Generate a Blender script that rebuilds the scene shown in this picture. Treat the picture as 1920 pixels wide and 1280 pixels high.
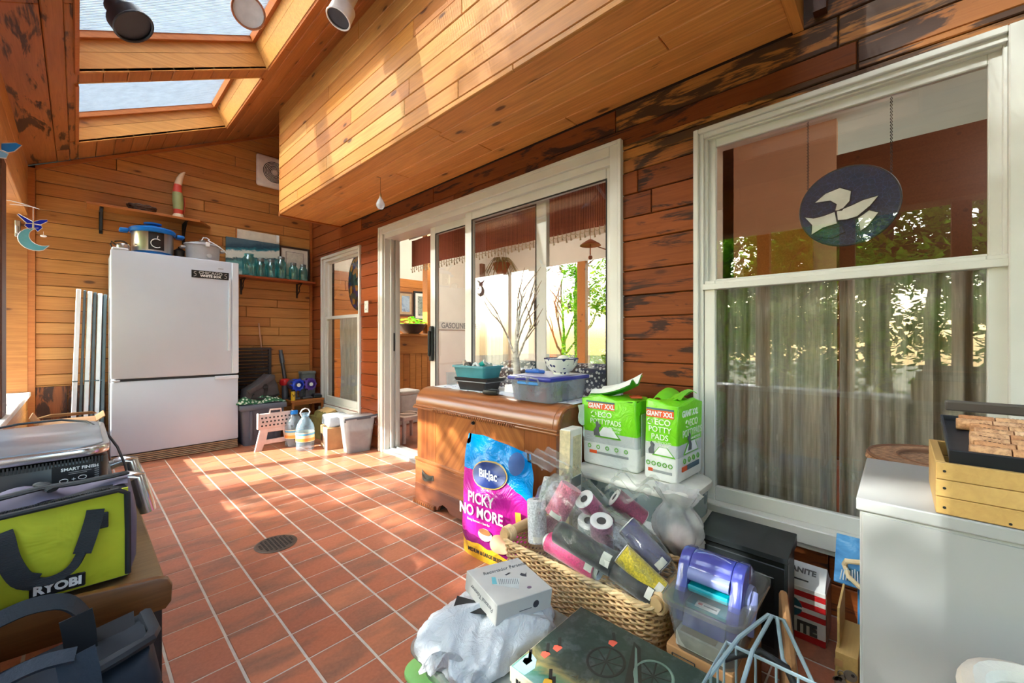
import bpy, bmesh, math, random
from mathutils import Vector, Matrix, Euler
random.seed(7)
PI = math.pi
SC = bpy.context.scene
COL = SC.collection
for o in list(bpy.data.objects):
    bpy.data.objects.remove(o, do_unlink=True)

# ---------------------------------------------------------------- camera, world, sun, exposure
cam = bpy.data.objects.new('camera', bpy.data.cameras.new('camera'))
COL.objects.link(cam)
cam.location = (0, 0, 1.04)
cam.rotation_euler = (PI / 2, 0, -math.radians(46.66))
cam.data.sensor_width = 36
cam.data.lens = 14.404
cam.data.shift_y = -4 / 1920
cam.data.clip_start = 0.02
SC.camera = cam
SC.view_settings.view_transform = 'Standard'
SC.view_settings.look = 'None'
SC.view_settings.gamma = 1
SC.view_settings.use_curve_mapping = False
SC.view_settings.exposure = 1.65
SC.view_settings.use_white_balance = True
SC.view_settings.white_balance_temperature = 5900
SC.view_settings.white_balance_tint = 3
SC.cycles.max_bounces = 14
SC.cycles.diffuse_bounces = 8
SC.cycles.glossy_bounces = 4
SC.cycles.transmission_bounces = 8
SC.cycles.transparent_max_bounces = 24
SC.cycles.sample_clamp_indirect = 6
SC.cycles.use_denoising = True
W = bpy.data.worlds.new('world')
SC.world = W
W.use_nodes = True
SUN_EL = math.radians(33.4)
SUN_AZ = math.radians(-16.7)          # travel direction of the light over the floor, from +X
sky = W.node_tree.nodes.new('ShaderNodeTexSky')
sky.sky_type = 'NISHITA'
sky.sun_disc = False
sky.sun_elevation = SUN_EL
sky.sun_rotation = math.radians(-73)
sky.air_density = 1.3
sky.dust_density = 2.5
sky.ozone_density = 1.0
W.node_tree.links.new(sky.outputs[0], W.node_tree.nodes['Background'].inputs[0])
W.node_tree.nodes['Background'].inputs[1].default_value = 0.6
sun = bpy.data.objects.new('sun', bpy.data.lights.new('sun', 'SUN'))
COL.objects.link(sun)
sun.data.energy = 8.0
sun.data.angle = math.radians(0.6)
sun.data.color = (1.0, 0.93, 0.82)
_sd = Vector((math.cos(SUN_EL) * math.cos(SUN_AZ), math.cos(SUN_EL) * math.sin(SUN_AZ), -math.sin(SUN_EL)))
sun.rotation_euler = _sd.to_track_quat('-Z', 'Y').to_euler()
sun.location = (-8, 8, 9)

# ---------------------------------------------------------------- materials
def lin(c):
    r = []
    for v in c[:3]:
        v = v / 255.0
        r.append(v / 12.92 if v <= 0.04045 else ((v + 0.055) / 1.055) ** 2.4)
    return (r[0], r[1], r[2], 1.0)

class NT:
    def __init__(self, name):
        self.m = bpy.data.materials.new(name)
        self.m.use_nodes = True
        self.t = self.m.node_tree
        self.b = self.t.nodes['Principled BSDF']
        self.out = self.t.nodes['Material Output']
    def n(self, typ, **kw):
        nd = self.t.nodes.new('ShaderNode' + typ)
        for k, v in kw.items():
            setattr(nd, k, v)
        return nd
    def l(self, a, b):
        self.t.links.new(a, b)
    def coords(self, kind='Object', scale=(1, 1, 1), rand=0.0):
        tc = self.n('TexCoord')
        mp = self.n('Mapping')
        mp.inputs['Scale'].default_value = scale
        self.l(tc.outputs[kind], mp.inputs['Vector'])
        if rand:
            oi = self.n('ObjectInfo')
            mu = self.n('Math', operation='MULTIPLY')
            mu.inputs[1].default_value = rand
            self.l(oi.outputs['Random'], mu.inputs[0])
            cb = self.n('CombineXYZ')
            self.l(mu.outputs[0], cb.inputs[0]); self.l(mu.outputs[0], cb.inputs[1]); self.l(mu.outputs[0], cb.inputs[2])
            self.l(cb.outputs[0], mp.inputs['Location'])
        return mp.outputs['Vector']
    def noise(self, vec, scale=5, detail=4, rough=0.55, dist=0.0):
        nz = self.n('TexNoise')
        nz.inputs['Scale'].default_value = scale
        nz.inputs['Detail'].default_value = detail
        nz.inputs['Roughness'].default_value = rough
        nz.inputs['Distortion'].default_value = dist
        self.l(vec, nz.inputs['Vector'])
        return nz.outputs['Fac']
    def ramp(self, fac, stops, interp='LINEAR'):
        r = self.n('ValToRGB')
        cr = r.color_ramp
        cr.interpolation = interp
        while len(cr.elements) > len(stops):
            cr.elements.remove(cr.elements[-1])
        while len(cr.elements) < len(stops):
            cr.elements.new(0.5)
        for e, (p, c) in zip(cr.elements, stops):
            e.position = p
            e.color = c if len(c) == 4 else (c[0], c[1], c[2], 1)
        self.l(fac, r.inputs['Fac'])
        return r.outputs['Color']
    def mix(self, fac, a, b, blend='MIX'):
        m = self.n('MixRGB', blend_type=blend)
        for i, v in ((0, fac), (1, a), (2, b)):
            if hasattr(v, 'links') or hasattr(v, 'is_linked'):
                self.l(v, m.inputs[i])
            else:
                m.inputs[i].default_value = v
        return m.outputs[0]
    def math(self, op, a, b=0.0, clamp=False):
        m = self.n('Math', operation=op, use_clamp=clamp)
        for i, v in ((0, a), (1, b)):
            if hasattr(v, 'is_linked'):
                self.l(v, m.inputs[i])
            else:
                m.inputs[i].default_value = v
        return m.outputs[0]
    def bump(self, fac, strength=0.2, dist=0.01):
        bp = self.n('Bump')
        bp.inputs['Strength'].default_value = strength
        bp.inputs['Distance'].default_value = dist
        self.l(fac, bp.inputs['Height'])
        self.l(bp.outputs['Normal'], self.b.inputs['Normal'])

_pm = {}
def pm(name, c, rough=0.5, metal=0.0, var=0.08, scale=14.0, bump=0.0, bscale=60.0, spec=0.5, coat=0.0, stretch=(1, 1, 1), alpha=1.0):
    """plain surface with a little procedural mottling"""
    if name in _pm:
        return _pm[name]
    k = NT(name)
    v = k.coords('Object', stretch, 37.0)
    f = k.noise(v, scale, 3)
    a = lin(c)
    lo = tuple(x * (1 - var * 1.6) for x in a[:3]) + (1,)
    hi = tuple(min(1, x * (1 + var)) for x in a[:3]) + (1,)
    k.l(k.ramp(f, [(0.3, lo), (0.7, hi)]), k.b.inputs['Base Color'])
    k.b.inputs['Roughness'].default_value = rough
    k.b.inputs['Metallic'].default_value = metal
    k.b.inputs['Specular IOR Level'].default_value = spec
    k.b.inputs['Coat Weight'].default_value = coat
    if alpha < 1:
        k.b.inputs['Alpha'].default_value = alpha
    if bump:
        k.bump(k.noise(v, bscale, 3), bump, 0.004)
    _pm[name] = k.m
    return k.m

def wood(name, tones, rough=0.45, grain=(1.2, 26, 26), knots=True, streak=0.5, coat=0.0, spec=0.4, stain_seed=0.0):
    """boards: grain along local X, tone per board, knots, burnt stain driven by obj['stain'] (0..1)"""
    if name in _pm:
        return _pm[name]
    k = NT(name)
    v = k.coords('Object', (1, 1, 1), 61.0)
    vg = k.n('Mapping'); vg.inputs['Scale'].default_value = grain
    k.l(v, vg.inputs['Vector'])
    g = k.noise(vg.outputs[0], 3.0, 6, 0.6, 0.6)
    oi = k.n('ObjectInfo')
    n = len(tones)
    base = k.ramp(oi.outputs['Random'], [((i + 0.5) / n, lin((t[0] * 0.95, t[1] * 0.935, t[2] * 0.75))) for i, t in enumerate(tones)])
    dark = k.mix(1.0, base, (0.50, 0.40, 0.33, 1), 'MULTIPLY')
    gr = k.ramp(g, [(0.36, (0, 0, 0, 1)), (0.66, (1, 1, 1, 1))])
    gm = k.math('MULTIPLY', k.math('SUBTRACT', 1.0, gr), streak)
    col = k.mix(gm, base, dark)
    blot = k.noise(v, 2.3, 3)
    col = k.mix(k.math('MULTIPLY', k.ramp(blot, [(0.4, (0, 0, 0, 1)), (0.75, (1, 1, 1, 1))]), 0.28), col, k.mix(1.0, base, (1.25, 1.12, 0.95, 1), 'MULTIPLY'))
    if knots:
        vk = k.n('Mapping'); vk.inputs['Scale'].default_value = (2.6, 7.0, 7.0)
        k.l(v, vk.inputs['Vector'])
        vo = k.n('TexVoronoi'); vo.inputs['Scale'].default_value = 1.0
        k.l(vk.outputs[0], vo.inputs['Vector'])
        kn = k.ramp(vo.outputs['Distance'], [(0.07, (1, 1, 1, 1)), (0.115, (0, 0, 0, 1))])
        col = k.mix(k.math('MULTIPLY', kn, 0.85), col, lin((62, 30, 16)))
        halo = k.ramp(vo.outputs['Distance'], [(0.08, (1, 1, 1, 1)), (0.26, (0, 0, 0, 1))])
        col = k.mix(k.math('MULTIPLY', halo, 0.22), col, lin((104, 56, 28)))
    at = k.n('Attribute', attribute_type='OBJECT', attribute_name='stain')
    vs = k.n('Mapping'); vs.inputs['Scale'].default_value = (2.2, 9.0, 9.0)
    vs.inputs['Location'].default_value = (stain_seed, 0, 0)
    k.l(v, vs.inputs['Vector'])
    sn = k.noise(vs.outputs[0], 1.0, 6, 0.62, 1.1)
    vj = k.n('Mapping'); vj.inputs['Scale'].default_value = (3.5, 60, 60)
    k.l(v, vj.inputs['Vector'])
    jag = k.noise(vj.outputs[0], 2.0, 2)
    sj = k.math('ADD', sn, k.math('MULTIPLY', k.math('SUBTRACT', jag, 0.5), 0.22))
    th = k.math('SUBTRACT', 0.86, k.math('MULTIPLY', at.outputs['Fac'], 0.42))
    d = k.math('SUBTRACT', sj, th)
    msk = k.math('MULTIPLY', d, 14.0, True)
    msk = k.math('MULTIPLY', msk, k.math('MULTIPLY', at.outputs['Fac'], 8.0, True))
    col = k.mix(k.math('MULTIPLY', msk, 0.86), col, lin((34, 24, 22)))
    k.l(col, k.b.inputs['Base Color'])
    k.b.inputs['Roughness'].default_value = rough
    k.b.inputs['Specular IOR Level'].default_value = spec
    k.b.inputs['Coat Weight'].default_value = coat
    k.bump(g, 0.12, 0.003)
    _pm[name] = k.m
    return k.m

def glass(name='window_glass', ior=1.5, tint=(1, 1, 1), rough=0.0, amount=1.0):
    """thin clear pane: transparent + reflection by Fresnel"""
    if name in _pm:
        return _pm[name]
    k = NT(name)
    tr = k.n('BsdfTransparent'); tr.inputs[0].default_value = tint + (1,)
    gl = k.n('BsdfGlossy'); gl.inputs['Roughness'].default_value = rough
    fr = k.n('Fresnel'); fr.inputs['IOR'].default_value = ior
    mx = k.n('MixShader')
    ge = k.n('NewGeometry')
    ff = k.math('MULTIPLY', fr.outputs[0], k.math('SUBTRACT', 1.0, ge.outputs['Backfacing']))
    k.l(k.math('MULTIPLY', ff, amount, True), mx.inputs[0])
    k.l(tr.outputs[0], mx.inputs[1]); k.l(gl.outputs[0], mx.inputs[2])
    k.l(mx.outputs[0], k.out.inputs['Surface'])
    _pm[name] = k.m
    return k.m

def film(name, c, opac=0.25, rough=0.15, var=0.4, scale=8, ior=1.5, spots=None):
    """translucent plastic: part transparent, part diffuse/translucent, glossy on top"""
    if name in _pm:
        return _pm[name]
    k = NT(name)
    v = k.coords('Object', (1, 1, 1), 11.0)
    f = k.noise(v, scale, 4, 0.6, 0.8)
    col = lin(c)
    tr = k.n('BsdfTransparent')
    tr.inputs[0].default_value = tuple(0.5 + 0.5 * x for x in col[:3]) + (1,)
    df = k.n('BsdfDiffuse'); df.inputs[0].default_value = col
    tl = k.n('BsdfTranslucent'); tl.inputs[0].default_value = col
    if spots:
        vo = k.n('TexVoronoi'); vo.inputs['Scale'].default_value = spots[0]
        k.l(v, vo.inputs['Vector'])
        sc = k.ramp(vo.outputs['Distance'], [(0.30, lin(spots[1])), (0.33, col)])
        k.l(sc, df.inputs[0]); k.l(sc, tl.inputs[0])
    m0 = k.n('MixShader'); m0.inputs[0].default_value = 0.5
    k.l(df.outputs[0], m0.inputs[1]); k.l(tl.outputs[0], m0.inputs[2])
    m1 = k.n('MixShader')
    o = k.math('ADD', k.math('MULTIPLY', k.math('SUBTRACT', f, 0.5), var), opac, True)
    k.l(o, m1.inputs[0]); k.l(tr.outputs[0], m1.inputs[1]); k.l(m0.outputs[0], m1.inputs[2])
    gl = k.n('BsdfGlossy'); gl.inputs['Roughness'].default_value = rough
    fr = k.n('Fresnel'); fr.inputs['IOR'].default_value = ior
    bp = k.n('Bump'); bp.inputs['Strength'].default_value = 0.25; bp.inputs['Distance'].default_value = 0.01
    k.l(f, bp.inputs['Height']); k.l(bp.outputs[0], gl.inputs['Normal']); k.l(bp.outputs[0], fr.inputs['Normal'])
    ge = k.n('NewGeometry')
    m2 = k.n('MixShader')
    k.l(k.math('MULTIPLY', fr.outputs[0], k.math('SUBTRACT', 1.0, ge.outputs['Backfacing'])), m2.inputs[0])
    k.l(m1.outputs[0], m2.inputs[1]); k.l(gl.outputs[0], m2.inputs[2])
    k.l(m2.outputs[0], k.out.inputs['Surface'])
    _pm[name] = k.m
    return k.m

# ---------------------------------------------------------------- mesh helpers
class MB:
    """collects shapes, builds one mesh object"""
    def __init__(self):
        self.bm = bmesh.new()
    def _tf(self, vs, rot=None, loc=None, piv=None):
        if rot is not None:
            R = Euler(rot).to_matrix() if not isinstance(rot, Matrix) else rot
            p = Vector(piv) if piv is not None else Vector((0, 0, 0))
            for v in vs:
                v.co = R @ (v.co - p) + p
        if loc is not None:
            L = Vector(loc)
            for v in vs:
                v.co = v.co + L
    def box(self, lo, hi, bev=0.0, rot=None, piv=None, seg=1):
        r = bmesh.ops.create_cube(self.bm, size=1.0)
        vs = r['verts']
        lo = Vector(lo); hi = Vector(hi)
        c = (lo + hi) / 2; d = hi - lo
        for v in vs:
            v.co = Vector((v.co.x * d.x, v.co.y * d.y, v.co.z * d.z)) + c
        if bev > 0:
            es = list({e for v in vs for e in v.link_edges})
            bev = min(bev, 0.49 * min(abs(d.x), abs(d.y), abs(d.z)))
            r2 = bmesh.ops.bevel(self.bm, geom=es, offset=bev, segments=seg, affect='EDGES', profile=0.5)
            vs = list({v for f in r2['faces'] for v in f.verts} | {v for v in vs if v.is_valid})
        if rot is not None:
            self._tf(vs, rot, None, piv if piv is not None else c)
        return self
    def prism(self, pts, a, b, axis='z', bev=0.0):
        """outline in the two other axes, extruded from a to b along axis"""
        def P(p, h):
            if axis == 'z': return (p[0], p[1], h)
            if axis == 'y': return (p[0], h, p[1])
            return (h, p[0], p[1])
        lo = [self.bm.verts.new(P(p, a)) for p in pts]
        hi = [self.bm.verts.new(P(p, b)) for p in pts]
        n = len(pts)
        fs = [self.bm.faces.new(lo), self.bm.faces.new(hi[::-1])]
        for i in range(n):
            fs.append(self.bm.faces.new((lo[i], hi[i], hi[(i + 1) % n], lo[(i + 1) % n])))
        bmesh.ops.recalc_face_normals(self.bm, faces=fs)
        if bev > 0:
            es = list({e for f in fs[:2] for e in f.edges})
            bmesh.ops.bevel(self.bm, geom=es, offset=bev, segments=2, affect='EDGES', profile=0.5)
        return self
    def cyl(self, p0, p1, r0, r1=None, n=16, caps=True):
        return self.tube([p0, p1], [r0, r0 if r1 is None else r1], n, caps)
    def tube(self, pts, r, n=8, caps=True, closed=False, flat=None):
        pts = [Vector(p) for p in pts]
        if not isinstance(r, (list, tuple)):
            r = [r] * len(pts)
        rings = []
        up = None
        m = len(pts)
        for i, p in enumerate(pts):
            if closed:
                t = (pts[(i + 1) % m] - pts[i - 1])
            else:
                t = (pts[min(i + 1, m - 1)] - pts[max(i - 1, 0)])
            t.normalize()
            if up is None:
                up = Vector((0, 0, 1)) if abs(t.z) < 0.9 else Vector((1, 0, 0))
            s = t.cross(up)
            if s.length < 1e-5:
                s = t.cross(Vector((0, 1, 0.01)))
            s.normalize()
            up = s.cross(t); up.normalize()
            k = flat if flat is not None else 1.0
            rings.append([self.bm.verts.new(p + (s * math.cos(2 * PI * j / n) + up * math.sin(2 * PI * j / n) * k) * r[i]) for j in range(n)])
        fs = []
        for i in range(m if closed else m - 1):
            A = rings[i]; B = rings[(i + 1) % m]
            for j in range(n):
                fs.append(self.bm.faces.new((A[j], A[(j + 1) % n], B[(j + 1) % n], B[j])))
        if caps and not closed:
            fs.append(self.bm.faces.new(rings[0][::-1])); fs.append(self.bm.faces.new(rings[-1]))
        bmesh.ops.recalc_face_normals(self.bm, faces=fs)
        return self
    def ribbon(self, pts, w, t, side=(0, 1, 0)):
        """flat strap: width w along side, thickness t"""
        pts = [Vector(p) for p in pts]
        if len(pts) > 2:                 # Catmull-Rom smoothing
            q = []
            for i in range(len(pts) - 1):
                a, b, c, d = pts[max(i - 1, 0)], pts[i], pts[i + 1], pts[min(i + 2, len(pts) - 1)]
                for s_ in range(4):
                    f = s_ / 4.0
                    q.append(0.5 * ((2 * b) + (c - a) * f + (2 * a - 5 * b + 4 * c - d) * f * f + (3 * b - a - 3 * c + d) * f ** 3))
            pts = q + [pts[-1]]
        S = Vector(side).normalized()
        m = len(pts); R = []
        for i, p in enumerate(pts):
            tg = (pts[min(i + 1, m - 1)] - pts[max(i - 1, 0)]).normalized()
            s = (S - tg * S.dot(tg)).normalized()
            nn = tg.cross(s).normalized()
            R.append([self.bm.verts.new(p + s * a * w / 2 + nn * b * t / 2) for a, b in ((-1, -1), (1, -1), (1, 1), (-1, 1))])
        fs = []
        for i in range(m - 1):
            for j in range(4):
                fs.append(self.bm.faces.new((R[i][j], R[i][(j + 1) % 4], R[i + 1][(j + 1) % 4], R[i + 1][j])))
        fs.append(self.bm.faces.new(R[0][::-1])); fs.append(self.bm.faces.new(R[-1]))
        bmesh.ops.recalc_face_normals(self.bm, faces=fs)
        return self
    def lathe(self, prof, n=24, c=(0, 0, 0), sx=1.0, sy=1.0, closed=False):
        """profile (r, z) about z through c; ends closed when r==0"""
        rings = []
        for r, z in prof:
            if r < 1e-6:
                rings.append([self.bm.verts.new((c[0], c[1], c[2] + z))])
            else:
                rings.append([self.bm.verts.new((c[0] + sx * r * math.cos(2 * PI * j / n), c[1] + sy * r * math.sin(2 * PI * j / n), c[2] + z)) for j in range(n)])
        fs = []
        for i in range(len(rings) - 1 + (1 if closed else 0)):
            A = rings[i]; B = rings[(i + 1) % len(rings)]
            for j in range(n):
                a = A[j % len(A)]; a2 = A[(j + 1) % len(A)]; b = B[j % len(B)]; b2 = B[(j + 1) % len(B)]
                vs = []
                for v in (a, a2, b2, b):
                    if v not in vs:
                        vs.append(v)
                if len(vs) >= 3:
                    fs.append(self.bm.faces.new(vs))
        bmesh.ops.recalc_face_normals(self.bm, faces=fs)
        return self
    def ball(self, c, r, n=12, s=(1, 1, 1)):
        k = bmesh.ops.create_uvsphere(self.bm, u_segments=n, v_segments=max(6, n * 2 // 3), radius=r)
        for v in k['verts']:
            v.co = Vector((v.co.x * s[0] + c[0], v.co.y * s[1] + c[1], v.co.z * s[2] + c[2]))
        return self
    def grid(self, fn, nu, nv, thick=0.0):
        """surface fn(u,v)->xyz over the unit square"""
        V = [[self.bm.verts.new(fn(i / nu, j / nv)) for j in range(nv + 1)] for i in range(nu + 1)]
        fs = []
        for i in range(nu):
            for j in range(nv):
                fs.append(self.bm.faces.new((V[i][j], V[i + 1][j], V[i + 1][j + 1], V[i][j + 1])))
        if thick:
            bmesh.ops.recalc_face_normals(self.bm, faces=fs)
            bmesh.ops.solidify(self.bm, geom=fs, thickness=thick)
        return self
    def poly(self, pts):
        self.bm.faces.new([self.bm.verts.new(p) for p in pts])
        return self
    def build(self, name, mat, parent=None, smooth=False, loc=None, rot=None, label=None, kind=None, angle=40):
        me = bpy.data.meshes.new(name)
        self.bm.to_mesh(me)
        self.bm.free()
        if isinstance(mat, (list, tuple)):
            for m in mat: me.materials.append(m)
        elif mat is not None:
            me.materials.append(mat)
        if smooth:
            for p in me.polygons: p.use_smooth = True
            try:
                me.set_sharp_from_angle(angle=math.radians(angle))
            except Exception:
                pass
        o = bpy.data.objects.new(name, me)
        COL.objects.link(o)
        if parent is not None: o.parent = parent
        if loc is not None: o.location = loc
        if rot is not None: o.rotation_euler = rot
        if label: o['label'] = label
        if kind: o['kind'] = kind
        return o

def thing(name, label, cat, loc=(0, 0, 0), rz=0.0, group=None):
    o = bpy.data.objects.new(name, None)
    o.empty_display_size = 0.05
    COL.objects.link(o)
    o.location = loc
    o.rotation_euler = (0, 0, rz)
    o['label'] = label; o['category'] = cat
    if group: o['group'] = group
    return o

def tag(o, label, cat, group=None):
    o['label'] = label; o['category'] = cat
    if group: o['group'] = group
    return o

def struct(name, loc=(0, 0, 0), label=None):
    o = bpy.data.objects.new(name, None)
    COL.objects.link(o)
    o.location = loc
    o['kind'] = 'structure'
    if label: o['label'] = label
    return o

def dup(root, loc, rz=0.0, label=None):
    r = root.copy(); COL.objects.link(r); r.location = loc; r.rotation_euler = (0, 0, rz)
    if label: r['label'] = label
    for ch in [c for c in root.children]:
        c = ch.copy(); COL.objects.link(c); c.parent = r
        for g in [x for x in ch.children]:
            d = g.copy(); COL.objects.link(d); d.parent = c
    return r

def text(body, size, mat, parent, loc, rot, name='lettering', ext=0.0006, align='CENTER', sx=1.0, bold=0.0, shear=0.0, spacing=1.0, label=None):
    cu = bpy.data.curves.new(name, 'FONT')
    cu.body = body
    cu.size = size
    cu.extrude = ext
    cu.align_x = align
    cu.align_y = 'CENTER'
    cu.offset = bold
    cu.shear = shear
    cu.space_character = spacing
    cu.resolution_u = 3
    cu.materials.append(mat)
    tmp = bpy.data.objects.new(name, cu)
    me = bpy.data.meshes.new_from_object(tmp)
    bpy.data.objects.remove(tmp)
    if not me.materials: me.materials.append(mat)
    o = bpy.data.objects.new(name, me)
    COL.objects.link(o)
    o.parent = parent
    o.location = loc
    if isinstance(rot, Matrix):
        o.rotation_euler = rot.to_euler()
    else:
        o.rotation_euler = rot
    o.scale = (sx, 1, 1)
    if label: o['label'] = label
    return o
FACE_NY = (PI / 2, 0, 0)              # text readable from -Y
FACE_NX = (PI / 2, 0, -PI / 2)        # text readable from -X
# ================================================================ SETTING
HX = 1.947                            # face of the house wall
EY = 5.168                            # face of the end wall
LX = -0.28                            # inner face of the left wall
def ceil_z(x): return 2.6 + 0.5 * x
M_END = wood('boards_end', [(196, 136, 86), (184, 122, 74), (206, 150, 100), (176, 112, 66), (200, 144, 92)], rough=0.42)
M_CEIL = wood('boards_ceiling', [(170, 106, 66), (184, 120, 76), (160, 98, 60), (178, 112, 70)], rough=0.45)
M_SOF = wood('boards_soffit', [(206, 150, 92), (196, 132, 78), (214, 164, 108), (186, 118, 70), (204, 140, 74)], rough=0.5)
M_UND = wood('boards_under', [(232, 158, 98), (240, 172, 110), (224, 150, 90), (236, 164, 102)], rough=0.45)
M_HOUSE = wood('boards_house', [(128, 66, 30), (146, 78, 36), (116, 58, 26), (136, 72, 32)], rough=0.6, spec=0.2, stain_seed=3.7)
M_RED = wood('boards_shellac', [(140, 70, 38), (130, 62, 32), (150, 78, 44)], rough=0.3, stain_seed=9.1)
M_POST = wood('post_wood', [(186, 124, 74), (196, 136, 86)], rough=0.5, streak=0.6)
M_PLY = wood('plywood_panel', [(150, 84, 42), (142, 78, 38)], rough=0.45, streak=0.6, stain_seed=2.2)
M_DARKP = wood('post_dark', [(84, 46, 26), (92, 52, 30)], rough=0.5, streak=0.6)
M_TRIMW = wood('wood_trim', [(176, 104, 58), (186, 114, 66)], rough=0.45, knots=False)
M_WHITE = pm('white_trim_paint', (206, 202, 192), 0.4, var=0.03, scale=6)
M_BEIGE = pm('beige_vinyl', (186, 178, 156), 0.4, var=0.03, scale=6)
M_BLACKGAP = pm('black_gasket', (26, 22, 20), 0.7)
M_SHEATH = pm('dark_sheathing', (58, 34, 20), 0.8)
M_GLASS = glass('window_glass', 2.15)

def plank_mesh(pts, t, ch=0.004):
    cx = sum(p[0] for p in pts) / len(pts); cy = sum(p[1] for p in pts) / len(pts)
    bm = bmesh.new()
    def ring(z, ins):
        return [bm.verts.new((p[0] + (ins if p[0] < cx else -ins), p[1] + (ins if p[1] < cy else -ins), z)) for p in pts]
    A = ring(0, 0); B = ring(t - ch, 0); C = ring(t, ch * 0.8)
    n = len(pts)
    for X, Y in ((A, B), (B, C)):
        for i in range(n):
            bm.faces.new((X[i], X[(i + 1) % n], Y[(i + 1) % n], Y[i]))
    bm.faces.new(C)
    bmesh.ops.recalc_face_normals(bm, faces=bm.faces[:])
    me = bpy.data.meshes.new('plank')
    bm.to_mesh(me); bm.free()
    return me

def board(parent, mat, o, ld, wd, pts, t, stain=0.0, name='plank'):
    """one board of a plane: origin o, length dir ld, width dir wd, outline in (l, w)"""
    ld = Vector(ld); wd = Vector(wd); nd = ld.cross(wd)
    cx = sum(p[0] for p in pts) / len(pts); cy = sum(p[1] for p in pts) / len(pts)
    me = plank_mesh([(p[0] - cx, p[1] - cy) for p in pts], t)
    me.materials.append(mat)
    ob = bpy.data.objects.new(name, me)
    COL.objects.link(ob)
    ob.parent = parent
    p = Vector(o) + ld * cx + wd * cy - parent.location
    M = Matrix((ld, wd, nd)).transposed().to_4x4(); M.translation = p
    ob.matrix_local = M
    ob['stain'] = float(stain)
    return ob

def subtract(iv, cuts):
    out = [iv]
    for a, b in cuts:
        nx = []
        for s, e in out:
            if b <= s or a >= e: nx.append((s, e)); continue
            if a > s: nx.append((s, a))
            if b < e: nx.append((b, e))
        out = nx
    return [x for x in out if x[1] - x[0] > 0.012]

def boarding(parent, mat, o, ld, wd, L, Wd, rows, openings=(), joints=(1.4, 2.6), t=0.018, lo_fn=None, hi_fn=None, stain=None, gap=0.0035, matfn=None):
    """rows: list of width boundaries; boards with staggered joints, cut round openings"""
    for r in range(len(rows) - 1):
        w0, w1 = rows[r] + gap / 2, rows[r + 1] - gap / 2
        js = []
        x = L[0] + random.uniform(0.3, joints[1])
        while x < L[1] - 0.25:
            js.append(x); x += random.uniform(*joints)
        tt = t + random.uniform(-0.002, 0.002)
        brk = sorted({w0, w1} | {w for op in openings for w in op[2:4] if w0 + 0.01 < w < w1 - 0.01})
        for a, b in zip(brk[:-1], brk[1:]):
            cuts = [(op[0], op[1]) for op in openings if op[2] < b - 0.005 and op[3] > a + 0.005]
            for s, e in subtract(L, cuts):
                cs = [s] + [j for j in js if s + 0.08 < j < e - 0.08] + [e]
                for p, q in zip(cs[:-1], cs[1:]):
                    p2 = p + (gap / 2 if p != s else 0); q2 = q - (gap / 2 if q != e else 0)
                    pa = pb = p2; qa = qb = q2
                    if lo_fn:
                        pa = max(p2, lo_fn(a)); pb = max(p2, lo_fn(b))
                    if hi_fn:
                        qa = min(q2, hi_fn(a)); qb = min(q2, hi_fn(b))
                    if pa >= qa - 0.01: continue
                    pts = [(pa, a), (qa, a), (qb, b), (pb, b)] if qb - pb > 0.012 else [(pa, a), (qa, a), (qa - 0.005, b if qb >= pb else a + (b - a) * 0.8)]
                    st = stain((p + q) / 2, (a + b) / 2) if callable(stain) else (stain or 0.0)
                    board(parent, matfn((p + q) / 2, (a + b) / 2) if matfn else mat, o, ld, wd, pts, tt, st)

def rows_of(lo, hi, a, b):
    out = [lo]
    while out[-1] < hi - b * 0.7:
        out.append(out[-1] + random.uniform(a, b))
    out[-1] = hi
    return out

# ---------------------------------------------------------------- floor: quarry tiles in pale grout
def tile_mat():
    k = NT('quarry_tile')
    v = k.coords('Object', (1, 1, 1), 47.0)
    oi = k.n('ObjectInfo')
    base = k.ramp(oi.outputs['Random'], [(0.0, lin((164, 96, 68))), (0.3, lin((176, 106, 74))), (0.55, lin((152, 90, 66))), (0.8, lin((182, 114, 80))), (1.0, lin((158, 96, 70)))])
    vm = k.n('Mapping'); vm.inputs['Scale'].default_value = (4.0, 11.0, 6.0)
    k.l(v, vm.inputs['Vector'])
    f = k.noise(vm.outputs[0], 1.0, 3, 0.5, 0.4)
    col = k.mix(k.math('MULTIPLY', k.ramp(f, [(0.46, (0, 0, 0, 1)), (0.68, (1, 1, 1, 1))]), 0.72), base, lin((106, 84, 70)))
    f2 = k.noise(v, 90, 2)
    col = k.mix(0.12, col, k.ramp(f2, [(0.3, lin((90, 50, 36))), (0.7, lin((210, 140, 110)))]))
    k.l(col, k.b.inputs['Base Color'])
    k.b.inputs['Roughness'].default_value = 0.34
    k.b.inputs['Specular IOR Level'].default_value = 0.45
    k.bump(k.noise(v, 9, 1), 0.06, 0.003)
    return k.m
M_TILE = tile_mat()
M_GROUT = pm('grout', (188, 178, 164), 0.85, var=0.08, scale=30)
floor = struct('floor')
FZ = 0.0
MB().box((-0.75, -2.2, -0.06), (2.05, 5.3, -0.0016)).build('grout_bed', M_GROUT, floor)
TSX, TSY = 0.1595, 0.1580
TX0, TY0 = 0.1965, 1.8746             # a joint crossing
gx, gy = 0.0036, 0.0024               # wide joints run along the room, thin ones across
tmesh = {}
bm_rest = MB()
cells = []
for i in range(-4, 13):
    for j in range(-28, 22):
        x0 = TX0 + i * TSX + gx; x1 = TX0 + (i + 1) * TSX - gx
        y0 = TY0 + j * TSY + gy; y1 = TY0 + (j + 1) * TSY - gy
        x0c = max(x0, LX); x1c = min(x1, HX)
        if y1 > EY: y1 = EY
        if x1c - x0c < 0.02 or y1 - y0 < 0.02: continue
        cells.append((x0c, x1c, y0, y1))
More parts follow.
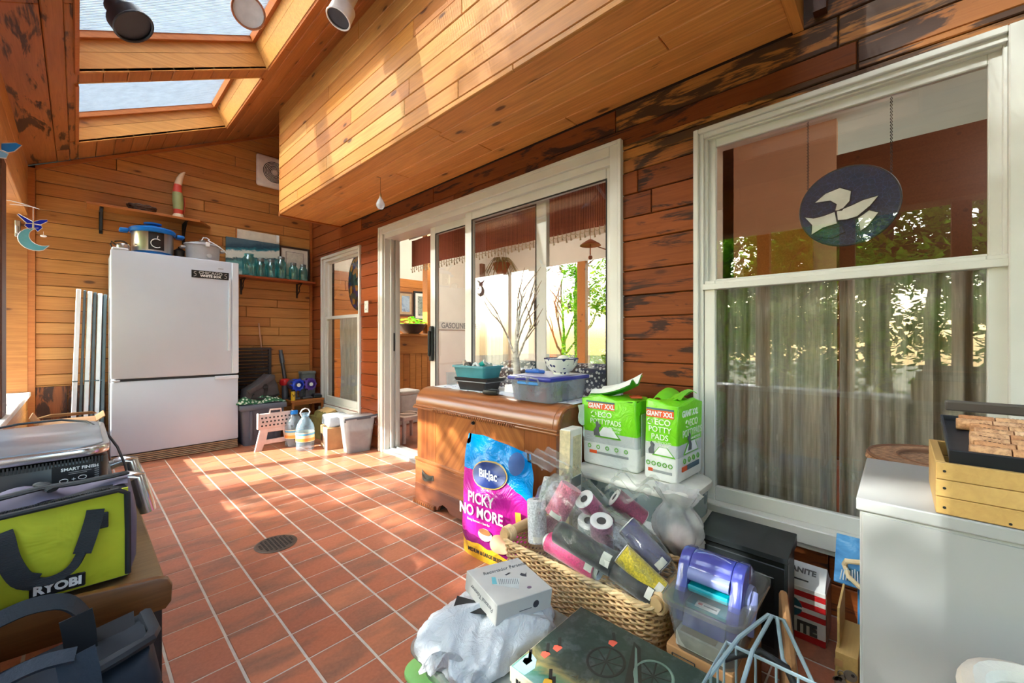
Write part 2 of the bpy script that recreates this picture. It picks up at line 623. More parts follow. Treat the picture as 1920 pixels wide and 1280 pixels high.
def _vis(c):
    x = (c[0] + c[1]) / 2; y = (c[2] + c[3]) / 2
    d = x * 0.727 + y * 0.686; r = x * 0.686 - y * 0.727
    if d < 0.3: return (1, 9)
    u = 960 + 768 * r / d; v = 636 + 768 * 1.04 / d
    return (0 if -40 < u < 1960 and v < 1330 else 1, d)
cells.sort(key=_vis)
for n, (x0, x1, y0, y1) in enumerate(cells):
    key = (round(x1 - x0, 3), round(y1 - y0, 3))
    if n < 298:
        if key not in tmesh:
            me = plank_mesh([(-(x1 - x0) / 2, -(y1 - y0) / 2), ((x1 - x0) / 2, -(y1 - y0) / 2), ((x1 - x0) / 2, (y1 - y0) / 2), (-(x1 - x0) / 2, (y1 - y0) / 2)], 0.016, 0.002)
            me.materials.append(M_TILE)
            tmesh[key] = me
        o = bpy.data.objects.new('tile', tmesh[key])
        COL.objects.link(o); o.parent = floor
        o.location = ((x0 + x1) / 2, (y0 + y1) / 2, -0.016 + random.uniform(-0.0006, 0.0004))
        o.rotation_euler = (random.uniform(-0.002, 0.002), random.uniform(-0.002, 0.002), random.choice((0, PI)))
    else:
        bm_rest.box((x0, y0, -0.016), (x1, y1, 0.0))
bm_rest.build('tile_field', M_TILE, floor, kind='stuff')

# ---------------------------------------------------------------- end wall (behind the refrigerator)
wall_end = struct('wall_back')
MB().prism([(LX - 0.2, 0.0), (HX + 0.2, 0.0), (HX + 0.2, ceil_z(HX + 0.2)), (LX - 0.2, ceil_z(LX - 0.2))], EY + 0.02, EY + 0.14, 'y').build('sheathing', M_SHEATH, wall_end)
rws = [0.0, 0.14, 0.27, 0.40, 0.545, 0.655, 0.745, 0.87, 0.97, 1.085, 1.18, 1.285, 1.40, 1.49, 1.60, 1.715, 1.80, 1.905, 2.02, 2.115, 2.24, 2.35, 2.46, 2.575, 2.68, 2.79, 2.895, 3.0, 3.11, 3.22, 3.33, 3.44, 3.55]
def end_stain(x, z):
    if z < 0.66 and x < 0.25: return 0.62
    if z > 2.7: return 0.3
    return 0.0
boarding(wall_end, M_END, (0, EY + 0.02, 0), (1, 0, 0), (0, 0, 1), (LX + 0.04, HX), 0, rws, joints=(1.1, 2.2),
         lo_fn=lambda z: (z - 2.6) / 0.5, stain=end_stain)
for px0, px1 in ((LX + 0.04, -0.06), (-0.057, 0.17)): board(wall_end, M_PLY, (0, EY + 0.003, 0), (0, 0, -1), (1, 0, 0), [(-0.645, px0), (0.0, px0), (0.0, px1), (-0.645, px1)], 0.012, 0.95)
MB().box((LX, EY - 0.03, 0.0), (LX + 0.04, EY + 0.01, ceil_z(LX) - 0.02)).build('corner_batten', M_TRIMW, wall_end)
MB().box((HX - 0.03, EY - 0.025, 0.0), (HX - 0.005, EY + 0.005, 3.5)).build('corner_batten', M_TRIMW, wall_end)
b = MB()
b.prism([(-0.24, 2.435), (HX - 0.02, 3.54), (HX - 0.02, 3.568), (-0.24, 2.465)], EY - 0.02, EY + 0.004, 'y')
b.build('rake_trim', M_TRIMW, wall_end)

# ---------------------------------------------------------------- house wall
wall_house = struct('wall_right')
DOOR = (1.075, 3.50, 0.0, 2.045)
WIN1 = (-0.245, 0.665, 0.29, 1.97)
WIN2 = (3.945, 4.84, 0.31, 1.965)
bk = MB()
ys = [-2.2, WIN1[0], WIN1[1], DOOR[0], DOOR[1], WIN2[0], WIN2[1], EY + 0.1]
for a, b_ in zip(ys[:-1], ys[1:]):
    op = next((w for w in (DOOR, WIN1, WIN2) if abs(w[0] - a) < 1e-6), None)
    if op:
        if op[2] > 0: bk.box((HX + 0.018, a, 0), (HX + 0.13, b_, op[2]))
        bk.box((HX + 0.018, a, op[3]), (HX + 0.13, b_, 3.6))
    else:
        bk.box((HX + 0.018, a, 0), (HX + 0.13, b_, 3.6))
bk.build('sheathing', M_SHEATH, wall_house)
M_HTOP = wood('boards_house_top', [(186, 126, 74), (176, 114, 64), (166, 104, 58)], rough=0.55, spec=0.25, stain_seed=5.2, streak=0.5)  # tone lightened to make up for light the upper boards lack
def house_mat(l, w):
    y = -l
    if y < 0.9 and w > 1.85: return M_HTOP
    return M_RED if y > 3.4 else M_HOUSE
def house_stain(l, w):
    y = -l
    if y > 3.4: return 0.45
    if y < 0.9 and w > 1.85: return 0.98
    if y < 1.1: return 0.72
    if w > 1.85: return 0.75
    return 0.5
# length direction -Y so that the board normal points into the room (-X)
ops = [(-w[1], -w[0], w[2], w[3]) for w in (DOOR, WIN1, WIN2)]
hr = [0.0, 0.12, 0.235, 0.355, 0.47, 0.585, 0.70, 0.82, 0.925, 1.04, 1.155, 1.265, 1.39, 1.545, 1.665, 1.785, 1.90, 2.02, 2.13, 2.25]
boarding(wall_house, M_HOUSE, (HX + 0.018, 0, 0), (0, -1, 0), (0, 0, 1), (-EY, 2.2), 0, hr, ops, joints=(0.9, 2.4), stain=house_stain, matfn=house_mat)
hr2 = [2.25, 2.37, 2.49, 2.61, 2.73, 2.85, 2.97, 3.1, 3.22, 3.34, 3.46, 3.58]
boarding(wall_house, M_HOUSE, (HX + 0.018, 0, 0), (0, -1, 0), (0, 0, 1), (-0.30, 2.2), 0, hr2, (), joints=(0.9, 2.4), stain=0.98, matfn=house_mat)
boarding(wall_house, M_HOUSE, (HX + 0.018, 0, 0), (0, -1, 0), (0, 0, 1), (-EY, -4.38), 0, hr2, (), joints=(0.9, 2.4), stain=0.4, matfn=house_mat)

# ---------------------------------------------------------------- soffit (boxed bulkhead under the upper floor)
SX, SZ, SY0, SY1 = 1.345, 2.252, 0.305, 4.39
soff = struct('wall_bulkhead')
MB().box((SX + 0.02, SY0 + 0.02, SZ + 0.02), (HX + 0.01, SY1 - 0.02, 3.25)).build('framing', M_SHEATH, soff)
boarding(soff, M_SOF, (SX + 0.02, 0, 0), (0, -1, 0), (0, 0, 1), (-SY1, -SY0), 0, [SZ, SZ + 0.033, 2.38, 2.485, 2.59, 2.70, 2.805, 2.915, 3.025, 3.14, 3.29], joints=(1.0, 2.4), stain=lambda l, w: 0.22)
boarding(soff, M_UND, (0, 0, SZ + 0.02), (0, -1, 0), (-1, 0, 0), (-SY1 + 0.02, -SY0), 0, [-HX, -1.835, -1.71, -1.60, -1.475, -1.362], joints=(1.2, 2.8), stain=lambda l, w: 0.42 if l > -1.6 else 0.3)
boarding(soff, M_UND, (0, SY1 - 0.02, 0), (-1, 0, 0), (0, 0, 1), (-HX, -SX), 0, rows_of(SZ, 3.29, 0.11, 0.13), joints=(1, 2), stain=0.1)
MB().box((SX, SY1 - 0.025, SZ - 0.012), (HX, SY1 + 0.012, SZ + 0.03)).build('edge_trim', M_TRIMW, soff)
MB().box((SX - 0.01, SY0 - 0.035, SZ - 0.004), (HX, SY0, 3.3)).build('edge_trim', M_UND, soff)
MB().box((HX - 0.045, SY0 - 0.11, SZ + 0.02), (HX, SY0 - 0.07, 3.4)).build('edge_trim', M_DARKP, soff)

# ---------------------------------------------------------------- sloping ceiling with roof windows
SL = Vector((1, 0, 0.5)).normalized()          # up the slope
NR = Vector((0.5, 0, -1)).normalized()         # into the room
ceiling = struct('ceiling')
SK = [(3.65, 4.74), (2.41, 3.49), (1.16, 2.25), (-0.1, 0.99)]
SKX = (0.004, 0.985)
def S(x): return x * math.sqrt(1.25)           # slope length from x = 0
ops = [(a, b_, S(SKX[0]), S(SKX[1])) for a, b_ in SK]
crow = [S(-0.295), S(-0.118), S(-0.045), S(0.004), S(0.11), S(0.22), S(0.33), S(0.44), S(0.55), S(0.66), S(0.77), S(0.88), S(0.985), S(1.065), S(1.17), S(1.27), S(1.36)]
def ceil_stain(l, w): return 0.76 if w < 0.02 else (0.12 if w > 1.0 else 0.45)
boarding(ceiling, M_CEIL, tuple(Vector((0, 0, 2.6)) - NR * 0.018), (0, 1, 0), tuple(SL * 1.0), (-2.2, EY), 0, crow, ops, joints=(1.6, 3.2), stain=ceil_stain)
boarding(ceiling, M_CEIL, tuple(Vector((0, 0, 2.6)) - NR * 0.018), (0, 1, 0), tuple(SL), (4.38, EY), 0, [S(1.36), S(1.47), S(1.58), S(1.69), S(1.8), S(1.947)], (), t=0.018)
rk = MB()
def slab(y0, y1, x0, x1):
    """roof deck outside the boards"""
    a = [Vector((x0, 0, ceil_z(x0))), Vector((x1, 0, ceil_z(x1)))]
    q = [a[0] - NR * 0.03, a[1] - NR * 0.03, a[1] - NR * 0.2, a[0] - NR * 0.2]
    rk.prism([(p.x, p.z) for p in q], y0, y1, 'y')
yy = [-2.3] + [y for p in sorted(SK) for y in p] + [EY + 0.3]
for a, b_ in zip(yy[:-1], yy[1:]):
    if any(abs(p[0] - a) < 1e-6 for p in SK):
        slab(a, b_, -0.9, SKX[0] - 0.03); slab(a, b_, SKX[1] + 0.03, 3.0)
    else:
        slab(a + 0.02, b_ - 0.02, -0.9, 3.0)
rk.build('roof_deck', M_SHEATH, ceiling)

def poly_mat():
    k = NT('ribbed_polycarbonate')
    tl = k.n('BsdfTranslucent'); tl.inputs[0].default_value = (1, 1, 1, 1)
    tr = k.n('BsdfTransparent'); tr.inputs[0].default_value = (0.95, 0.98, 1, 1)
    gl = k.n('BsdfGlossy'); gl.inputs['Roughness'].default_value = 0.12
    m = k.n('MixShader'); m.inputs[0].default_value = 0.5
    k.l(tl.outputs[0], m.inputs[1]); k.l(tr.outputs[0], m.inputs[2])
    m2 = k.n('MixShader'); m2.inputs[0].default_value = 0.05
    k.l(m.outputs[0], m2.inputs[1]); k.l(gl.outputs[0], m2.inputs[2])
    k.l(m2.outputs[0], k.out.inputs['Surface'])
    return k.m
M_POLY = poly_mat()
M_CLEARP = glass('poly_clear', 1.3, (0.97, 0.98, 1.0))
M_RIB = pm('polycarbonate_rib', (120, 130, 140), 0.5)
M_WELL = wood('boards_well', [(206, 150, 96), (196, 138, 84), (212, 158, 102)], rough=0.45)
for n, (y0, y1) in enumerate(SK):
    w = struct('window_%d' % (n + 3))
    dpt = 0.215
    def Q(x, h): return Vector((x, 0, ceil_z(x))) - NR * h
    for (yy0, d) in ((y1, (1, 0, 0)), (y0, (-1, 0, 0))):
        # walls of the well across the room: two boards each
        for h0, h1 in ((0.0, 0.105), (0.107, dpt)):
            a0, a1, b0, b1 = Q(SKX[0], h0), Q(SKX[1], h0), Q(SKX[0], h1), Q(SKX[1], h1)
            m = MB(); s = 0.0 if yy0 == y1 else -0.018
            m.prism([(a0.x, a0.z), (a1.x, a1.z), (b1.x, b1.z), (b0.x, b0.z)], yy0 + s, yy0 + s + 0.018, 'y')
            ob = m.build('plank', M_WELL, w); ob['stain'] = 0.0 if n == 0 else 0.3
        c0, c1, e0, e1 = Q(SKX[0], dpt - 0.045), Q(SKX[1], dpt - 0.045), Q(SKX[0], dpt + 0.01), Q(SKX[1], dpt + 0.01)
        m = MB(); s = -0.03 if yy0 == y1 else 0.0
        m.prism([(c0.x, c0.z), (c1.x, c1.z), (e1.x, e1.z), (e0.x, e0.z)], yy0 + s, yy0 + s + 0.03, 'y', 0.003)
        m.build('sash_frame', M_TRIMW, w)
    for x in SKX:
        sg = -1 if x == SKX[0] else 1
        for h0, h1 in ((0.0, 0.105), (0.107, dpt)):
            a, b_ = Q(x, h0), Q(x, h1); o_ = SL * (0.018 * sg)
            m = MB(); m.prism([(a.x, a.z), (b_.x, b_.z), ((b_ + o_).x, (b_ + o_).z), ((a + o_).x, (a + o_).z)], y0, y1, 'y')
            m.build('plank', M_WELL, w)
        a, b_ = Q(x, dpt - 0.045), Q(x, dpt + 0.01); o_ = SL * (-0.03 * sg)
        m = MB(); m.prism([(a.x, a.z), (b_.x, b_.z), ((b_ + o_).x, (b_ + o_).z), ((a + o_).x, (a + o_).z)], y0 + 0.03, y1 - 0.03, 'y', 0.003)
        m.build('sash_frame', M_TRIMW, w)
    a, b_ = Q(SKX[0], dpt), Q(SKX[1], dpt); o_ = NR * 0.012
    m = MB(); m.prism([(a.x, a.z), (b_.x, b_.z), ((b_ - o_).x, (b_ - o_).z), ((a - o_).x, (a - o_).z)], y0, y1, 'y')
    m.build('pane', M_POLY, w)
    m = MB()
    nr = 62
    for i in range(nr):
        y = y0 + 0.035 + (y1 - y0 - 0.07) * i / (nr - 1)
        o2 = NR * 0.008
        m.prism([((a + o2).x, (a + o2).z), ((b_ + o2).x, (b_ + o2).z), (b_.x, b_.z), (a.x, a.z)], y - 0.0018, y + 0.0018, 'y')
    m.build('rib', M_RIB, w, kind='stuff')
    for x in (SKX[0] - 0.02, SKX[1] + 0.004):
        a, b_ = Q(x, 0.0), Q(x + 0.016, 0.0); o_ = NR * 0.014
        m = MB(); m.prism([(a.x, a.z), (b_.x, b_.z), ((b_ + o_).x, (b_ + o_).z), ((a + o_).x, (a + o_).z)], y0, y1, 'y')
        m.build('edge_trim', M_TRIMW, w)

# ---------------------------------------------------------------- left wall: knee wall, deep sill, posts, glazing
lw = struct('wall_left')
OX = -0.47
MB().box((OX, -2.2, 0), (LX - 0.018, EY + 0.1, 0.575)).build('sheathing', M_SHEATH, lw)
boarding(lw, M_END, (LX - 0.018, 0, 0), (0, 1, 0), (0, 0, 1), (-2.2, EY), 0, rows_of(0, 0.575, 0.11, 0.13), joints=(1.2, 2.4), stain=0.5)
MB().box((OX, -2.2, 2.04), (LX - 0.018, EY + 0.1, 2.47)).build('header_beam', M_POST, lw)
boarding(lw, M_POST, (LX - 0.018, 0, 0), (0, 1, 0), (0, 0, 1), (-2.2, EY), 0, [2.04, 2.18, 2.32, 2.46], joints=(1.6, 2.6), stain=0.3)
sl = MB(); sl.box((OX - 0.03, -2.2, 0.578), (LX + 0.018, EY, 0.612), 0.004)
sl.build('sill', pm('sill_white_paint', (214, 208, 200), 0.55, var=0.1, scale=4), lw)
MB().box((OX, EY - 0.04, 0.612), (LX, EY, 2.04)).build('jamb', M_POST, lw)
MB().box((LX - 0.14, 3.50, 0.612), (LX, 3.69, 2.04), 0.004).build('post', M_DARKP, lw)  # dark tone puts the shade of the back-lit post into its colour
MB().box((LX - 0.14, 3.69, 0.612), (LX, 3.705, 2.04)).build('edge_trim', M_POST, lw)  # lighter strip painted as the lit edge of the dark post
for y in (-1.60, -0.98, -0.33, 0.31, 0.915, 1.58, 2.25, 2.92, 3.62, 4.26):
    MB().box((OX, y - 0.05, 0.612), (OX + 0.08, y + 0.05, 2.04), 0.003).build('mullion', M_POST, lw)
ed = [-2.2, -1.60, -0.98, -0.33, 0.31, 0.915, 1.58, 2.25, 2.92, 3.62, 4.26, EY - 0.02]
for a, b_ in zip(ed[:-1], ed[1:]):
    MB().box((OX + 0.025, a + 0.04, 0.605), (OX + 0.03, b_ - 0.04, 2.05)).build('pane', glass('porch_glass', 1.25), lw)
# hardware on the far jamb
h = MB(); h.box((-0.345, EY - 0.052, 1.86), (-0.315, EY - 0.04, 1.99), 0.003); h.box((-0.34, EY - 0.07, 1.885), (-0.325, EY - 0.05, 1.945), 0.003)
h.build('sash_latch', pm('old_steel', (176, 172, 164), 0.35, 0.8), lw)

# ---------------------------------------------------------------- wall behind the camera
wn = struct('wall_front')
MB().box((LX - 0.2, -2.3, 0), (0.0, -2.2, 2.7)).build('sheathing', M_SHEATH, wn)
MB().box((0.0, -2.3, 0), (1.3, -2.2, 0.6)).build('sheathing', M_SHEATH, wn)
MB().box((0.0, -2.3, 2.1), (1.3, -2.2, 3.35)).build('sheathing', M_SHEATH, wn)
MB().box((1.3, -2.3, 0), (2.1, -2.2, 3.65)).build('sheathing', M_SHEATH, wn)
boarding(wn, M_END, (0, -2.2, 0), (-1, 0, 0), (0, 0, 1), (-HX, -LX), 0, rows_of(0, 3.5, 0.11, 0.13), [(-1.3, 0.0, 0.6, 2.1)], joints=(1.2, 2.4), hi_fn=lambda z: (2.6 - z) / 0.5 if z > 2.4 else 9)
MB().box((0.0, -2.26, 0.6), (1.3, -2.255, 2.1)).build('pane', glass('porch_glass', 1.25), wn)
# ================================================================ WINDOWS AND DOOR IN THE HOUSE WALL
def frame_rect(mb, x0, x1, y0, y1, z0, z1, wl, wr, wt, wb, bev=0.003):
    """rectangular frame in the wall plane (x = depth)"""
    mb.box((x0, y0, z0), (x1, y0 + wl, z1), bev)
    mb.box((x0, y1 - wr, z0), (x1, y1, z1), bev)
    mb.box((x0, y0 + wl, z1 - wt), (x1, y1 - wr, z1), bev)
    if wb: mb.box((x0, y0 + wl, z0), (x1, y1 - wr, z0 + wb), bev)
    return mb
# ---- window_1: large double hung beside the camera
w1 = struct('window_1')
b = MB()
frame_rect(b, HX - 0.022, HX + 0.03, -0.31, 0.682, 0.27, 1.99, 0.068, 0.022, 0.022, 0)
b.build('casing', M_WHITE, w1)
b = MB()
frame_rect(b, HX - 0.006, HX + 0.06, -0.262, 0.662, 0.30, 1.97, 0.020, 0.02, 0.022, 0.02, 0.002)
frame_rect(b, HX + 0.01, HX + 0.09, -0.25, 0.645, 0.31, 1.958, 0.016, 0.016, 0.016, 0.02, 0.002)
b.build('jamb', M_WHITE, w1)
us = MB(); frame_rect(us, HX + 0.03, HX + 0.055, -0.24, 0.635, 1.283, 1.945, 0.034, 0.034, 0.036, 0.028); 
o = us.build('upper_sash', M_WHITE, w1)
MB().box((HX + 0.04, -0.21, 1.30), (HX + 0.044, 0.605, 1.915)).build('pane', M_GLASS, o)
us = MB(); frame_rect(us, HX + 0.0, HX + 0.028, -0.246, 0.64, 0.325, 1.302, 0.045, 0.045, 0.032, 0.062)
us.box((HX - 0.012, -0.25, 1.262), (HX + 0.03, 0.645, 1.288), 0.002)
o = us.build('lower_sash', M_WHITE, w1)
MB().box((HX + 0.012, -0.205, 0.38), (HX + 0.016, 0.60, 1.275)).build('pane', M_GLASS, o)
b = MB(); b.box((HX - 0.055, -0.33, 0.262), (HX + 0.05, 0.70, 0.326), 0.004); b.box((HX - 0.02, -0.33, 0.232), (HX + 0.02, 0.70, 0.262), 0.003)
b.build('stool', M_WHITE, w1)
# ---- window_2: small double hung by the far corner
w2 = struct('window_2')
b = MB(); frame_rect(b, HX - 0.02, HX + 0.03, 3.915, 4.868, 0.25, 1.985, 0.03, 0.03, 0.03, 0.05); b.build('casing', M_WHITE, w2)
b = MB(); frame_rect(b, HX + 0.0, HX + 0.08, 3.945, 4.835, 0.30, 1.955, 0.03, 0.05, 0.03, 0.03, 0.002); b.build('jamb', M_WHITE, w2)
us = MB(); frame_rect(us, HX + 0.03, HX + 0.055, 3.97, 4.79, 1.27, 1.94, 0.04, 0.04, 0.04, 0.03); o = us.build('upper_sash', M_WHITE, w2)
MB().box((HX + 0.04, 4.0, 1.29), (HX + 0.044, 4.76, 1.91)).build('pane', M_GLASS, o)
us = MB(); frame_rect(us, HX + 0.005, HX + 0.03, 3.96, 4.80, 0.33, 1.30, 0.05, 0.05, 0.035, 0.07); o = us.build('lower_sash', M_WHITE, w2)
MB().box((HX + 0.016, 4.0, 0.39), (HX + 0.02, 4.76, 1.28)).build('pane', M_GLASS, o)
b = MB(); b.box((HX - 0.04, 3.905, 0.22), (HX + 0.03, 4.88, 0.27), 0.004); b.build('stool', M_WHITE, w2)
# ---- door_1: sliding patio door
d1 = struct('door_1')
b = MB(); frame_rect(b, HX - 0.02, HX + 0.02, 1.043, 3.536, 0.0, 2.078, 0.068, 0.068, 0.068, 0)
frame_rect(b, HX - 0.026, HX - 0.015, 1.043, 3.536, 0.0, 2.078, 0.02, 0.02, 0.02, 0, 0.002)
b.build('casing', M_WHITE, d1)
b = MB(); frame_rect(b, HX + 0.0, HX + 0.16, 1.10, 3.475, 0.0, 2.02, 0.02, 0.02, 0.05, 0, 0.002)
b.box((HX + 0.05, 3.43, 0.03), (HX + 0.075, 3.46, 1.98)); b.box((HX + 0.10, 3.43, 0.03), (HX + 0.125, 3.46, 1.98))
b.build('jamb', M_WHITE, d1)
b = MB(); b.box((HX - 0.01, 1.10, -0.01), (HX + 0.19, 3.475, 0.022), 0.004); b.box((HX + 0.05, 1.12, 0.02), (HX + 0.06, 3.45, 0.034)); b.box((HX + 0.10, 1.12, 0.02), (HX + 0.11, 3.45, 0.034))
b.build('threshold', pm('aluminium', (190, 190, 188), 0.4, 0.7), d1)
def panel(x, y0, y1, nm, wl, wr, mat):
    m = MB(); frame_rect(m, x, x + 0.036, y0, y1, 0.035, 1.985, wl, wr, 0.075, 0.09)
    o = m.build(nm, mat, d1)
    m = MB(); frame_rect(m, x - 0.002, x + 0.004, y0 + wl - 0.004, y1 - wr + 0.004, 0.12, 1.915, 0.008, 0.008, 0.008, 0.008, 0)
    m.build('gasket', M_BLACKGAP, o)
    MB().box((x + 0.015, y0 + wl - 0.01, 0.11), (x + 0.02, y1 - wr + 0.01, 1.92)).build('pane', M_GLASS, o)
    return o
fx = panel(HX + 0.028, 1.112, 2.345, 'fixed_panel', 0.045, 0.078, M_WHITE)
sp = panel(HX + 0.085, 1.62, 2.862, 'sliding_panel', 0.085, 0.075, M_WHITE)
h = MB(); h.box((HX + 0.055, 2.80, 0.86), (HX + 0.085, 2.845, 1.15), 0.008); h.box((HX + 0.035, 2.812, 0.90), (HX + 0.056, 2.834, 1.11), 0.006)
h.build('door_handle', pm('black_handle', (28, 26, 26), 0.4), sp)
h = MB(); h.box((HX + 0.06, 3.44, 0.93), (HX + 0.10, 3.458, 1.10), 0.004); h.build('strike_plate', pm('black_handle', (28, 26, 26), 0.4), d1)
# ---- switch plate beside the door
t = thing('switch_plate', 'white double switch plate on the reddish boards between small window and door', 'switch', (HX - 0.001, 3.8, 1.36))
MB().box((-0.006, -0.036, -0.058), (0.003, 0.036, 0.058), 0.003).build('cover_plate', pm('switch_white', (236, 230, 218), 0.35), t)
for z in (0.02, -0.024):
    MB().box((-0.012, -0.006, z - 0.009), (-0.004, 0.006, z + 0.009), 0.002, rot=(0, 0.3, 0)).build('toggle', pm('switch_ivory', (214, 206, 190), 0.4), t)
# ================================================================ OUTDOORS
def leaf_mat(name, cs):
    k = NT(name)
    v = k.coords('Object', (1, 1, 1), 23.0)
    f = k.noise(v, 3.2, 3, 0.7)
    col = k.ramp(f, [(0.25, lin(cs[0])), (0.45, lin(cs[1])), (0.6, lin(cs[2])), (0.8, lin(cs[3]))])
    df = k.n('BsdfDiffuse'); tl = k.n('BsdfTranslucent')
    k.l(col, df.inputs[0]); k.l(k.mix(1.0, col, (1.6, 1.7, 0.7, 1), 'MULTIPLY'), tl.inputs[0])
    m = k.n('MixShader'); m.inputs[0].default_value = 0.55
    k.l(df.outputs[0], m.inputs[1]); k.l(tl.outputs[0], m.inputs[2])
    k.l(m.outputs[0], k.out.inputs['Surface'])
    return k.m
M_LEAFS = [leaf_mat('leaves_green', [(78, 112, 34), (118, 158, 46), (150, 184, 60), (196, 204, 86)]),
           leaf_mat('leaves_dark', [(36, 62, 26), (58, 92, 34), (84, 116, 40), (120, 138, 52)]),
           leaf_mat('leaves_autumn', [(104, 124, 38), (150, 166, 52), (186, 178, 64), (206, 160, 66)])]
M_BARK = pm('bark', (84, 70, 58), 0.9, var=0.25, scale=9, bump=0.5, bscale=24, stretch=(1, 1, 0.3))
M_EARTH = pm('forest_floor', (98, 92, 52), 0.95, var=0.3, scale=2.5, bump=0.3, bscale=12)
M_BOUNCE = pm('bounce_gravel', (196, 188, 172), 0.95, var=0.15, scale=8)
gr = struct('ground')
MB().box((-4.2, -6, -0.33), (OX - 0.08, 12, -0.30)).build('bounce_strip', M_BOUNCE, gr)  # unseen pale strip added to bounce light up under the soffit
MB().box((-26, -18, -0.45), (OX - 0.06, 26, -0.32)).build('lawn', M_EARTH, gr)
MB().box((6.75, -18, -0.45), (30, 26, -0.32)).build('lawn', M_EARTH, gr)
def crown_mesh(seed, h0, h1, rad, n, mat, size=0.10, clumps=60):
    rnd = random.Random(seed)
    vs, fs = [], []
    cl = []
    for _ in range(clumps):
        t = rnd.random()
        z = h0 + (h1 - h0) * t
        r = rad * math.sin(PI * min(0.97, 0.18 + 0.8 * t)) * math.sqrt(rnd.random())
        a = rnd.uniform(0, 2 * PI)
        cl.append((r * math.cos(a), r * math.sin(a), z, rnd.uniform(0.3, 0.62)))
    for _ in range(n):
        c = rnd.choice(cl)
        d = Vector((rnd.gauss(0, 1), rnd.gauss(0, 1), rnd.gauss(0, 0.7))) * c[3] * 0.55
        p = Vector(c[:3]) + d
        s = size * rnd.uniform(0.6, 1.4)
        u = Vector((rnd.uniform(-1, 1), rnd.uniform(-1, 1), rnd.uniform(-0.6, 0.4))).normalized()
        w = u.cross(Vector((rnd.uniform(-0.5, 0.5), rnd.uniform(-0.5, 0.5), 1))).normalized()
        nn = u.cross(w)
        b = len(vs)
        vs += [p - u * s, p + w * s * 0.45 + nn * s * 0.12, p + u * s, p - w * s * 0.45 + nn * s * 0.12]
        fs.append((b, b + 1, b + 2, b + 3))
    me = bpy.data.meshes.new('foliage')
    me.from_pydata([tuple(v) for v in vs], [], fs)
    me.materials.append(mat)
    return me
CR = [crown_mesh(1, 1.2, 7.6, 1.9, 5200, M_LEAFS[0]), crown_mesh(2, 2.6, 9.2, 2.2, 5600, M_LEAFS[1]), crown_mesh(3, 0.4, 5.0, 1.7, 5200, M_LEAFS[0], 0.085), crown_mesh(4, 0.0, 3.4, 1.5, 4600, M_LEAFS[2], 0.085)]
KIND = [('tall mid green tree', 'tree'), ('very tall dark green tree', 'tree'), ('bushy green sapling', 'tree'), ('low yellow green shrub', 'shrub')]
def tree(x, y, k, s, where, grp, thick=0.14):
    t = thing('broadleaf_tree' if k < 3 else 'leafy_shrub', KIND[k][0] + ' ' + where, KIND[k][1], (x, y, -0.32), random.uniform(0, 6), grp)
    rnd = random.Random(int(x * 100 + y * 7))
    top = (6.2, 8.0, 3.6, 1.2)[k] * s
    pts = [(0, 0, 0)]
    for i in range(1, 6):
        pts.append((rnd.uniform(-0.12, 0.12) * i * 0.5, rnd.uniform(-0.12, 0.12) * i * 0.5, top * i / 5))
    th = thick * (0.4 if k >= 2 else 1.0)
    m = MB(); m.tube(pts, [th * (1 - 0.14 * i) for i in range(6)], 8)
    for i in range(7):
        a = rnd.uniform(0, 6.3); z0 = top * rnd.uniform(0.35, 0.9)
        j = min(4, int(z0 / top * 5)); p0 = Vector(pts[j]).lerp(Vector(pts[j + 1]), z0 / top * 5 - j)
        L = rnd.uniform(0.7, 1.5) * s
        m.tube([p0, p0 + Vector((math.cos(a) * L * 0.6, math.sin(a) * L * 0.6, L * 0.5)), p0 + Vector((math.cos(a) * L, math.sin(a) * L, L * 0.7))], [th * 0.3, th * 0.2, th * 0.08], 5)
    m.build('trunk', M_BARK, t, True)
    o = bpy.data.objects.new('foliage', CR[k]); COL.objects.link(o); o.parent = t; o.scale = (s, s, s); o['kind'] = 'stuff'
LT = [(-5.4, 2.7, 0, 1.0), (-5.3, 3.85, 0, 0.68), (-6.6, 0.2, 1, 1.0), (-4.6, -0.9, 2, 1.0), (-7.6, 3.4, 1, 0.95), (-5.0, 0.9, 3, 1.0), (-5.6, 3.3, 3, 0.9), (-8.6, 1.6, 0, 1.1), (-4.4, 1.5, 2, 0.8), (-6.2, -2.2, 0, 1.0), (-9.4, -0.6, 1, 1.1), (-10.5, 2.6, 0, 1.2), (-10.2, 9.6, 1, 1.0), (-5.6, -3.6, 3, 1.2), (-8.2, -3.2, 2, 1.3), (-12.0, 5.6, 2, 0.9), (-12.6, 0.6, 1, 1.2)]
for x, y, k, s in LT:
    tree(x, y, k, s, 'outside the porch windows seen reflected in the panes', 'trees outside the porch')
RT = [(8.7, 4.6, 3, 1.0), (8.9, 6.2, 2, 0.9), (9.0, 3.2, 3, 1.1), (10.8, 9.6, 1, 1.0), (10.2, 5.6, 0, 0.9), (9.6, 6.9, 3, 1.1), (11.5, 7.6, 2, 1.1), (10.0, 4.2, 3, 1.0), (12.4, 5.0, 1, 1.0), (13.0, 9.0, 0, 1.0), (9.2, 8.4, 2, 0.9)]
for x, y, k, s in RT:
    tree(x, y, k, s, 'beyond the dining room window, seen through the patio door', 'trees beyond the dining room')

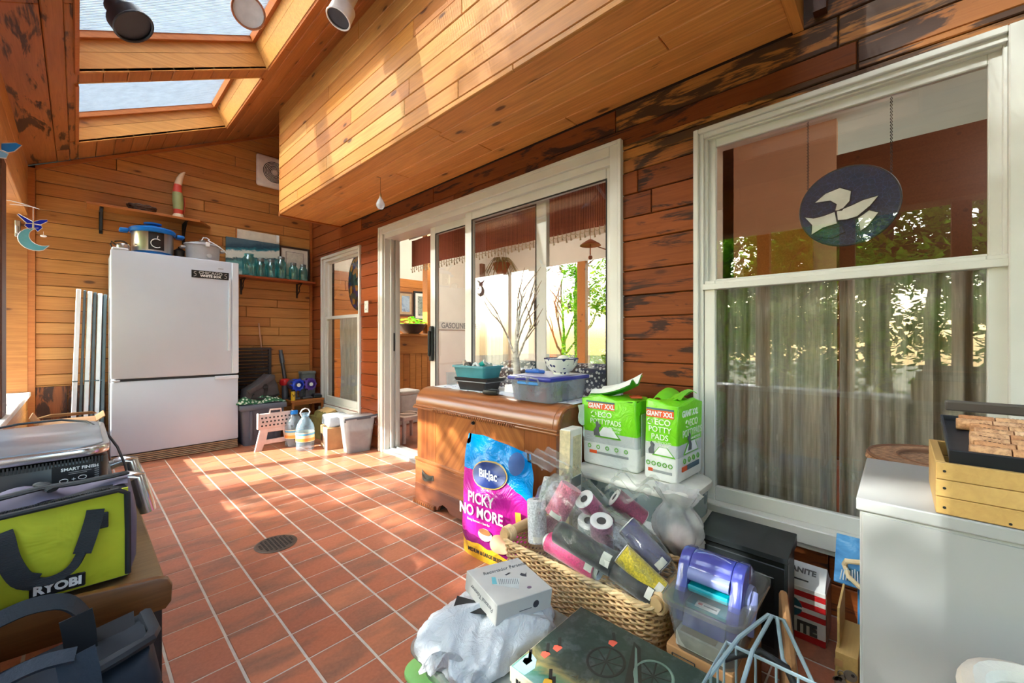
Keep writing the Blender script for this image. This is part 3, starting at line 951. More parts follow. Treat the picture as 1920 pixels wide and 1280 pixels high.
# ================================================================ ROOM BEHIND THE GLASS
M_WALLW = pm('plaster_white', (216, 214, 204), 0.8, var=0.03, scale=3)
M_PEACH = pm('plaster_peach', (206, 158, 124), 0.8, var=0.05, scale=2)
M_ORNG = wood('boards_inside', [(190, 126, 68), (200, 136, 76), (178, 114, 60)], rough=0.4)
M_BROWN = wood('boards_brown', [(104, 56, 34), (112, 62, 38)], rough=0.45)
HI = HX + 0.13
fl = struct('floor_house')
MB().box((HI - 0.11, -2.2, -0.06), (6.7, 6.6, -0.006)).build('tile_field', pm('inside_tile', (150, 84, 58), 0.35, var=0.2, scale=6), fl)
ch = struct('ceiling_house')
MB().prism([(HI, 2.42), (4.4, 2.95), (6.7, 2.95), (6.7, 3.1), (4.4, 3.1), (HI, 2.57)], -2.2, 6.6, 'y').build('plaster', M_WALLW, ch)
wh = struct('wall_house_far')
bk = MB()
bk.box((6.5, 5.0, 0), (6.62, 6.6, 3.0)); bk.box((6.5, 1.2, 0), (6.62, 5.0, 0.5)); bk.box((6.5, 1.2, 2.5), (6.62, 5.0, 3.0)); bk.box((6.5, 1.2, 0.5), (6.62, 2.6, 2.5))
bk.build('plaster', M_WALLW, wh)
for y in (2.62, 3.46, 4.32, 4.98):
    MB().box((6.46, y - 0.09, 0.5), (6.62, y + 0.09, 2.5), 0.004).build('post', M_ORNG, wh)
MB().box((6.40, 2.6, 0.45), (6.62, 5.05, 0.5)).build('sill', M_ORNG, wh)
for a, b_ in ((2.71, 3.37), (3.55, 4.23), (4.41, 4.89)):
    MB().box((6.57, a, 0.5), (6.575, b_, 2.5)).build('pane', glass('porch_glass', 1.25), wh)
wk = struct('wall_house_end')
bk = MB()
bk.box((HI, 6.3, 0), (6.62, 6.42, 3.0))
bk.build('plaster', M_WALLW, wk)
boarding(wk, M_ORNG, (0, 6.3, 0), (1, 0, 0), (0, 0, 1), (HI, 4.62), 0, [0, 0.15, 0.3, 0.45, 0.6, 0.75, 0.9, 1.05, 1.2, 1.35, 1.5, 1.65, 1.8, 1.95, 2.1], joints=(2, 3))
MB().box((5.70, 6.24, 0.0), (5.80, 6.32, 2.6)).build('post', M_BROWN, wk)
MB().box((4.42, 6.2, 0.0), (4.60, 6.32, 2.75)).build('post', M_ORNG, wk)
wp = struct('wall_house_side')
MB().box((4.5, -2.2, 0), (4.6, 0.39, 2.63)).build('boards', M_BROWN, wp)
MB().box((4.5, 0.39, 0), (4.6, 1.3, 2.95)).build('plaster', M_PEACH, wp)
MB().box((4.5, 1.2, 0), (6.6, 1.3, 2.95)).build('plaster', M_WALLW, wp)
MB().box((HI, -2.3, 0), (4.6, -2.2, 2.95)).build('plaster', M_WALLW, wp)
MB().box((4.44, 0.55, 0.0), (4.5, 1.1, 2.03), 0.004).build('door_leaf', M_ORNG, wp)

# ---- upper storey over the rooms behind
up_ = struct('wall_house_upper')
MB().box((1.42, -3.0, 3.45), (6.9, 7.0, 6.3)).build('siding', M_BROWN, up_)
MB().prism([(1.2, 6.3), (7.1, 6.3), (4.15, 7.7)], -3.2, 7.2, 'y').build('roof', pm('shingle_grey', (70, 68, 66), 0.9), up_)
# ---- lamps added to brighten the rooms behind
def fill_lamp(x, y, z, e, lab):
    t = thing('fill_lamp', lab, 'lamp', (x, y, z))
    k = NT('fill_globe'); k.b.inputs['Emission Color'].default_value = (1.0, 0.86, 0.68, 1); k.b.inputs['Emission Strength'].default_value = 2.0; k.b.inputs['Base Color'].default_value = (0.9, 0.9, 0.88, 1)
    MB().lathe([(0, -0.11), (0.07, -0.10), (0.13, -0.05), (0.14, -0.01), (0.13, 0.0), (0, 0.0)], 20).build('globe', k.m, t, True)
    MB().cyl((0, 0, 0), (0, 0, 0.025), 0.15, n=20).build('canopy', pm('rod_white', (210, 206, 196), 0.4), t, True)
    L = bpy.data.objects.new('lamp_light', bpy.data.lights.new('lamp_light', 'POINT')); COL.objects.link(L); L.parent = t; L.location = (0, 0, -0.2)
    L.data.energy = e; L.data.color = (1.0, 0.86, 0.70); L.data.shadow_soft_size = 0.12
fill_lamp(4.0, 4.6, 2.78, 40, 'added round ceiling lamp brightening the kitchen behind the patio door')
fill_lamp(3.4, -0.9, 2.68, 8, 'added unseen ceiling lamp brightening the room behind the large window')
# ---- half wall with cap, between kitchen and dining room
hw = struct('wall_partition')
MB().box((3.0, 5.0, 0), (3.49, 5.12, 1.08)).build('core', M_ORNG, hw)
for i in range(5):
    MB().box((3.0 + i * 0.098 + 0.002, 4.985, 0.0), (3.0 + (i + 1) * 0.098 - 0.002, 5.0, 0.84), 0.003).build('plank', M_ORNG, hw)
MB().box((2.99, 4.975, 0.84), (3.5, 5.0, 1.08), 0.003).build('rail', M_ORNG, hw)
MB().box((2.96, 4.94, 1.08), (3.53, 5.16, 1.12), 0.006).build('cap', M_ORNG, hw)
MB().box((3.50, 5.0, 0), (3.56, 5.12, 2.6)).build('post', M_ORNG, hw)
# ---- plant bowl on the half wall
t = thing('plant_bowl', 'dark bowl of bright green leafy plant on the wooden half wall inside the door', 'plant', (3.27, 5.06, 1.121))
MB().lathe([(0.0, 0.0), (0.10, 0.0), (0.16, 0.05), (0.21, 0.13), (0.205, 0.135), (0.15, 0.06), (0.0, 0.04)], 20).build('bowl', pm('bowl_dark', (64, 56, 50), 0.6, bump=0.2), t, True)
m = MB()
rnd = random.Random(5)
for i in range(46):
    a = rnd.uniform(0, 6.3); r = rnd.uniform(0.02, 0.2); z = 0.12 + rnd.uniform(0, 0.11) * (1.2 - r * 3)
    c = Vector((math.cos(a) * r, math.sin(a) * r, z)); u = Vector((math.cos(a), math.sin(a), rnd.uniform(-0.2, 0.4))).normalized(); w = u.cross(Vector((0, 0, 1))).normalized()
    s = rnd.uniform(0.035, 0.06)
    m.poly([c - u * s, c - w * s * 0.6 + Vector((0, 0, 0.012)), c + u * s, c + w * s * 0.6 + Vector((0, 0, 0.012))])
m.build('foliage', leaf_mat('leaves_bright', [(70, 130, 30), (110, 170, 50), (150, 200, 80), (180, 215, 110)]), t)
# ---- framed pictures beyond the half wall
def picture(x, y, z, w, h, lab, fc, mc, ic, face=FACE_NY, lean=0.0):
    t = thing('framed_picture', lab, 'picture', (x, y, z), 0)
    fw_ = min(w, h) * 0.09
    m = MB(); m.box((-w / 2, -0.02, 0), (-w / 2 + fw_, 0, h)); m.box((w / 2 - fw_, -0.02, 0), (w / 2, 0, h)); m.box((-w / 2 + fw_, -0.02, 0), (w / 2 - fw_, 0, fw_)); m.box((-w / 2 + fw_, -0.02, h - fw_), (w / 2 - fw_, 0, h))
    m.build('frame', fc, t)
    MB().box((-w / 2 + fw_, -0.012, fw_), (w / 2 - fw_, -0.006, h - fw_)).build('mat_board', mc, t)
    q = min(w, h) * 0.24
    MB().box((-w / 2 + q, -0.014, q), (w / 2 - q, -0.011, h - q)).build('print', ic, t)
    return t
def art_mat(name, cs, scale=6):
    if name in _pm: return _pm[name]
    k = NT(name); v = k.coords('Object', (1, 1, 1), 5.0)
    f = k.noise(v, scale, 5, 0.6, 0.7)
    n = len(cs)
    k.l(k.ramp(f, [(0.3 + 0.4 * i / max(1, n - 1), lin(c)) for i, c in enumerate(cs)]), k.b.inputs['Base Color'])
    k.b.inputs['Roughness'].default_value = 0.4
    _pm[name] = k.m
    return k.m
MFB = pm('frame_black', (22, 20, 20), 0.4); MFBR = pm('frame_brown', (86, 56, 34), 0.45)
MMAT = pm('mat_white', (226, 224, 216), 0.8)
picture(3.93, 6.275, 1.45, 0.30, 0.42, 'narrow brown framed print on the far boards, left of the black one', MFBR, pm('mat_tan', (170, 150, 120), 0.8), art_mat('print_blue', [(90, 120, 160), (150, 170, 190), (60, 80, 110)]))
picture(4.27, 6.27, 1.38, 0.36, 0.52, 'black framed print with white mat seen through the open door', MFB, MMAT, art_mat('print_green', [(70, 84, 76), (150, 160, 150), (40, 50, 48)], 20))
# ---- embossed street sign on the far wall
t = thing('street_sign', 'white embossed street sign lettered GASOLINE ALLEY on the kitchen wall', 'sign', (5.2, 6.28, 1.30))
MB().box((-0.62, -0.008, -0.075), (0.62, 0.0, 0.075), 0.006).build('plate', pm('sign_white', (198, 196, 188), 0.5), t)
text('GASOLINE ALLEY', 0.15, pm('sign_grey', (98, 98, 96), 0.5), t, (0, -0.010, 0), FACE_NY, sx=0.86, bold=0.003)
# ---- pale pictures on the dining room wall
for x, y, z, w, h, lab in ((5.95, 5.98, 1.45, 0.0, 0.0, ''),):
    pass
def picx(x, y, z, w, h, lab, fc, mc, ic):
    t = picture(x, y, z, w, h, lab, fc, mc, ic); t.rotation_euler = (0, 0, -PI / 2); return t
picx(6.48, 5.25, 1.72, 0.24, 0.34, 'small dark framed picture high on the pale dining wall, beside the window', MFBR, MMAT, art_mat('print_grey', [(120, 120, 116), (190, 190, 186), (80, 80, 84)], 14))
picx(6.48, 5.22, 1.18, 0.26, 0.36, 'orange framed picture lower on the pale dining wall, beside the window', pm('frame_orange', (190, 120, 70), 0.5), MMAT, art_mat('print_aqua', [(110, 170, 160), (190, 210, 200), (90, 130, 130)], 14))
picx(6.48, 5.72, 1.30, 0.52, 0.68, 'large pale picture on the dining wall behind the twig tree', MFB, MMAT, art_mat('print_pale', [(190, 206, 204), (220, 226, 220), (150, 180, 182)], 5))
# ---- white curtains of the far window
cw = pm('sheer_white', (206, 212, 206), 0.9)
def curtain(name, lab, x, y0, y1, z0, z1, mat, amp=0.025, waves=9, along='y', pinch=0.0, group=None):
    t = thing(name, lab, 'curtain', (x, (y0 + y1) / 2, z0) if along == 'y' else ((y0 + y1) / 2, x, z0), 0, group)
    w = y1 - y0; h = z1 - z0
    rnd = random.Random(int(abs(y0) * 100) + 3); ph = [rnd.uniform(0, 6) for _ in range(4)]
    def fn(u, v):
        s = (u - 0.5) * w
        d = amp * (math.sin(u * waves * 2 * PI + ph[0]) + 0.5 * math.sin(u * waves * 3.7 * PI + ph[1] + v)) * (0.55 + 0.45 * (1 - v)) + 0.01 * math.sin(v * 5 + ph[2])
        if pinch: s += pinch * (1 - v) ** 2 * (u)
        return (d, s, v * h) if along == 'y' else (s, d, v * h)
    m = MB(); m.grid(fn, waves * 14, 8, 0.002)
    m.build('panel', mat, t, True, angle=80)
    m = MB()
    if along == 'y': m.cyl((0, -w / 2 - 0.03, h), (0, w / 2 + 0.03, h), 0.006, n=8)
    else: m.cyl((-w / 2 - 0.03, 0, h), (w / 2 + 0.03, 0, h), 0.006, n=8)
    m.build('rod', pm('rod_white', (210, 206, 196), 0.4), t)
    return t
curtain('sheer_curtain', 'white sheer curtain at the far dining window', 6.22, 5.86, 6.42, 0.3, 2.5, cw, along='x', waves=5)
# ---- linen cafe curtains behind the porch windows
def linen(name, c, tr=0.35):
    k = NT(name); v = k.coords('Object', (1, 1, 1))
    vs = k.n('Mapping'); vs.inputs['Scale'].default_value = (60, 60, 3); k.l(v, vs.inputs[0])
    f = k.noise(vs.outputs[0], 2.0, 4)
    a = lin(c); lo = tuple(x * 0.72 for x in a[:3]) + (1,)
    col = k.ramp(f, [(0.35, lo), (0.7, a)])
    vo = k.n('TexVoronoi'); vo.inputs['Scale'].default_value = 1
    v2 = k.n('Mapping'); v2.inputs['Scale'].default_value = (30, 30, 9); k.l(v, v2.inputs[0]); k.l(v2.outputs[0], vo.inputs['Vector'])
    col = k.mix(k.ramp(vo.outputs['Distance'], [(0.10, (0.6,) * 3 + (1,)), (0.16, (0, 0, 0, 1))]), col, lin((224, 220, 204)))
    df = k.n('BsdfDiffuse'); tl = k.n('BsdfTranslucent'); k.l(col, df.inputs[0]); k.l(col, tl.inputs[0])
    m = k.n('MixShader'); m.inputs[0].default_value = tr; k.l(df.outputs[0], m.inputs[1]); k.l(tl.outputs[0], m.inputs[2])
    k.l(m.outputs[0], k.out.inputs['Surface']); return k.m
LINEN = linen('linen', (206, 200, 182), 0.45)
curtain('cafe_curtain', 'grey linen curtain behind the lower sash of the large window, left of its dark slit', 2.16, 0.188, 0.70, 0.30, 1.29, LINEN, waves=6)
curtain('cafe_curtain', 'grey linen curtain behind the lower sash of the large window, right of its dark slit', 2.175, -0.32, 0.178, 0.30, 1.29, LINEN, waves=7)
curtain('cafe_curtain', 'pale pleated curtain behind the lower half of the small corner window', 2.13, 3.96, 4.78, 0.30, 1.29, linen('linen_pale', (222, 222, 210), 0.5), amp=0.018, waves=9)
# ---- woven valance with tassels over the patio door
t = thing('valance', 'red brown woven valance with cream tassels inside the patio door', 'valance', (2.22, 2.33, 1.74))
def vf(u, v): return (0.006 * math.sin(u * 40), (u - 0.5) * 2.2, v * (0.27 + 0.02 * math.sin(u * 5)))
m = MB(); m.grid(vf, 110, 4, 0.004)
k = NT('valance_weave'); v = k.coords('Object', (1, 1, 1)); wv = k.n('TexWave', bands_direction='Y'); wv.inputs['Scale'].default_value = 26; wv.inputs['Distortion'].default_value = 0.6
k.l(v, wv.inputs['Vector'])
k.l(k.ramp(wv.outputs['Fac'], [(0.2, lin((112, 48, 36))), (0.8, lin((176, 100, 78)))]), k.b.inputs['Base Color']); k.b.inputs['Roughness'].default_value = 0.9; k.bump(wv.outputs['Fac'], 0.5, 0.004)
m.build('cloth', k.m, t, True)
m = MB()
for i in range(62):
    y = -1.09 + i * 0.0357; L = 0.05 + 0.012 * math.sin(i * 2.1)
    m.tube([(0, y, 0.004), (0, y + 0.004, -L * 0.5), (0.002, y, -L)], [0.0035, 0.003, 0.007], 5)
    m.tube([(0, y, -L * 0.25), (0, y + 0.018, -L * 0.45), (0, y + 0.036, -L * 0.25)], 0.002, 4)
m.build('tassel', pm('tassel_cream', (202, 186, 158), 0.9), t, kind='stuff')
MB().cyl((0, -1.14, 0.275), (0, 1.14, 0.275), 0.008, n=8).build('rod', pm('rod_white', (210, 206, 196), 0.4), t)
# ---- hanging spider plant
t = thing('hanging_planter', 'hanging terracotta pot with trailing spider plant seen through the patio door', 'plant', (3.2, 3.18, 1.76))
MB().lathe([(0, 0), (0.05, 0), (0.095, 0.10), (0.1, 0.115), (0.09, 0.115), (0.085, 0.09), (0, 0.09)], 18).build('pot', pm('terracotta', (168, 104, 72), 0.8), t, True)
m = MB()
for i in range(3):
    a = i * 2.1; m.tube([(0.09 * math.cos(a), 0.09 * math.sin(a), 0.11), (0, 0, 0.62)], 0.002, 4)
m.tube([(0, 0, 0.62), (0, 0, 0.95)], 0.003, 4)
m.build('cord', pm('cord_brown', (120, 96, 72), 0.9), t)
m = MB()
for i in range(26):
    a = i * 2.4; L = 0.10 + 0.05 * random.random()
    m.ribbon([(0.03 * math.cos(a), 0.03 * math.sin(a), 0.10), (0.09 * math.cos(a), 0.09 * math.sin(a), 0.17), ((0.08 + L) * math.cos(a), (0.08 + L) * math.sin(a), 0.10 - L * 0.8)], 0.012, 0.001, (-math.sin(a), math.cos(a), 0))
m.build('leaves', pm('spider_leaf', (150, 150, 92), 0.7, var=0.3), t)
# ---- patterned sofa below the dining window
t = thing('sofa', 'sofa back in dark blue and white patterned fabric inside the patio door', 'sofa', (2.75, 1.95, 0), 0)
k = NT('sofa_print'); v = k.coords('Object', (1, 1, 1)); vo = k.n('TexVoronoi'); vo.inputs['Scale'].default_value = 38; k.l(v, vo.inputs['Vector'])
k.l(k.ramp(vo.outputs['Distance'], [(0.34, lin((196, 198, 196))), (0.42, lin((44, 50, 66)))]), k.b.inputs['Base Color']); k.b.inputs['Roughness'].default_value = 0.9
MB().box((-0.30, -0.95, 0.38), (-0.06, 0.55, 0.86), 0.06, seg=3).build('backrest', k.m, t, True)
MB().box((-0.06, -0.95, 0.16), (0.62, 0.55, 0.46), 0.05, seg=3).build('seat', k.m, t, True)
for y in (-1.08, 0.5):
    MB().box((-0.25, y, 0.12), (0.6, y + 0.16, 0.64), 0.05, seg=3).build('arm', k.m, t, True)
for x in (-0.2, 0.52):
    for y in (-0.95, 0.5): MB().cyl((x, y, 0), (x, y, 0.17), 0.02, 0.03, 8).build('leg', MFBR, t)
# ---- copper chandelier
t = thing('chandelier', 'copper ceiling lamp with chain hung inside the patio door', 'lamp', (4.0, 2.55, 2.02))
MB().lathe([(0, 0.16), (0.03, 0.15), (0.11, 0.10), (0.12, 0.085), (0.10, 0.09), (0, 0.11)], 18).build('shade', pm('copper', (168, 100, 68), 0.35, 0.8), t, True)
m = MB(); m.tube([(0, 0, 0.15), (0, 0, 0.86)], 0.004, 6); m.tube([(0.1, 0, 0.10), (0.25, -0.15, 0.03), (0.45, -0.4, 0.06), (0.6, -0.6, 0.14)], 0.006, 6)
m.build('chain', pm('copper', (168, 100, 68), 0.35, 0.8), t)
m = MB(); m.tube([(0, 0, 0.1), (0, 0, -0.02)], 0.008, 6); m.ball((0, 0, -0.05), 0.025, 10); m.ball((0.0, 0.0, -0.095), 0.018, 8); m.build('finial', pm('copper', (168, 100, 68), 0.35, 0.8), t)
# ---- feeder and white cabinet just inside the door
t = thing('pet_feeder', 'pale pink raised pet bowl stand on the floor inside the open door', 'pet feeder', (2.36, 3.72, 0), 0.1)
m = MB(); m.box((-0.16, -0.14, 0.22), (0.16, 0.14, 0.265), 0.012, seg=2); m.build('top', pm('feeder_pink', (206, 176, 160), 0.5), t)
for x in (-0.13, 0.13):
    for y in (-0.11, 0.11): MB().cyl((x * 1.08, y * 1.08, 0), (x, y, 0.23), 0.018, 0.022, 8).build('leg', pm('feeder_pink', (206, 176, 160), 0.5), t)
MB().lathe([(0.085, 0.27), (0.095, 0.272), (0.07, 0.235), (0, 0.23)], 18).build('bowl', pm('steel', (170, 170, 172), 0.25, 0.9), t, True)
t = thing('waste_bin', 'small white lidded bin on the floor inside the open door, behind the pet stand', 'bin', (2.80, 4.5, 0), 0.1)
MB().box((-0.14, -0.12, 0.0), (0.14, 0.12, 0.36), 0.02, seg=2).build('body', pm('bin_white', (222, 216, 206), 0.5), t)
MB().box((-0.15, -0.13, 0.36), (0.15, 0.13, 0.41), 0.015, seg=2).build('lid', pm('bin_white', (222, 216, 206), 0.5), t)
# ---- stained glass oval in the small window
def glass_art(name, col, rough=0.3, tr=0.5):
    if name in _pm: return _pm[name]
    k = NT(name); k.b.inputs['Base Color'].default_value = lin(col); k.b.inputs['Roughness'].default_value = rough
    v = k.coords('Object', (1, 1, 1)); vo = k.n('TexVoronoi', feature='DISTANCE_TO_EDGE'); vo.inputs['Scale'].default_value = 60; k.l(v, vo.inputs['Vector'])
    k.l(k.ramp(vo.outputs['Distance'], [(0.01, lin([min(255, c * 1.35 + 14) for c in col])), (0.05, lin(col))]), k.b.inputs['Base Color'])
    _pm[name] = k.m; return k.m
t = thing('stained_glass_oval', 'dark multicoloured oval glass panel hung in the upper sash of the corner window', 'ornament', (2.09, 4.26, 1.36))
k = NT('oval_glass'); v = k.coords('Object', (1, 1, 1)); vo = k.n('TexVoronoi'); vo.inputs['Scale'].default_value = 17; k.l(v, vo.inputs['Vector'])
k.l(k.ramp(vo.outputs['Color'], [(0.2, lin((24, 30, 40))), (0.4, lin((40, 74, 70))), (0.55, lin((30, 46, 110))), (0.68, lin((176, 124, 40))), (0.78, lin((40, 60, 40))), (0.9, lin((150, 70, 60)))], 'CONSTANT'), k.b.inputs['Base Color']); k.b.inputs['Roughness'].default_value = 0.2
ov = [(0.23 * math.cos(a * PI / 20), 0.30 + 0.30 * math.sin(a * PI / 20)) for a in range(40)]
MB().prism(ov, -0.004, 0.004, 'x').build('glass', k.m, t)
MB().tube([(0, p[0], p[1]) for p in ov], 0.008, 6, closed=True).build('rim', pm('lead', (60, 62, 66), 0.5, 0.5), t)
MB().tube([(0, 0.1, 0.59), (0, 0.12, 0.62)], 0.002, 4).build('hanger', pm('lead', (60, 62, 66), 0.5, 0.5), t)
# ---- stained glass whale roundel in the large window
t = thing('stained_glass_roundel', 'dark blue stained glass roundel with a white whale, hung in the large window', 'ornament', (2.10, 0.148, 1.57))
R = 0.155
circ = [(R * math.cos(a * PI / 24), R * math.sin(a * PI / 24)) for a in range(48)]
MB().prism(circ, -0.003, 0.003, 'x').build('glass', glass_art('glass_navy', (30, 42, 66)), t)
MB().tube([(0, p[0], p[1]) for p in circ], 0.0045, 6, closed=True).build('rim', pm('lead', (60, 62, 66), 0.5, 0.5), t)
WG = pm('glass_cream', (214, 210, 196), 0.3)
GN = glass_art('glass_navy', (30, 42, 66))
def piece(pts, nm, mat):       # pts in picture sense: x to the right, z up, in units of R
    q = [(-p[0] * R, p[1] * R) for p in pts]
    MB().prism(q, -0.0062, -0.003, 'x').build(nm, mat, t)
    MB().tube([(-0.0062, p[0], p[1]) for p in q], 0.0022, 5, closed=True).build('lead_line', pm('lead', (60, 62, 66), 0.5, 0.5), t)
piece([(-0.68, 0.22), (-0.45, 0.42), (-0.15, 0.5), (0.08, 0.36), (0.05, 0.1), (-0.12, -0.1), (-0.25, -0.08), (-0.22, 0.08), (-0.35, 0.2)], 'tail', WG)
piece([(-0.9, -0.12), (-0.7, -0.18), (-0.5, -0.16), (-0.25, -0.1), (-0.2, -0.42), (-0.5, -0.48), (-0.75, -0.62), (-0.74, -0.36)], 'fin', WG)
piece([(-0.22, -0.1), (0.1, 0.0), (0.3, 0.08), (0.6, 0.12), (0.45, -0.1), (0.2, -0.32), (-0.02, -0.36), (-0.2, -0.34)], 'body', WG)
piece([(-0.72, -0.64), (-0.45, -0.5), (-0.1, -0.5), (-0.05, -0.66), (-0.3, -0.78), (-0.55, -0.72)], 'wave', GN)
piece([(0.2, -0.36), (0.42, -0.2), (0.6, -0.3), (0.4, -0.6), (0.25, -0.7)], 'fluke', WG)
m = MB()
for s in (-1, 1):
    for i in range(34):
        z = 0.10 + i * 0.0125
        if z > 0.40: break
        m.tube([(0, s * 0.128 - 0.003, z), (0, s * 0.128, z + 0.008), (0, s * 0.128 + 0.003, z), (0, s * 0.128, z - 0.006)], 0.0014, 4, closed=True)
m.build('chain', pm('lead', (60, 62, 66), 0.5, 0.5), t, kind='stuff')
# ================================================================ FAR END OF THE PORCH
FRW = pm('appliance_white', (196, 206, 218), 0.38, var=0.02, scale=3)
FRE = pm('appliance_edge', (212, 220, 230), 0.35, var=0.02)
M_BLK = pm('black_plastic', (24, 24, 26), 0.45)
M_STEEL = pm('brushed_steel', (186, 186, 188), 0.28, 0.9, var=0.06, scale=40, stretch=(1, 1, 0.05))
M_TXW = pm('print_white', (236, 236, 232), 0.6)
M_TXK = pm('print_black', (24, 24, 24), 0.6)
M_CARD = pm('cardboard', (176, 132, 86), 0.85, var=0.08, scale=12)
# ---- refrigerator
t = thing('refrigerator', 'tall white refrigerator with freezer below, standing on the tile at the end wall', 'refrigerator', (0.622, 4.63, 0))
MB().box((-0.435, 0.065, 0.02), (0.435, 0.50, 1.765), 0.008).build('cabinet', FRW, t)
d = MB(); d.box((-0.441, 0.0, 0.712), (0.441, 0.06, 1.775), 0.012, seg=2); d = d.build('upper_door', FRW, t, True)
g = MB(); g.prism([(0.352, 0.93), (0.372, 0.93), (0.378, 1.62), (0.362, 1.62)], -0.022, 0.002, 'y', 0.004); g.box((0.386, -0.012, 0.715), (0.441, 0.004, 1.772), 0.006); g.build('door_handle', FRE, d)
p = MB(); p.box((0.08, -0.004, 1.601), (0.363, 0.001, 1.668), 0.001); p.build('sticker', M_TXK, d)
text('CHICAGO', 0.034, pm('sticker_silver', (176, 176, 174), 0.5), d, (0.222, -0.0045, 1.648), FACE_NY, bold=0.001, sx=1.15)
text('WHITE SOX', 0.028, M_TXW, d, (0.222, -0.0045, 1.620), FACE_NY, bold=0.0012, sx=1.05)
for x in (0.106, 0.338):
    m = MB(); m.tube([(x + 0.008, -0.005, 1.655), (x - 0.006, -0.005, 1.652), (x - 0.008, -0.005, 1.640), (x + 0.008, -0.005, 1.632), (x + 0.006, -0.005, 1.618), (x - 0.010, -0.005, 1.612)], 0.0028, 5); m.build('emblem', pm('sticker_silver', (176, 176, 174), 0.5), d)
MB().box((0.28, -0.0012, 1.698), (0.32, 0.001, 1.703)).build('badge', pm('badge_grey', (120, 120, 122), 0.4), d)
d2 = MB(); d2.box((-0.441, 0.0, 0.088), (0.441, 0.06, 0.692), 0.012, seg=2); d2 = d2.build('lower_door', FRW, t, True)
g = MB(); g.box((0.25, -0.014, 0.664), (0.44, 0.004, 0.698), 0.005); g.build('door_handle', FRE, d2)
MB().box((-0.425, 0.012, 0.69), (0.425, 0.05, 0.714)).build('door_gasket', M_BLK, t)
h = MB(); h.cyl((-0.42, 0.02, 0.688), (-0.42, 0.02, 0.716), 0.012, n=10); h.box((-0.44, -0.004, 0.696), (-0.385, 0.03, 0.706), 0.002); h.build('hinge', FRE, t)
h = MB(); h.box((-0.435, 0.0, 1.773), (-0.33, 0.09, 1.792), 0.008); h.build('hinge_cover', FRE, t)
g = MB()
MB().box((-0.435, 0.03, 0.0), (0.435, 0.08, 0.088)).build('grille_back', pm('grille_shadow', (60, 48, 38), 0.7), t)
for i in range(5):
    MB().box((-0.438, 0.008, 0.006 + i * 0.016), (0.438, 0.032, 0.015 + i * 0.016), 0.002).build('slat', pm('grille_beige', (176, 146, 112), 0.5), t)
# ---- pressure cooker on the refrigerator
BLU = pm('cooker_blue', (22, 108, 190), 0.35)
t = thing('slow_cooker', 'stainless electric cooker with blue lid and black control panel on the refrigerator', 'cooker', (0.462, 4.87, 1.775))
MB().lathe([(0, 0), (0.125, 0), (0.132, 0.012), (0.132, 0.035), (0.128, 0.04), (0, 0.04)], 32).build('base', BLU, t, True)
MB().lathe([(0, 0.03), (0.140, 0.036), (0.144, 0.05), (0.144, 0.205), (0.13, 0.215), (0, 0.215)], 32).build('body', M_STEEL, t, True)
MB().lathe([(0.150, 0.203), (0.162, 0.210), (0.163, 0.235), (0.150, 0.248), (0.10, 0.262), (0.04, 0.268), (0, 0.268)], 32).build('lid', BLU, t, True)
m = MB(); m.lathe([(0, 0.266), (0.025, 0.266), (0.022, 0.285), (0.06, 0.290), (0.062, 0.302), (0.03, 0.306), (0, 0.306)], 20); m.build('lid_knob', BLU, t, True)
for s in (-1, 1):
    MB().box((s * 0.19 - 0.03, -0.05, 0.195), (s * 0.19 + 0.03, 0.05, 0.225), 0.012, seg=2).build('handle', BLU, t, True)
m = MB()
def cpf(u, v): 
    a = -PI / 2 + 0.08 + (u - 0.5) * 0.75; return (0.1455 * math.cos(a), 0.1455 * math.sin(a), 0.048 + v * 0.155)
m.grid(cpf, 8, 1, 0.003); pn = m.build('control_panel', M_BLK, t, True)
m = MB(); c0 = -PI / 2 + 0.08
m.tube([(0.1485 * math.cos(c0 + 0.26 * math.cos(a)), 0.1485 * math.sin(c0 + 0.26 * math.cos(a)), 0.105 + 0.038 * math.sin(a)) for a in [0.9 + i * 0.28 for i in range(17)]], 0.0035, 6); m.build('emblem', M_TXW, pn)
m = MB(); m.tube([(0.148 * math.cos(c0 + 0.03), 0.148 * math.sin(c0 + 0.03), 0.150), (0.148 * math.cos(c0 + 0.06), 0.148 * math.sin(c0 + 0.06), 0.172)], 0.003, 6); m.build('emblem', M_TXW, pn)
# ---- grey slow cooker
GRC = pm('stoneware_grey', (186, 184, 182), 0.3)
t = thing('slow_cooker', 'small pale grey oval slow cooker with white cord looped over its lid', 'cooker', (0.826, 4.87, 1.775))
MB().lathe([(0, 0), (0.115, 0), (0.128, 0.02), (0.136, 0.14), (0.142, 0.155), (0, 0.155)], 30, sy=0.8).build('body', GRC, t, True)
MB().lathe([(0.145, 0.152), (0.150, 0.160), (0.146, 0.170), (0.10, 0.188), (0.03, 0.196), (0, 0.196)], 30, sy=0.8).build('lid', pm('lid_glass_grey', (170, 170, 172), 0.12), t, True)
MB().lathe([(0, 0.194), (0.02, 0.194), (0.016, 0.21), (0.03, 0.214), (0, 0.222)], 16).build('lid_knob', GRC, t, True)
for s in (-1, 1): MB().box((s * 0.155 - 0.02, -0.04, 0.118), (s * 0.155 + 0.02, 0.04, 0.138), 0.008, seg=2).build('handle', GRC, t, True)
MB().cyl((0.03, -0.106, 0.055), (0.03, -0.128, 0.055), 0.022, 0.018, 16).build('dial', GRC, t, True)
m = MB(); m.tube([(-0.02, -0.06, 0.20), (0.0, -0.02, 0.24), (0.03, 0.0, 0.245), (0.045, -0.03, 0.225), (0.03, -0.06, 0.21), (0.09, -0.10, 0.17), (0.15, -0.12, 0.12), (0.17, -0.11, 0.09)], 0.005, 6); m.box((0.0, -0.125, 0.14), (0.035, -0.10, 0.185), 0.006); m.build('cord', pm('cord_white', (222, 220, 216), 0.5), t, True)
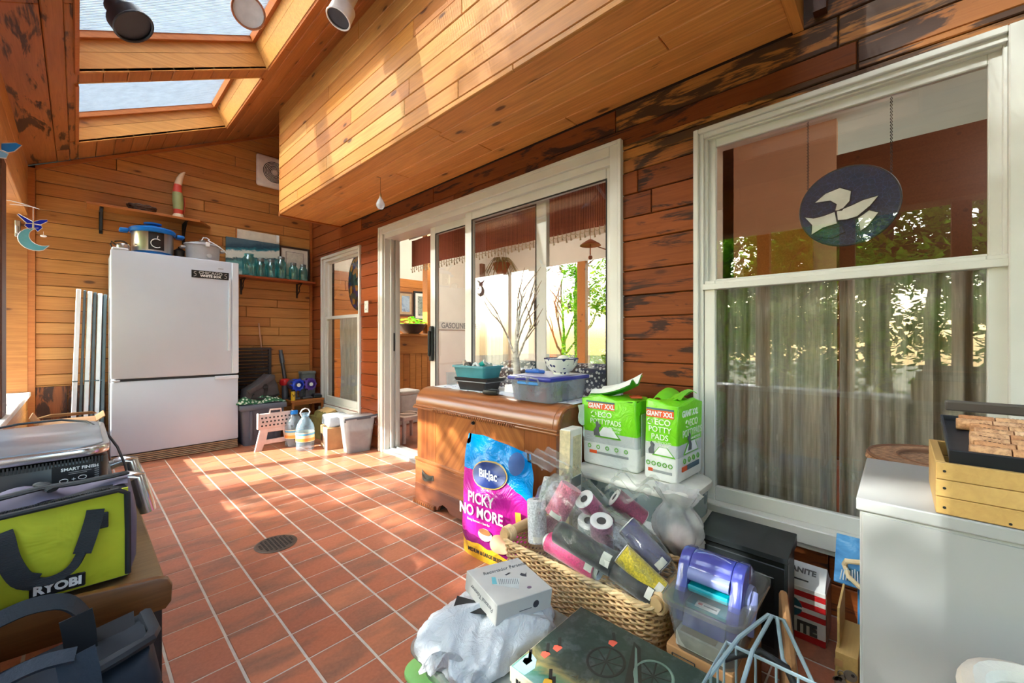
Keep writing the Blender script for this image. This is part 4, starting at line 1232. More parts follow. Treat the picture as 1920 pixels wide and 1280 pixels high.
# ---- little pots between and beside the cookers
t = thing('lidded_pot', 'small dark metal pot wedged between the two cookers on the refrigerator', 'pot', (0.657, 4.93, 1.775))
MB().lathe([(0, 0), (0.034, 0), (0.04, 0.02), (0.04, 0.09), (0, 0.09)], 18).build('body', pm('dark_metal', (70, 66, 62), 0.35, 0.7), t, True)
MB().lathe([(0.042, 0.088), (0.044, 0.098), (0.02, 0.118), (0, 0.12)], 18).build('lid', M_BLK, t, True)
MB().lathe([(0, 0.118), (0.008, 0.118), (0.012, 0.135), (0, 0.14)], 10).build('lid_knob', M_BLK, t, True)
t = thing('sauce_boat', 'small black and steel pouring jug at the refrigerator top, beside the blue lidded cooker', 'jug', (0.262, 4.80, 1.775))
MB().lathe([(0, 0), (0.03, 0), (0.042, 0.02), (0.045, 0.06), (0.038, 0.075), (0.04, 0.07), (0, 0.03)], 16).build('body', M_STEEL, t, True)
MB().tube([(-0.04, 0, 0.06), (-0.07, -0.01, 0.085), (-0.075, -0.01, 0.06), (-0.06, 0, 0.03)], 0.006, 6).build('handle', M_BLK, t, True)
MB().ribbon([(0.03, 0, 0.08), (0.0, 0, 0.1), (-0.05, 0, 0.09)], 0.04, 0.004, (0, 1, 0)).build('lid', M_BLK, t, True)
# ---- upper shelf with brackets
SHW = wood('shelf_wood', [(186, 116, 62), (176, 106, 54)], rough=0.4)
t = thing('wall_shelf', 'short wooden shelf on black brackets high above the refrigerator', 'shelf', (0.45, EY, 2.18))
MB().prism([(-0.40, -0.005), (-0.40, -0.215), (0.37, -0.215), (0.49, -0.005)], 0.0, 0.022, 'z', 0.002).build('board', SHW, t)
for x in (-0.31, 0.27):
    m = MB(); m.box((x - 0.012, -0.006, -0.20), (x + 0.012, 0.0, 0.0), 0.002); m.box((x - 0.012, -0.19, -0.008), (x + 0.012, -0.005, 0.0), 0.002); m.ribbon([(x, -0.005, -0.17), (x, -0.06, -0.08), (x, -0.16, -0.008)], 0.016, 0.006, (1, 0, 0)); m.build('bracket', M_BLK, t)
# ---- woven basket and carved bird on it
WICK = pm('dark_wicker', (92, 70, 56), 0.8, var=0.35, scale=30)
t = thing('small_basket', 'little dark woven basket on the high shelf above the refrigerator', 'basket', (0.405, 5.06, 2.2025))
m = MB()
for r in range(5):
    z = 0.008 + r * 0.012
    m.tube([((0.085 + r * 0.003 + 0.005 * math.sin(a * 9 + r * 1.6)) * math.cos(a), 0.8 * (0.085 + r * 0.003 + 0.005 * math.sin(a * 9 + r * 1.6)) * math.sin(a), z + 0.003 * math.cos(a * 9 + r)) for a in [i * PI / 24 for i in range(48)]], 0.0075, 5, closed=True)
m.build('weave', WICK, t, True)
MB().lathe([(0, 0.0), (0.085, 0.0), (0.083, 0.01), (0, 0.01)], 20, sy=0.8).build('base', WICK, t)
t = thing('carved_bird', 'tall slim carved bird with white curved beak, green and red body, on the shelf', 'figurine', (0.665, 5.055, 2.2025), 0.15)
MB().lathe([(0, 0), (0.045, 0), (0.043, 0.03), (0.036, 0.045), (0, 0.045)], 18).build('base', pm('carving_cream', (222, 200, 166), 0.6), t, True)
def bird(z0, z1, mat, nm):
    pr = [(0.02, 0.034, -0.002), (0.10, 0.04, 0.0), (0.18, 0.043, -0.002), (0.24, 0.038, -0.006), (0.30, 0.032, -0.006), (0.34, 0.030, 0.0), (0.39, 0.026, 0.012), (0.43, 0.02, 0.028), (0.46, 0.010, 0.046), (0.468, 0.003, 0.055)]
    pts = []; rr = []
    zs = [z0] + [p[0] for p in pr if z0 < p[0] < z1] + [z1]
    for z in zs:
        for a, b_ in zip(pr[:-1], pr[1:]):
            if a[0] - 1e-6 <= z <= b_[0] + 1e-6:
                f = (z - a[0]) / (b_[0] - a[0]); rr.append(a[1] + (b_[1] - a[1]) * f); pts.append((a[2] + (b_[2] - a[2]) * f, 0, z)); break
    MB().tube(pts, rr, 14).build(nm, mat, t, True)
bird(0.03, 0.085, pm('carving_red', (196, 66, 48), 0.5), 'tail'); bird(0.085, 0.25, pm('carving_green', (150, 160, 104), 0.5), 'body'); bird(0.25, 0.325, pm('carving_red', (196, 66, 48), 0.5), 'neck'); bird(0.325, 0.468, pm('carving_cream', (222, 200, 166), 0.6), 'beak')
MB().ribbon([(0.040, -0.012, 0.06), (0.046, -0.01, 0.13), (0.044, -0.008, 0.21)], 0.022, 0.004, (0, 1, 0)).build('wing', pm('carving_red', (196, 66, 48), 0.5), t)
# ---- wall fan
t = thing('wall_fan', 'square cream wall fan with round ringed grille high on the end wall', 'fan', (1.525, EY - 0.0, 2.92))
FAN = pm('fan_cream', (236, 224, 206), 0.5)
MB().box((-0.175, -0.045, -0.175), (0.175, 0.012, 0.175), 0.025, seg=3).build('housing', FAN, t, True)
m = MB(); m.cyl((0, -0.0445, 0), (0, -0.047, 0), 0.118, n=32); m.build('recess', M_BLK, t)
for i, r in enumerate((0.036, 0.05, 0.064, 0.078, 0.092, 0.106, 0.12)):
    MB().tube([(r * math.cos(a * PI / 18), -0.051, r * math.sin(a * PI / 18)) for a in range(36)], 0.0032, 5, closed=True).build('ring', FAN, t, True)
MB().cyl((0, -0.046, 0), (0, -0.056, 0), 0.03, 0.026, 18).build('hub', FAN, t, True)
# ---- lower shelf
t = thing('wall_shelf', 'long reddish shelf on dark brackets holding the turquoise jars', 'shelf', (1.52, EY, 1.715))
MB().box((-0.37, -0.19, -0.024), (0.40, -0.003, 0.0), 0.003).build('board', wood('shelf_red', [(150, 72, 36)], rough=0.35), t)
for x in (-0.31, 0.255):
    m = MB(); m.box((x - 0.01, -0.006, -0.19), (x + 0.01, 0.0, -0.024), 0.002); m.box((x - 0.01, -0.16, -0.032), (x + 0.01, -0.005, -0.024), 0.002)
    m.tube([(x, -0.15, -0.034), (x, -0.11, -0.05), (x, -0.075, -0.08), (x, -0.09, -0.105), (x, -0.06, -0.13), (x, -0.02, -0.15), (x, -0.008, -0.18)], 0.006, 6); m.build('bracket', pm('iron', (38, 28, 24), 0.6), t)
# ---- pictures leaning on the shelf
t = thing('canvas', 'plain cream panel standing behind the wave painting on the jar shelf', 'picture', (1.37, 5.15, 1.716))
MB().box((-0.205, -0.012, 0.0), (0.205, 0.006, 0.505), 0.002).build('panel', pm('cream_panel', (214, 204, 182), 0.8), t)
MB().box((-0.215, -0.014, 0.0), (-0.205, 0.008, 0.51)).build('edge_strip', SHW, t)
MB().box((0.178, -0.014, 0.42), (0.207, -0.011, 0.505)).build('tape', pm('tape_white', (236, 234, 226), 0.6), t)
t = thing('wave_painting', 'painting of a breaking teal wave leaning on the jar shelf', 'picture', (1.315, 5.115, 1.716))
k = NT('wave_paint'); v = k.coords('Object', (1, 1, 1)); sp = k.n('SeparateXYZ'); k.l(v, sp.inputs[0])
vz = k.n('Mapping'); vz.inputs['Scale'].default_value = (9, 1, 16); vz.inputs['Rotation'].default_value = (0, 0.5, 0); k.l(v, vz.inputs[0])
f = k.noise(vz.outputs[0], 1.4, 6, 0.65, 1.0)
h = k.math('ADD', k.math('ADD', k.math('MULTIPLY', sp.outputs[2], 2.45), k.math('MULTIPLY', sp.outputs[0], -0.35)), k.math('MULTIPLY', k.math('SUBTRACT', f, 0.5), 0.22))
k.l(k.ramp(h, [(0.0, lin((150, 150, 140))), (0.16, lin((196, 206, 196))), (0.24, lin((60, 120, 124))), (0.42, lin((110, 160, 156))), (0.50, lin((40, 70, 78))), (0.53, lin((204, 208, 194))), (0.68, lin((216, 214, 200))), (0.73, lin((40, 122, 136))), (0.80, lin((22, 62, 82))), (0.92, lin((70, 96, 108)))]), k.b.inputs['Base Color']); k.b.inputs['Roughness'].default_value = 0.5
MB().box((-0.255, -0.010, 0.0), (0.255, 0.008, 0.40), 0.002).build('canvas', k.m, t)
t = thing('framed_certificate', 'dark framed certificate with cream mat, leaning at the corner end of the jar shelf', 'picture', (1.735, 5.125, 1.716))
m = MB(); fw_ = 0.022
for q in (((-0.165, 0), (-0.165 + fw_, 0.395)), ((0.165 - fw_, 0), (0.165, 0.395)), ((-0.165 + fw_, 0), (0.165 - fw_, fw_)), ((-0.165 + fw_, 0.395 - fw_), (0.165 - fw_, 0.395))): m.box((q[0][0], -0.012, q[0][1]), (q[1][0], 0.012, q[1][1]), 0.002)
m.build('frame', pm('frame_walnut', (52, 40, 34), 0.45), t)
MB().box((-0.143, -0.004, 0.022), (0.143, 0.0, 0.373)).build('mat_board', pm('mat_cream', (212, 204, 188), 0.8), t)
MB().box((-0.095, -0.006, 0.06), (0.095, -0.003, 0.335)).build('print_border', pm('frame_walnut', (52, 40, 34), 0.45), t)
MB().box((-0.091, -0.008, 0.064), (0.091, -0.005, 0.331)).build('print', pm('print_cream', (206, 198, 180), 0.8, var=0.1, scale=40), t)
# ---- turquoise preserving jars
def jar_glass():
    k = NT('aqua_glass')
    gl = k.n('BsdfGlass'); gl.inputs['Color'].default_value = (0.62, 0.93, 0.92, 1); gl.inputs['IOR'].default_value = 1.3; gl.inputs['Roughness'].default_value = 0.02
    tr = k.n('BsdfTransparent'); tr.inputs[0].default_value = (0.66, 0.90, 0.90, 1)
    tl = k.n('BsdfTranslucent'); tl.inputs[0].default_value = (0.42, 0.80, 0.80, 1)
    m = k.n('MixShader'); m.inputs[0].default_value = 0.30; k.l(tr.outputs[0], m.inputs[1]); k.l(tl.outputs[0], m.inputs[2])
    g2 = k.n('BsdfGlossy'); g2.inputs['Roughness'].default_value = 0.05
    m2 = k.n('MixShader'); m2.inputs[0].default_value = 0.14; k.l(m.outputs[0], m2.inputs[1]); k.l(g2.outputs[0], m2.inputs[2])
    k.l(m2.outputs[0], k.out.inputs['Surface']); return k.m
AQ = jar_glass(); ZN = pm('zinc_lid', (128, 132, 128), 0.45, 0.7)
def jar(x, y, h, r, lab, lid=True, mat=None):
    t = thing('preserving_jar', lab, 'jar', (x, y, 1.716), 0, 'turquoise jars on the end wall shelf')
    n = h - 0.028
    MB().lathe([(0, 0.004), (r * 0.9, 0.0), (r, 0.012), (r, n * 0.74), (r * 0.93, n * 0.84), (r * 0.66, n * 0.93), (r * 0.64, n), (r * 0.58, n), (r * 0.6, n * 0.92), (r * 0.88, n * 0.82), (r * 0.94, n * 0.72), (r * 0.94, 0.016), (0, 0.014)], 20).build('jar_body', mat or AQ, t, True)
    if lid: MB().lathe([(0, h), (r * 0.66, h), (r * 0.7, h - 0.004), (r * 0.7, n - 0.002), (0, n - 0.002)], 20).build('lid', ZN, t, True)
    else: MB().tube([(r * 0.68 * math.cos(a * PI / 9), r * 0.68 * math.sin(a * PI / 9), n) for a in range(18)], 0.005, 5, closed=True).build('rim', mat or AQ, t, True)
jar(1.255, 5.045, 0.258, 0.062, 'biggest open turquoise jar, at the refrigerator end of the shelf', False)
jar(1.362, 5.03, 0.196, 0.047, 'turquoise jar with zinc lid, next to the biggest open jar')
jar(1.463, 5.03, 0.200, 0.047, 'turquoise jar with zinc lid, second from the biggest open jar')
jar(1.570, 5.05, 0.250, 0.050, 'tall narrow turquoise jar with dark label, middle of the shelf', True)
jar(1.690, 5.03, 0.196, 0.045, 'greenish jar with zinc lid in front of the framed certificate', True)
jar(1.795, 5.03, 0.190, 0.046, 'greenish jar at the corner end of the shelf', True)
# ---- folded white closet panels leaning in the corner
t = thing('folding_panels', 'bundle of long white metal strips standing between the corner and the refrigerator', 'panels', (0.08, 4.84, 0))
PW = pm('panel_white', (226, 232, 236), 0.3, 0.2, var=0.04); PG = pm('panel_grey', (96, 112, 118), 0.4, 0.3)
for i, (x, w_, y) in enumerate(((-0.075, 0.028, 0.0), (-0.040, 0.016, 0.012), (-0.012, 0.026, 0.0), (0.018, 0.02, 0.014), (0.046, 0.026, 0.0), (0.076, 0.022, 0.012))):
    m = MB(); m.box((x - w_ / 2, -0.1 + y, 0.0), (x + w_ / 2, 0.1 + y, 1.44 - 0.006 * i), 0.004, rot=(0, 0.028 - 0.002 * i, 0), piv=(x + 0.03, 0, 1.44))
    m.build('panel', PW if i % 2 == 0 else PG, t)
    m = MB(); m.box((x - w_ / 2 - 0.002, -0.103 + y, 0.70), (x + w_ / 2 + 0.002, -0.1 + y, 0.71), rot=(0, 0.028, 0), piv=(x + 0.03, 0, 1.44)); m.build('joint', PG, t)
# ---- grey tote with things on it
t = thing('storage_tote', 'grey lidded plastic storage tote beside the refrigerator', 'tote', (1.28, 4.84, 0))
GT = pm('tote_grey', (96, 100, 112), 0.5, var=0.05)
def taper_box(mb, x0, x1, y0, y1, z0, z1, k, bev=0.02):
    b = [(x0 + k, y0 + k), (x1 - k, y0 + k), (x1 - k, y1 - k), (x0 + k, y1 - k)]; tp = [(x0, y0), (x1, y0), (x1, y1), (x0, y1)]
    vb = [mb.bm.verts.new((p[0], p[1], z0)) for p in b]; vt = [mb.bm.verts.new((p[0], p[1], z1)) for p in tp]
    fs = [mb.bm.faces.new(vb[::-1]), mb.bm.faces.new(vt)]
    for i in range(4): fs.append(mb.bm.faces.new((vb[i], vb[(i + 1) % 4], vt[(i + 1) % 4], vt[i])))
    if bev:
        es = [e for e in {e for f in fs for e in f.edges} if abs((e.verts[0].co - e.verts[1].co).z) > 0.01]
        bmesh.ops.bevel(mb.bm, geom=es, offset=bev, segments=3, affect='EDGES', profile=0.5)
    return mb
def tray(mb, x0, x1, y0, y1, z0, z1, k, w=0.004, r=0.02):
    """open box with tapered rounded walls"""
    def ring(ins, z):
        pts = []
        for cx, cy, a0 in ((x1 - r, y1 - r, 0), (x0 + r, y1 - r, PI / 2), (x0 + r, y0 + r, PI), (x1 - r, y0 + r, 1.5 * PI)):
            for i in range(5):
                a = a0 + i * PI / 8
                sx = 1 if cx > (x0 + x1) / 2 else -1; sy = 1 if cy > (y0 + y1) / 2 else -1
                pts.append(mb.bm.verts.new((cx - sx * ins + r * math.cos(a), cy - sy * ins + r * math.sin(a), z)))
        return pts
    R = [ring(k, z0), ring(0, z1), ring(w, z1), ring(k + w, z0 + w)]
    fs = []
    for A, B in zip(R[:-1], R[1:]):
        for i in range(len(A)): fs.append(mb.bm.faces.new((A[i], A[(i + 1) % len(A)], B[(i + 1) % len(A)], B[i])))
    fs.append(mb.bm.faces.new(R[0][::-1])); fs.append(mb.bm.faces.new(R[3]))
    bmesh.ops.recalc_face_normals(mb.bm, faces=fs)
    return mb
m = MB(); taper_box(m, -0.20, 0.185, -0.25, 0.24, 0, 0.36, 0.03, 0.03); m.build('body', GT, t, True)
m = MB(); m.box((-0.215, -0.265, 0.345), (0.20, 0.255, 0.40), 0.012, seg=2); m.build('lid', GT, t, True)
m = MB(); 
for x in (-0.12, 0.1): m.box((x - 0.012, -0.262, 0.06), (x + 0.012, -0.238, 0.34), 0.004)
m.build('rib', GT, t)
t = thing('patterned_cloth', 'green and white patterned cloth crumpled on the grey tote', 'cloth', (1.26, 4.74, 0.401))
k = NT('leaf_cloth'); v = k.coords('Object', (1, 1, 1)); vo = k.n('TexVoronoi'); vo.inputs['Scale'].default_value = 36; k.l(v, vo.inputs['Vector'])
k.l(k.ramp(vo.outputs['Distance'], [(0.36, lin((208, 212, 192))), (0.44, lin((44, 96, 58)))]), k.b.inputs['Base Color']); k.b.inputs['Roughness'].default_value = 0.9
def clf(u, v):
    x = (u - 0.5) * 0.44; y = (v - 0.5) * 0.30
    e = min(1, 4 * min(u, 1 - u, v, 1 - v) + 0.12)
    return (x, y, e * (0.06 + 0.03 * math.sin(u * 11 + v * 5) + 0.02 * math.sin(v * 14 - u * 7) + 0.05 * max(0, 0.35 - u)))
m = MB(); m.grid(clf, 26, 16); m.build('cloth', k.m, t, True, angle=80)
t = thing('tool_pouch', 'dark grey soft bag with buckle slumped on the patterned cloth', 'bag', (1.285, 4.735, 0.44), 0.12)
PB = pm('pouch_grey', (74, 68, 70), 0.85, bump=0.3, var=0.15); PB2 = pm('pouch_black', (36, 34, 36), 0.8)
m = MB(); m.prism([(-0.17, 0.0), (0.16, 0.02), (0.135, 0.13), (0.09, 0.235), (0.05, 0.24), (-0.05, 0.16), (-0.155, 0.10)], -0.07, 0.09, 'y', 0.02); m.build('body', PB, t, True, angle=60)
m = MB(); m.prism([(-0.165, 0.095), (-0.04, 0.165), (0.06, 0.245), (0.095, 0.235), (0.10, 0.20), (-0.02, 0.12), (-0.13, 0.06)], -0.09, -0.066, 'y', 0.006); m.build('flap', PB, t, True, angle=60)
m = MB(); m.ribbon([(0.0, -0.092, 0.15), (0.01, -0.095, 0.10), (0.0, -0.08, 0.02)], 0.03, 0.004, (1, 0, 0)); m.box((-0.022, -0.104, 0.105), (0.026, -0.09, 0.135), 0.004); m.build('buckle', PB2, t)
m = MB(); m.tube([(-0.1, -0.085, 0.06), (-0.13, -0.095, 0.02), (-0.04, -0.10, 0.005), (0.08, -0.09, 0.012), (0.14, -0.07, 0.03)], 0.012, 6, flat=0.4); m.build('strap', PB2, t, True)
# ---- dark slatted screen
t = thing('slatted_screen', 'dark slatted screen leaning on the end wall behind the grey tote', 'screen', (1.28, 5.09, 0.0))
DK = pm('screen_dark', (48, 38, 36), 0.6)
for x in (-0.25, 0.17): MB().box((x, -0.012, 0), (x + 0.03, 0.018, 0.93), 0.003).build('stile', DK, t)
for i in range(24): MB().box((-0.22, -0.006, 0.05 + i * 0.0365), (0.17, 0.006, 0.075 + i * 0.0365), rot=(0.35, 0, 0)).build('slat', DK, t)
MB().box((-0.25, -0.012, 0.925), (0.20, 0.018, 0.95), 0.003).build('top_rail', DK, t)
# ---- folding step stool
t = thing('step_stool', 'folded pale pink step stool with black dotted top, standing against the grey tote', 'stool', (1.295, 4.33, 0), 0.0)
SP = pm('stool_pink', (206, 184, 176), 0.5); 
m = MB(); m.box((-0.145, -0.02, 0.20), (0.145, 0.012, 0.345), 0.014, seg=2); m.box((-0.155, -0.024, 0.20), (-0.140, 0.014, 0.35), 0.005); m.box((0.140, -0.024, 0.20), (0.155, 0.014, 0.35), 0.005); m.build('step', SP, t, True)
m = MB()
for r in range(3):
    for c in range(8):
        m.cyl((-0.118 + c * 0.0335 + (0.008 if r % 2 else 0), -0.0205, 0.232 + r * 0.036), (-0.118 + c * 0.0335 + (0.008 if r % 2 else 0), -0.0225, 0.232 + r * 0.036), 0.0085, n=10)
m.build('grip_dots', M_BLK, t, kind='stuff')
m = MB(); m.tube([(-0.05, -0.004, 0.34), (-0.045, -0.004, 0.375), (0.045, -0.004, 0.375), (0.05, -0.004, 0.34)], 0.009, 8); m.build('handle', SP, t, True)
for s in (-1, 1):
    m = MB(); m.prism([(s * 0.06, 0.205), (s * 0.13, 0.205), (s * 0.175, 0.0), (s * 0.115, 0.0), (s * 0.10, 0.05), (s * 0.082, 0.075)], -0.012, 0.014, 'y', 0.004); m.build('leg', SP, t)
MB().box((-0.10, -0.010, 0.055), (0.10, 0.012, 0.095), 0.004).build('crossbar', SP, t)
MB().box((-0.07, -0.010, 0.165), (0.07, 0.012, 0.205), 0.004).build('crossbar', SP, t)
# ---- water jugs
WAT = film('jug_plastic', (190, 212, 226), 0.22, 0.08, 0.35, 9, 1.4)
def jug(x, y, lab, lidc, handle):
    t = thing('water_jug', lab, 'jug', (x, y, 0), 0.2, 'water jugs by the small window')
    pr = [(0, 0.0), (0.07, 0.0), (0.08, 0.012)]
    for i in range(6): pr += [(0.08, 0.03 + i * 0.022), (0.0765, 0.041 + i * 0.022)]
    pr += [(0.08, 0.165), (0.08, 0.20), (0.07, 0.24), (0.045, 0.285), (0.03, 0.305), (0.027, 0.32), (0, 0.32)]
    MB().lathe(pr, 22).build('bottle', WAT, t, True)
    MB().lathe([(0, 0.345), (0.03, 0.345), (0.034, 0.34), (0.034, 0.312), (0, 0.312)], 18).build('cap', lidc, t, True)
    m = MB()
    def lf(u, v): a = u * 2 * PI; return (0.0815 * math.cos(a), 0.0815 * math.sin(a), 0.085 + v * 0.085)
    m.grid(lf, 28, 1); lb = m.build('label', pm('jug_label', (214, 190, 150), 0.5), t, True)
    for z0, z1, c, nm in ((0.145, 0.163, (86, 150, 190), 'stripe'), (0.092, 0.118, (226, 140, 60), 'stripe')):
        m = MB()
        def sf(u, v): a = u * 2 * PI; return (0.0825 * math.cos(a), 0.0825 * math.sin(a), z0 + v * (z1 - z0))
        m.grid(sf, 28, 1); m.build(nm, pm('label_%d' % c[0], c, 0.5), lb, True)
    if handle: MB().tube([(-0.03, 0, 0.315), (-0.048, 0, 0.35), (-0.03, 0, 0.378), (0.0, 0, 0.388), (0.03, 0, 0.378), (0.048, 0, 0.35), (0.03, 0, 0.315)], 0.006, 6).build('handle', pm('jug_handle', (222, 222, 222), 0.5), t, True)
jug(1.475, 4.08, 'clear water jug with white loop handle and orange label, beside the step stool', WAT, True)
jug(1.452, 4.30, 'clear water jug with blue cap, behind the one with the white handle', BLU, False)
# ---- low wooden table with vacuum parts
t = thing('low_table', 'low wooden side table in the corner under the small window', 'table', (1.775, 4.88, 0))
MB().box((-0.20, -0.12, 0.352), (0.155, 0.20, 0.375), 0.004).build('table_top', SHW, t)
for x in (-0.185, 0.125):
    for y in (-0.105, 0.16): MB().box((x, y, 0), (x + 0.026, y + 0.026, 0.352), 0.002).build('leg', SHW, t)
MB().box((-0.16, -0.1, 0.32), (0.125, -0.085, 0.352)).build('apron', SHW, t)
def vac(x, y, c, lab, z=0.376):
    t = thing('stick_vacuum', lab, 'vacuum', (x, y, z), 0.1, 'stick vacuum heads on the low corner table')
    cm = pm('vac_%d_%d' % (c[0], c[2]), c, 0.3); gm = pm('vac_grey', (92, 92, 98), 0.35, 0.3)
    MB().box((-0.06, -0.04, 0), (0.05, 0.035, 0.024), 0.008, seg=2).build('battery', gm, t, True)
    MB().prism([(-0.02, 0.02), (0.028, 0.02), (0.018, 0.13), (-0.018, 0.13)], -0.016, 0.016, 'y', 0.006).build('grip', gm, t, True)
    MB().cyl((0, -0.06, 0.165), (0, 0.06, 0.165), 0.052, 0.056, 20).build('motor', gm, t, True)
    m = MB(); m.lathe([(0.018, 0), (0.05, 0.0), (0.062, 0.012), (0.062, 0.03), (0.045, 0.036)], 20)
    for v in m.bm.verts: v.co = Vector((v.co.x, -0.062 - v.co.z, v.co.y + 0.165))
    m.build('cyclone_ring', cm, t, True)
    m = MB()
    for i in range(10):
        a = i * PI / 5; m.tube([(0.056 * math.cos(a), -0.02, 0.165 + 0.056 * math.sin(a)), (0.062 * math.cos(a), -0.085, 0.165 + 0.062 * math.sin(a))], 0.011, 6)
    m.build('cyclones', cm, t, True)
    MB().cyl((0, -0.098, 0.165), (0, -0.104, 0.165), 0.02, n=14).build('hub', M_TXW, t)
vac(1.645, 4.86, (24, 58, 190), 'stick vacuum head with bright blue round face on the low corner table')
vac(1.775, 4.86, (86, 50, 150), 'stick vacuum head with purple round face on the low corner table')
t = thing('vacuum_wand', 'long grey vacuum tube leaning on the end wall above the low table', 'vacuum tube', (1.615, 5.04, 0.376))
m = MB(); m.tube([(0.02, 0, 0), (-0.03, 0.03, 0.42)], 0.02, 12); m.build('tube', pm('vac_tube', (78, 76, 80), 0.35, 0.4), t, True)
m = MB(); m.tube([(-0.027, 0.028, 0.40), (-0.038, 0.04, 0.50)], [0.026, 0.024], 12); m.tube([(-0.038, 0.04, 0.50), (-0.042, 0.043, 0.545)], [0.018, 0.02], 12); m.build('collar', pm('vac_grey', (92, 92, 98), 0.35, 0.3), t, True)
t = thing('filter_cap', 'red ringed vacuum filter behind the blue vacuum head', 'filter', (1.585, 4.98, 0.376))
m = MB(); m.tube([(0, 0, 0), (0, 0, 0.16)], 0.03, 12); m.build('stem', pm('vac_grey', (92, 92, 98), 0.35, 0.3), t, True)
m = MB(); m.lathe([(0, 0.15), (0.045, 0.155), (0.055, 0.175), (0.05, 0.215), (0.03, 0.225), (0, 0.225)], 18); m.build('ring', pm('vac_red', (190, 30, 34), 0.35), t, True)
t = thing('spray_can', 'small yellow can at the front edge of the low corner table', 'can', (1.607, 4.79, 0.376))
MB().cyl((0, 0, 0), (0, 0, 0.10), 0.022, n=16).build('can_body', pm('can_yellow', (228, 180, 30), 0.4), t, True)
m = MB(); m.lathe([(0.022, 0.10), (0.014, 0.112), (0.014, 0.125), (0, 0.126)], 14); m.build('cap', M_BLK, t, True)
m = MB()
for a in (-2.2, -1.8, -1.4): m.box((-0.004, -0.0005, -0.012), (0.004, 0.0005, 0.012), rot=None)
for v in m.bm.verts: pass
m = MB(); m.tube([(-0.012, -0.021, 0.07), (0.0, -0.024, 0.045), (0.012, -0.021, 0.065)], 0.004, 5); m.build('mark', M_TXK, t)
t = thing('junction_box', 'grey metal box standing on the low table against the corner', 'box', (1.83, 5.03, 0.376))
MB().box((-0.065, -0.05, 0), (0.085, 0.05, 0.29), 0.008).build('body', pm('box_grey', (104, 108, 104), 0.55), t)
MB().box((-0.07, -0.056, 0.262), (0.09, 0.056, 0.292), 0.006).build('lid', pm('box_grey2', (118, 122, 116), 0.55), t)
t = thing('charger_base', 'flat black charger block on the low corner table, by the window', 'charger', (1.875, 4.84, 0.376))
MB().box((-0.05, -0.045, 0), (0.045, 0.05, 0.035), 0.01, seg=2).build('body', M_BLK, t, True)
MB().box((-0.04, -0.035, 0.035), (0.035, 0.04, 0.05), 0.008, seg=2).build('top', pm('vac_grey', (92, 92, 98), 0.35, 0.3), t, True)
t = thing('wooden_dowel', 'thin pale stick leaning in the corner above the dark slatted screen', 'stick', (1.455, 5.1, 0))
MB().tube([(0.02, 0, 0), (-0.085, 0.035, 1.22)], 0.007, 8).build('rod', pm('stick_pale', (196, 150, 120), 0.6), t, True)
# ---- boxes, pet bed and bin by the small window
t = thing('cardboard_box', 'brown cardboard box with white side on the tile beside the water jugs', 'box', (1.725, 3.985, 0), -0.12)
MB().box((-0.11, -0.11, 0), (0.115, 0.12, 0.205), 0.003).build('carton', M_CARD, t)
MB().box((-0.1125, -0.11, 0.0), (-0.1105, 0.02, 0.203)).build('white_panel', pm('carton_white', (226, 216, 196), 0.7), t)
m = MB(); m.box((-0.113, 0.05, 0.06), (-0.1105, 0.10, 0.13)); m.build('mark', pm('mark_brown', (70, 48, 30), 0.7), t)
m = MB(); m.cyl((0.09, -0.111, 0.13), (0.09, -0.1125, 0.13), 0.016, n=14); m.build('handle_hole', M_BLK, t)
MB().box((-0.11, -0.01, 0.204), (0.115, 0.012, 0.2075)).build('flap_seam', pm('mark_brown', (70, 48, 30), 0.7), t)
t = thing('wrapped_pack', 'shrink wrapped silvery pack lying on the cardboard box', 'pack', (1.725, 3.985, 0.2075), -0.1)
FO = film('shrink_wrap', (214, 218, 222), 0.75, 0.12, 0.4, 14, 1.6)
def wf(u, v): return ((u - 0.5) * 0.24, (v - 0.5) * 0.24, 0)
m = MB(); m.box((-0.10, -0.10, 0), (0.11, 0.11, 0.105), 0.02, seg=3)
for v in m.bm.verts: v.co += Vector((random.uniform(-1, 1), random.uniform(-1, 1), random.uniform(-0.4, 0.4))) * 0.004
m.build('wrap', FO, t, True, angle=70)
for i in range(3): MB().box((-0.09, -0.085 + i * 0.062, 0.006), (0.095, -0.03 + i * 0.062, 0.09), 0.006).build('roll', pm('pack_grey', (168, 170, 172), 0.6), t)
t = thing('pet_bed', 'olive green quilted pet bed pushed under the small window', 'pet bed', (1.81, 4.40, 0.0), 0.0)
OL = pm('olive_cloth', (110, 98, 42), 0.95, bump=0.6, bscale=40, var=0.2)
def rf(u, v):
    a = u * 2 * PI; b_ = v * 2 * PI
    q = 0.055 + 0.006 * math.sin(a * 14)
    return ((0.085 + q * math.cos(b_)) * math.cos(a) * 0.75, (0.16 + q * math.cos(b_)) * math.sin(a), 0.235 + q * 1.1 * math.sin(b_) * 0.8)
m = MB(); m.grid(rf, 44, 10); m.build('rim', OL, t, True, angle=80)
m = MB(); taper_box(m, -0.11, 0.11, -0.2, 0.2, 0.0, 0.23, 0.02, 0.03); m.build('base', OL, t, True)
MB().box((-0.07, -0.13, 0.24), (0.06, 0.12, 0.30), 0.03, rot=(0, -0.35, 0), seg=2).build('cushion', pm('cushion_tan', (196, 160, 104), 0.9), t, True)
t = thing('lidded_bin', 'translucent bin of dry pet food with grey latch lid, beside the door frame', 'bin', (1.80, 3.70, 0), -0.12)
m = MB(); tray(m, -0.135, 0.135, -0.11, 0.11, 0, 0.31, 0.03, 0.004, 0.03); m.build('body', film('bin_plastic', (214, 216, 218), 0.55, 0.12, 0.3, 7, 1.45), t, True)
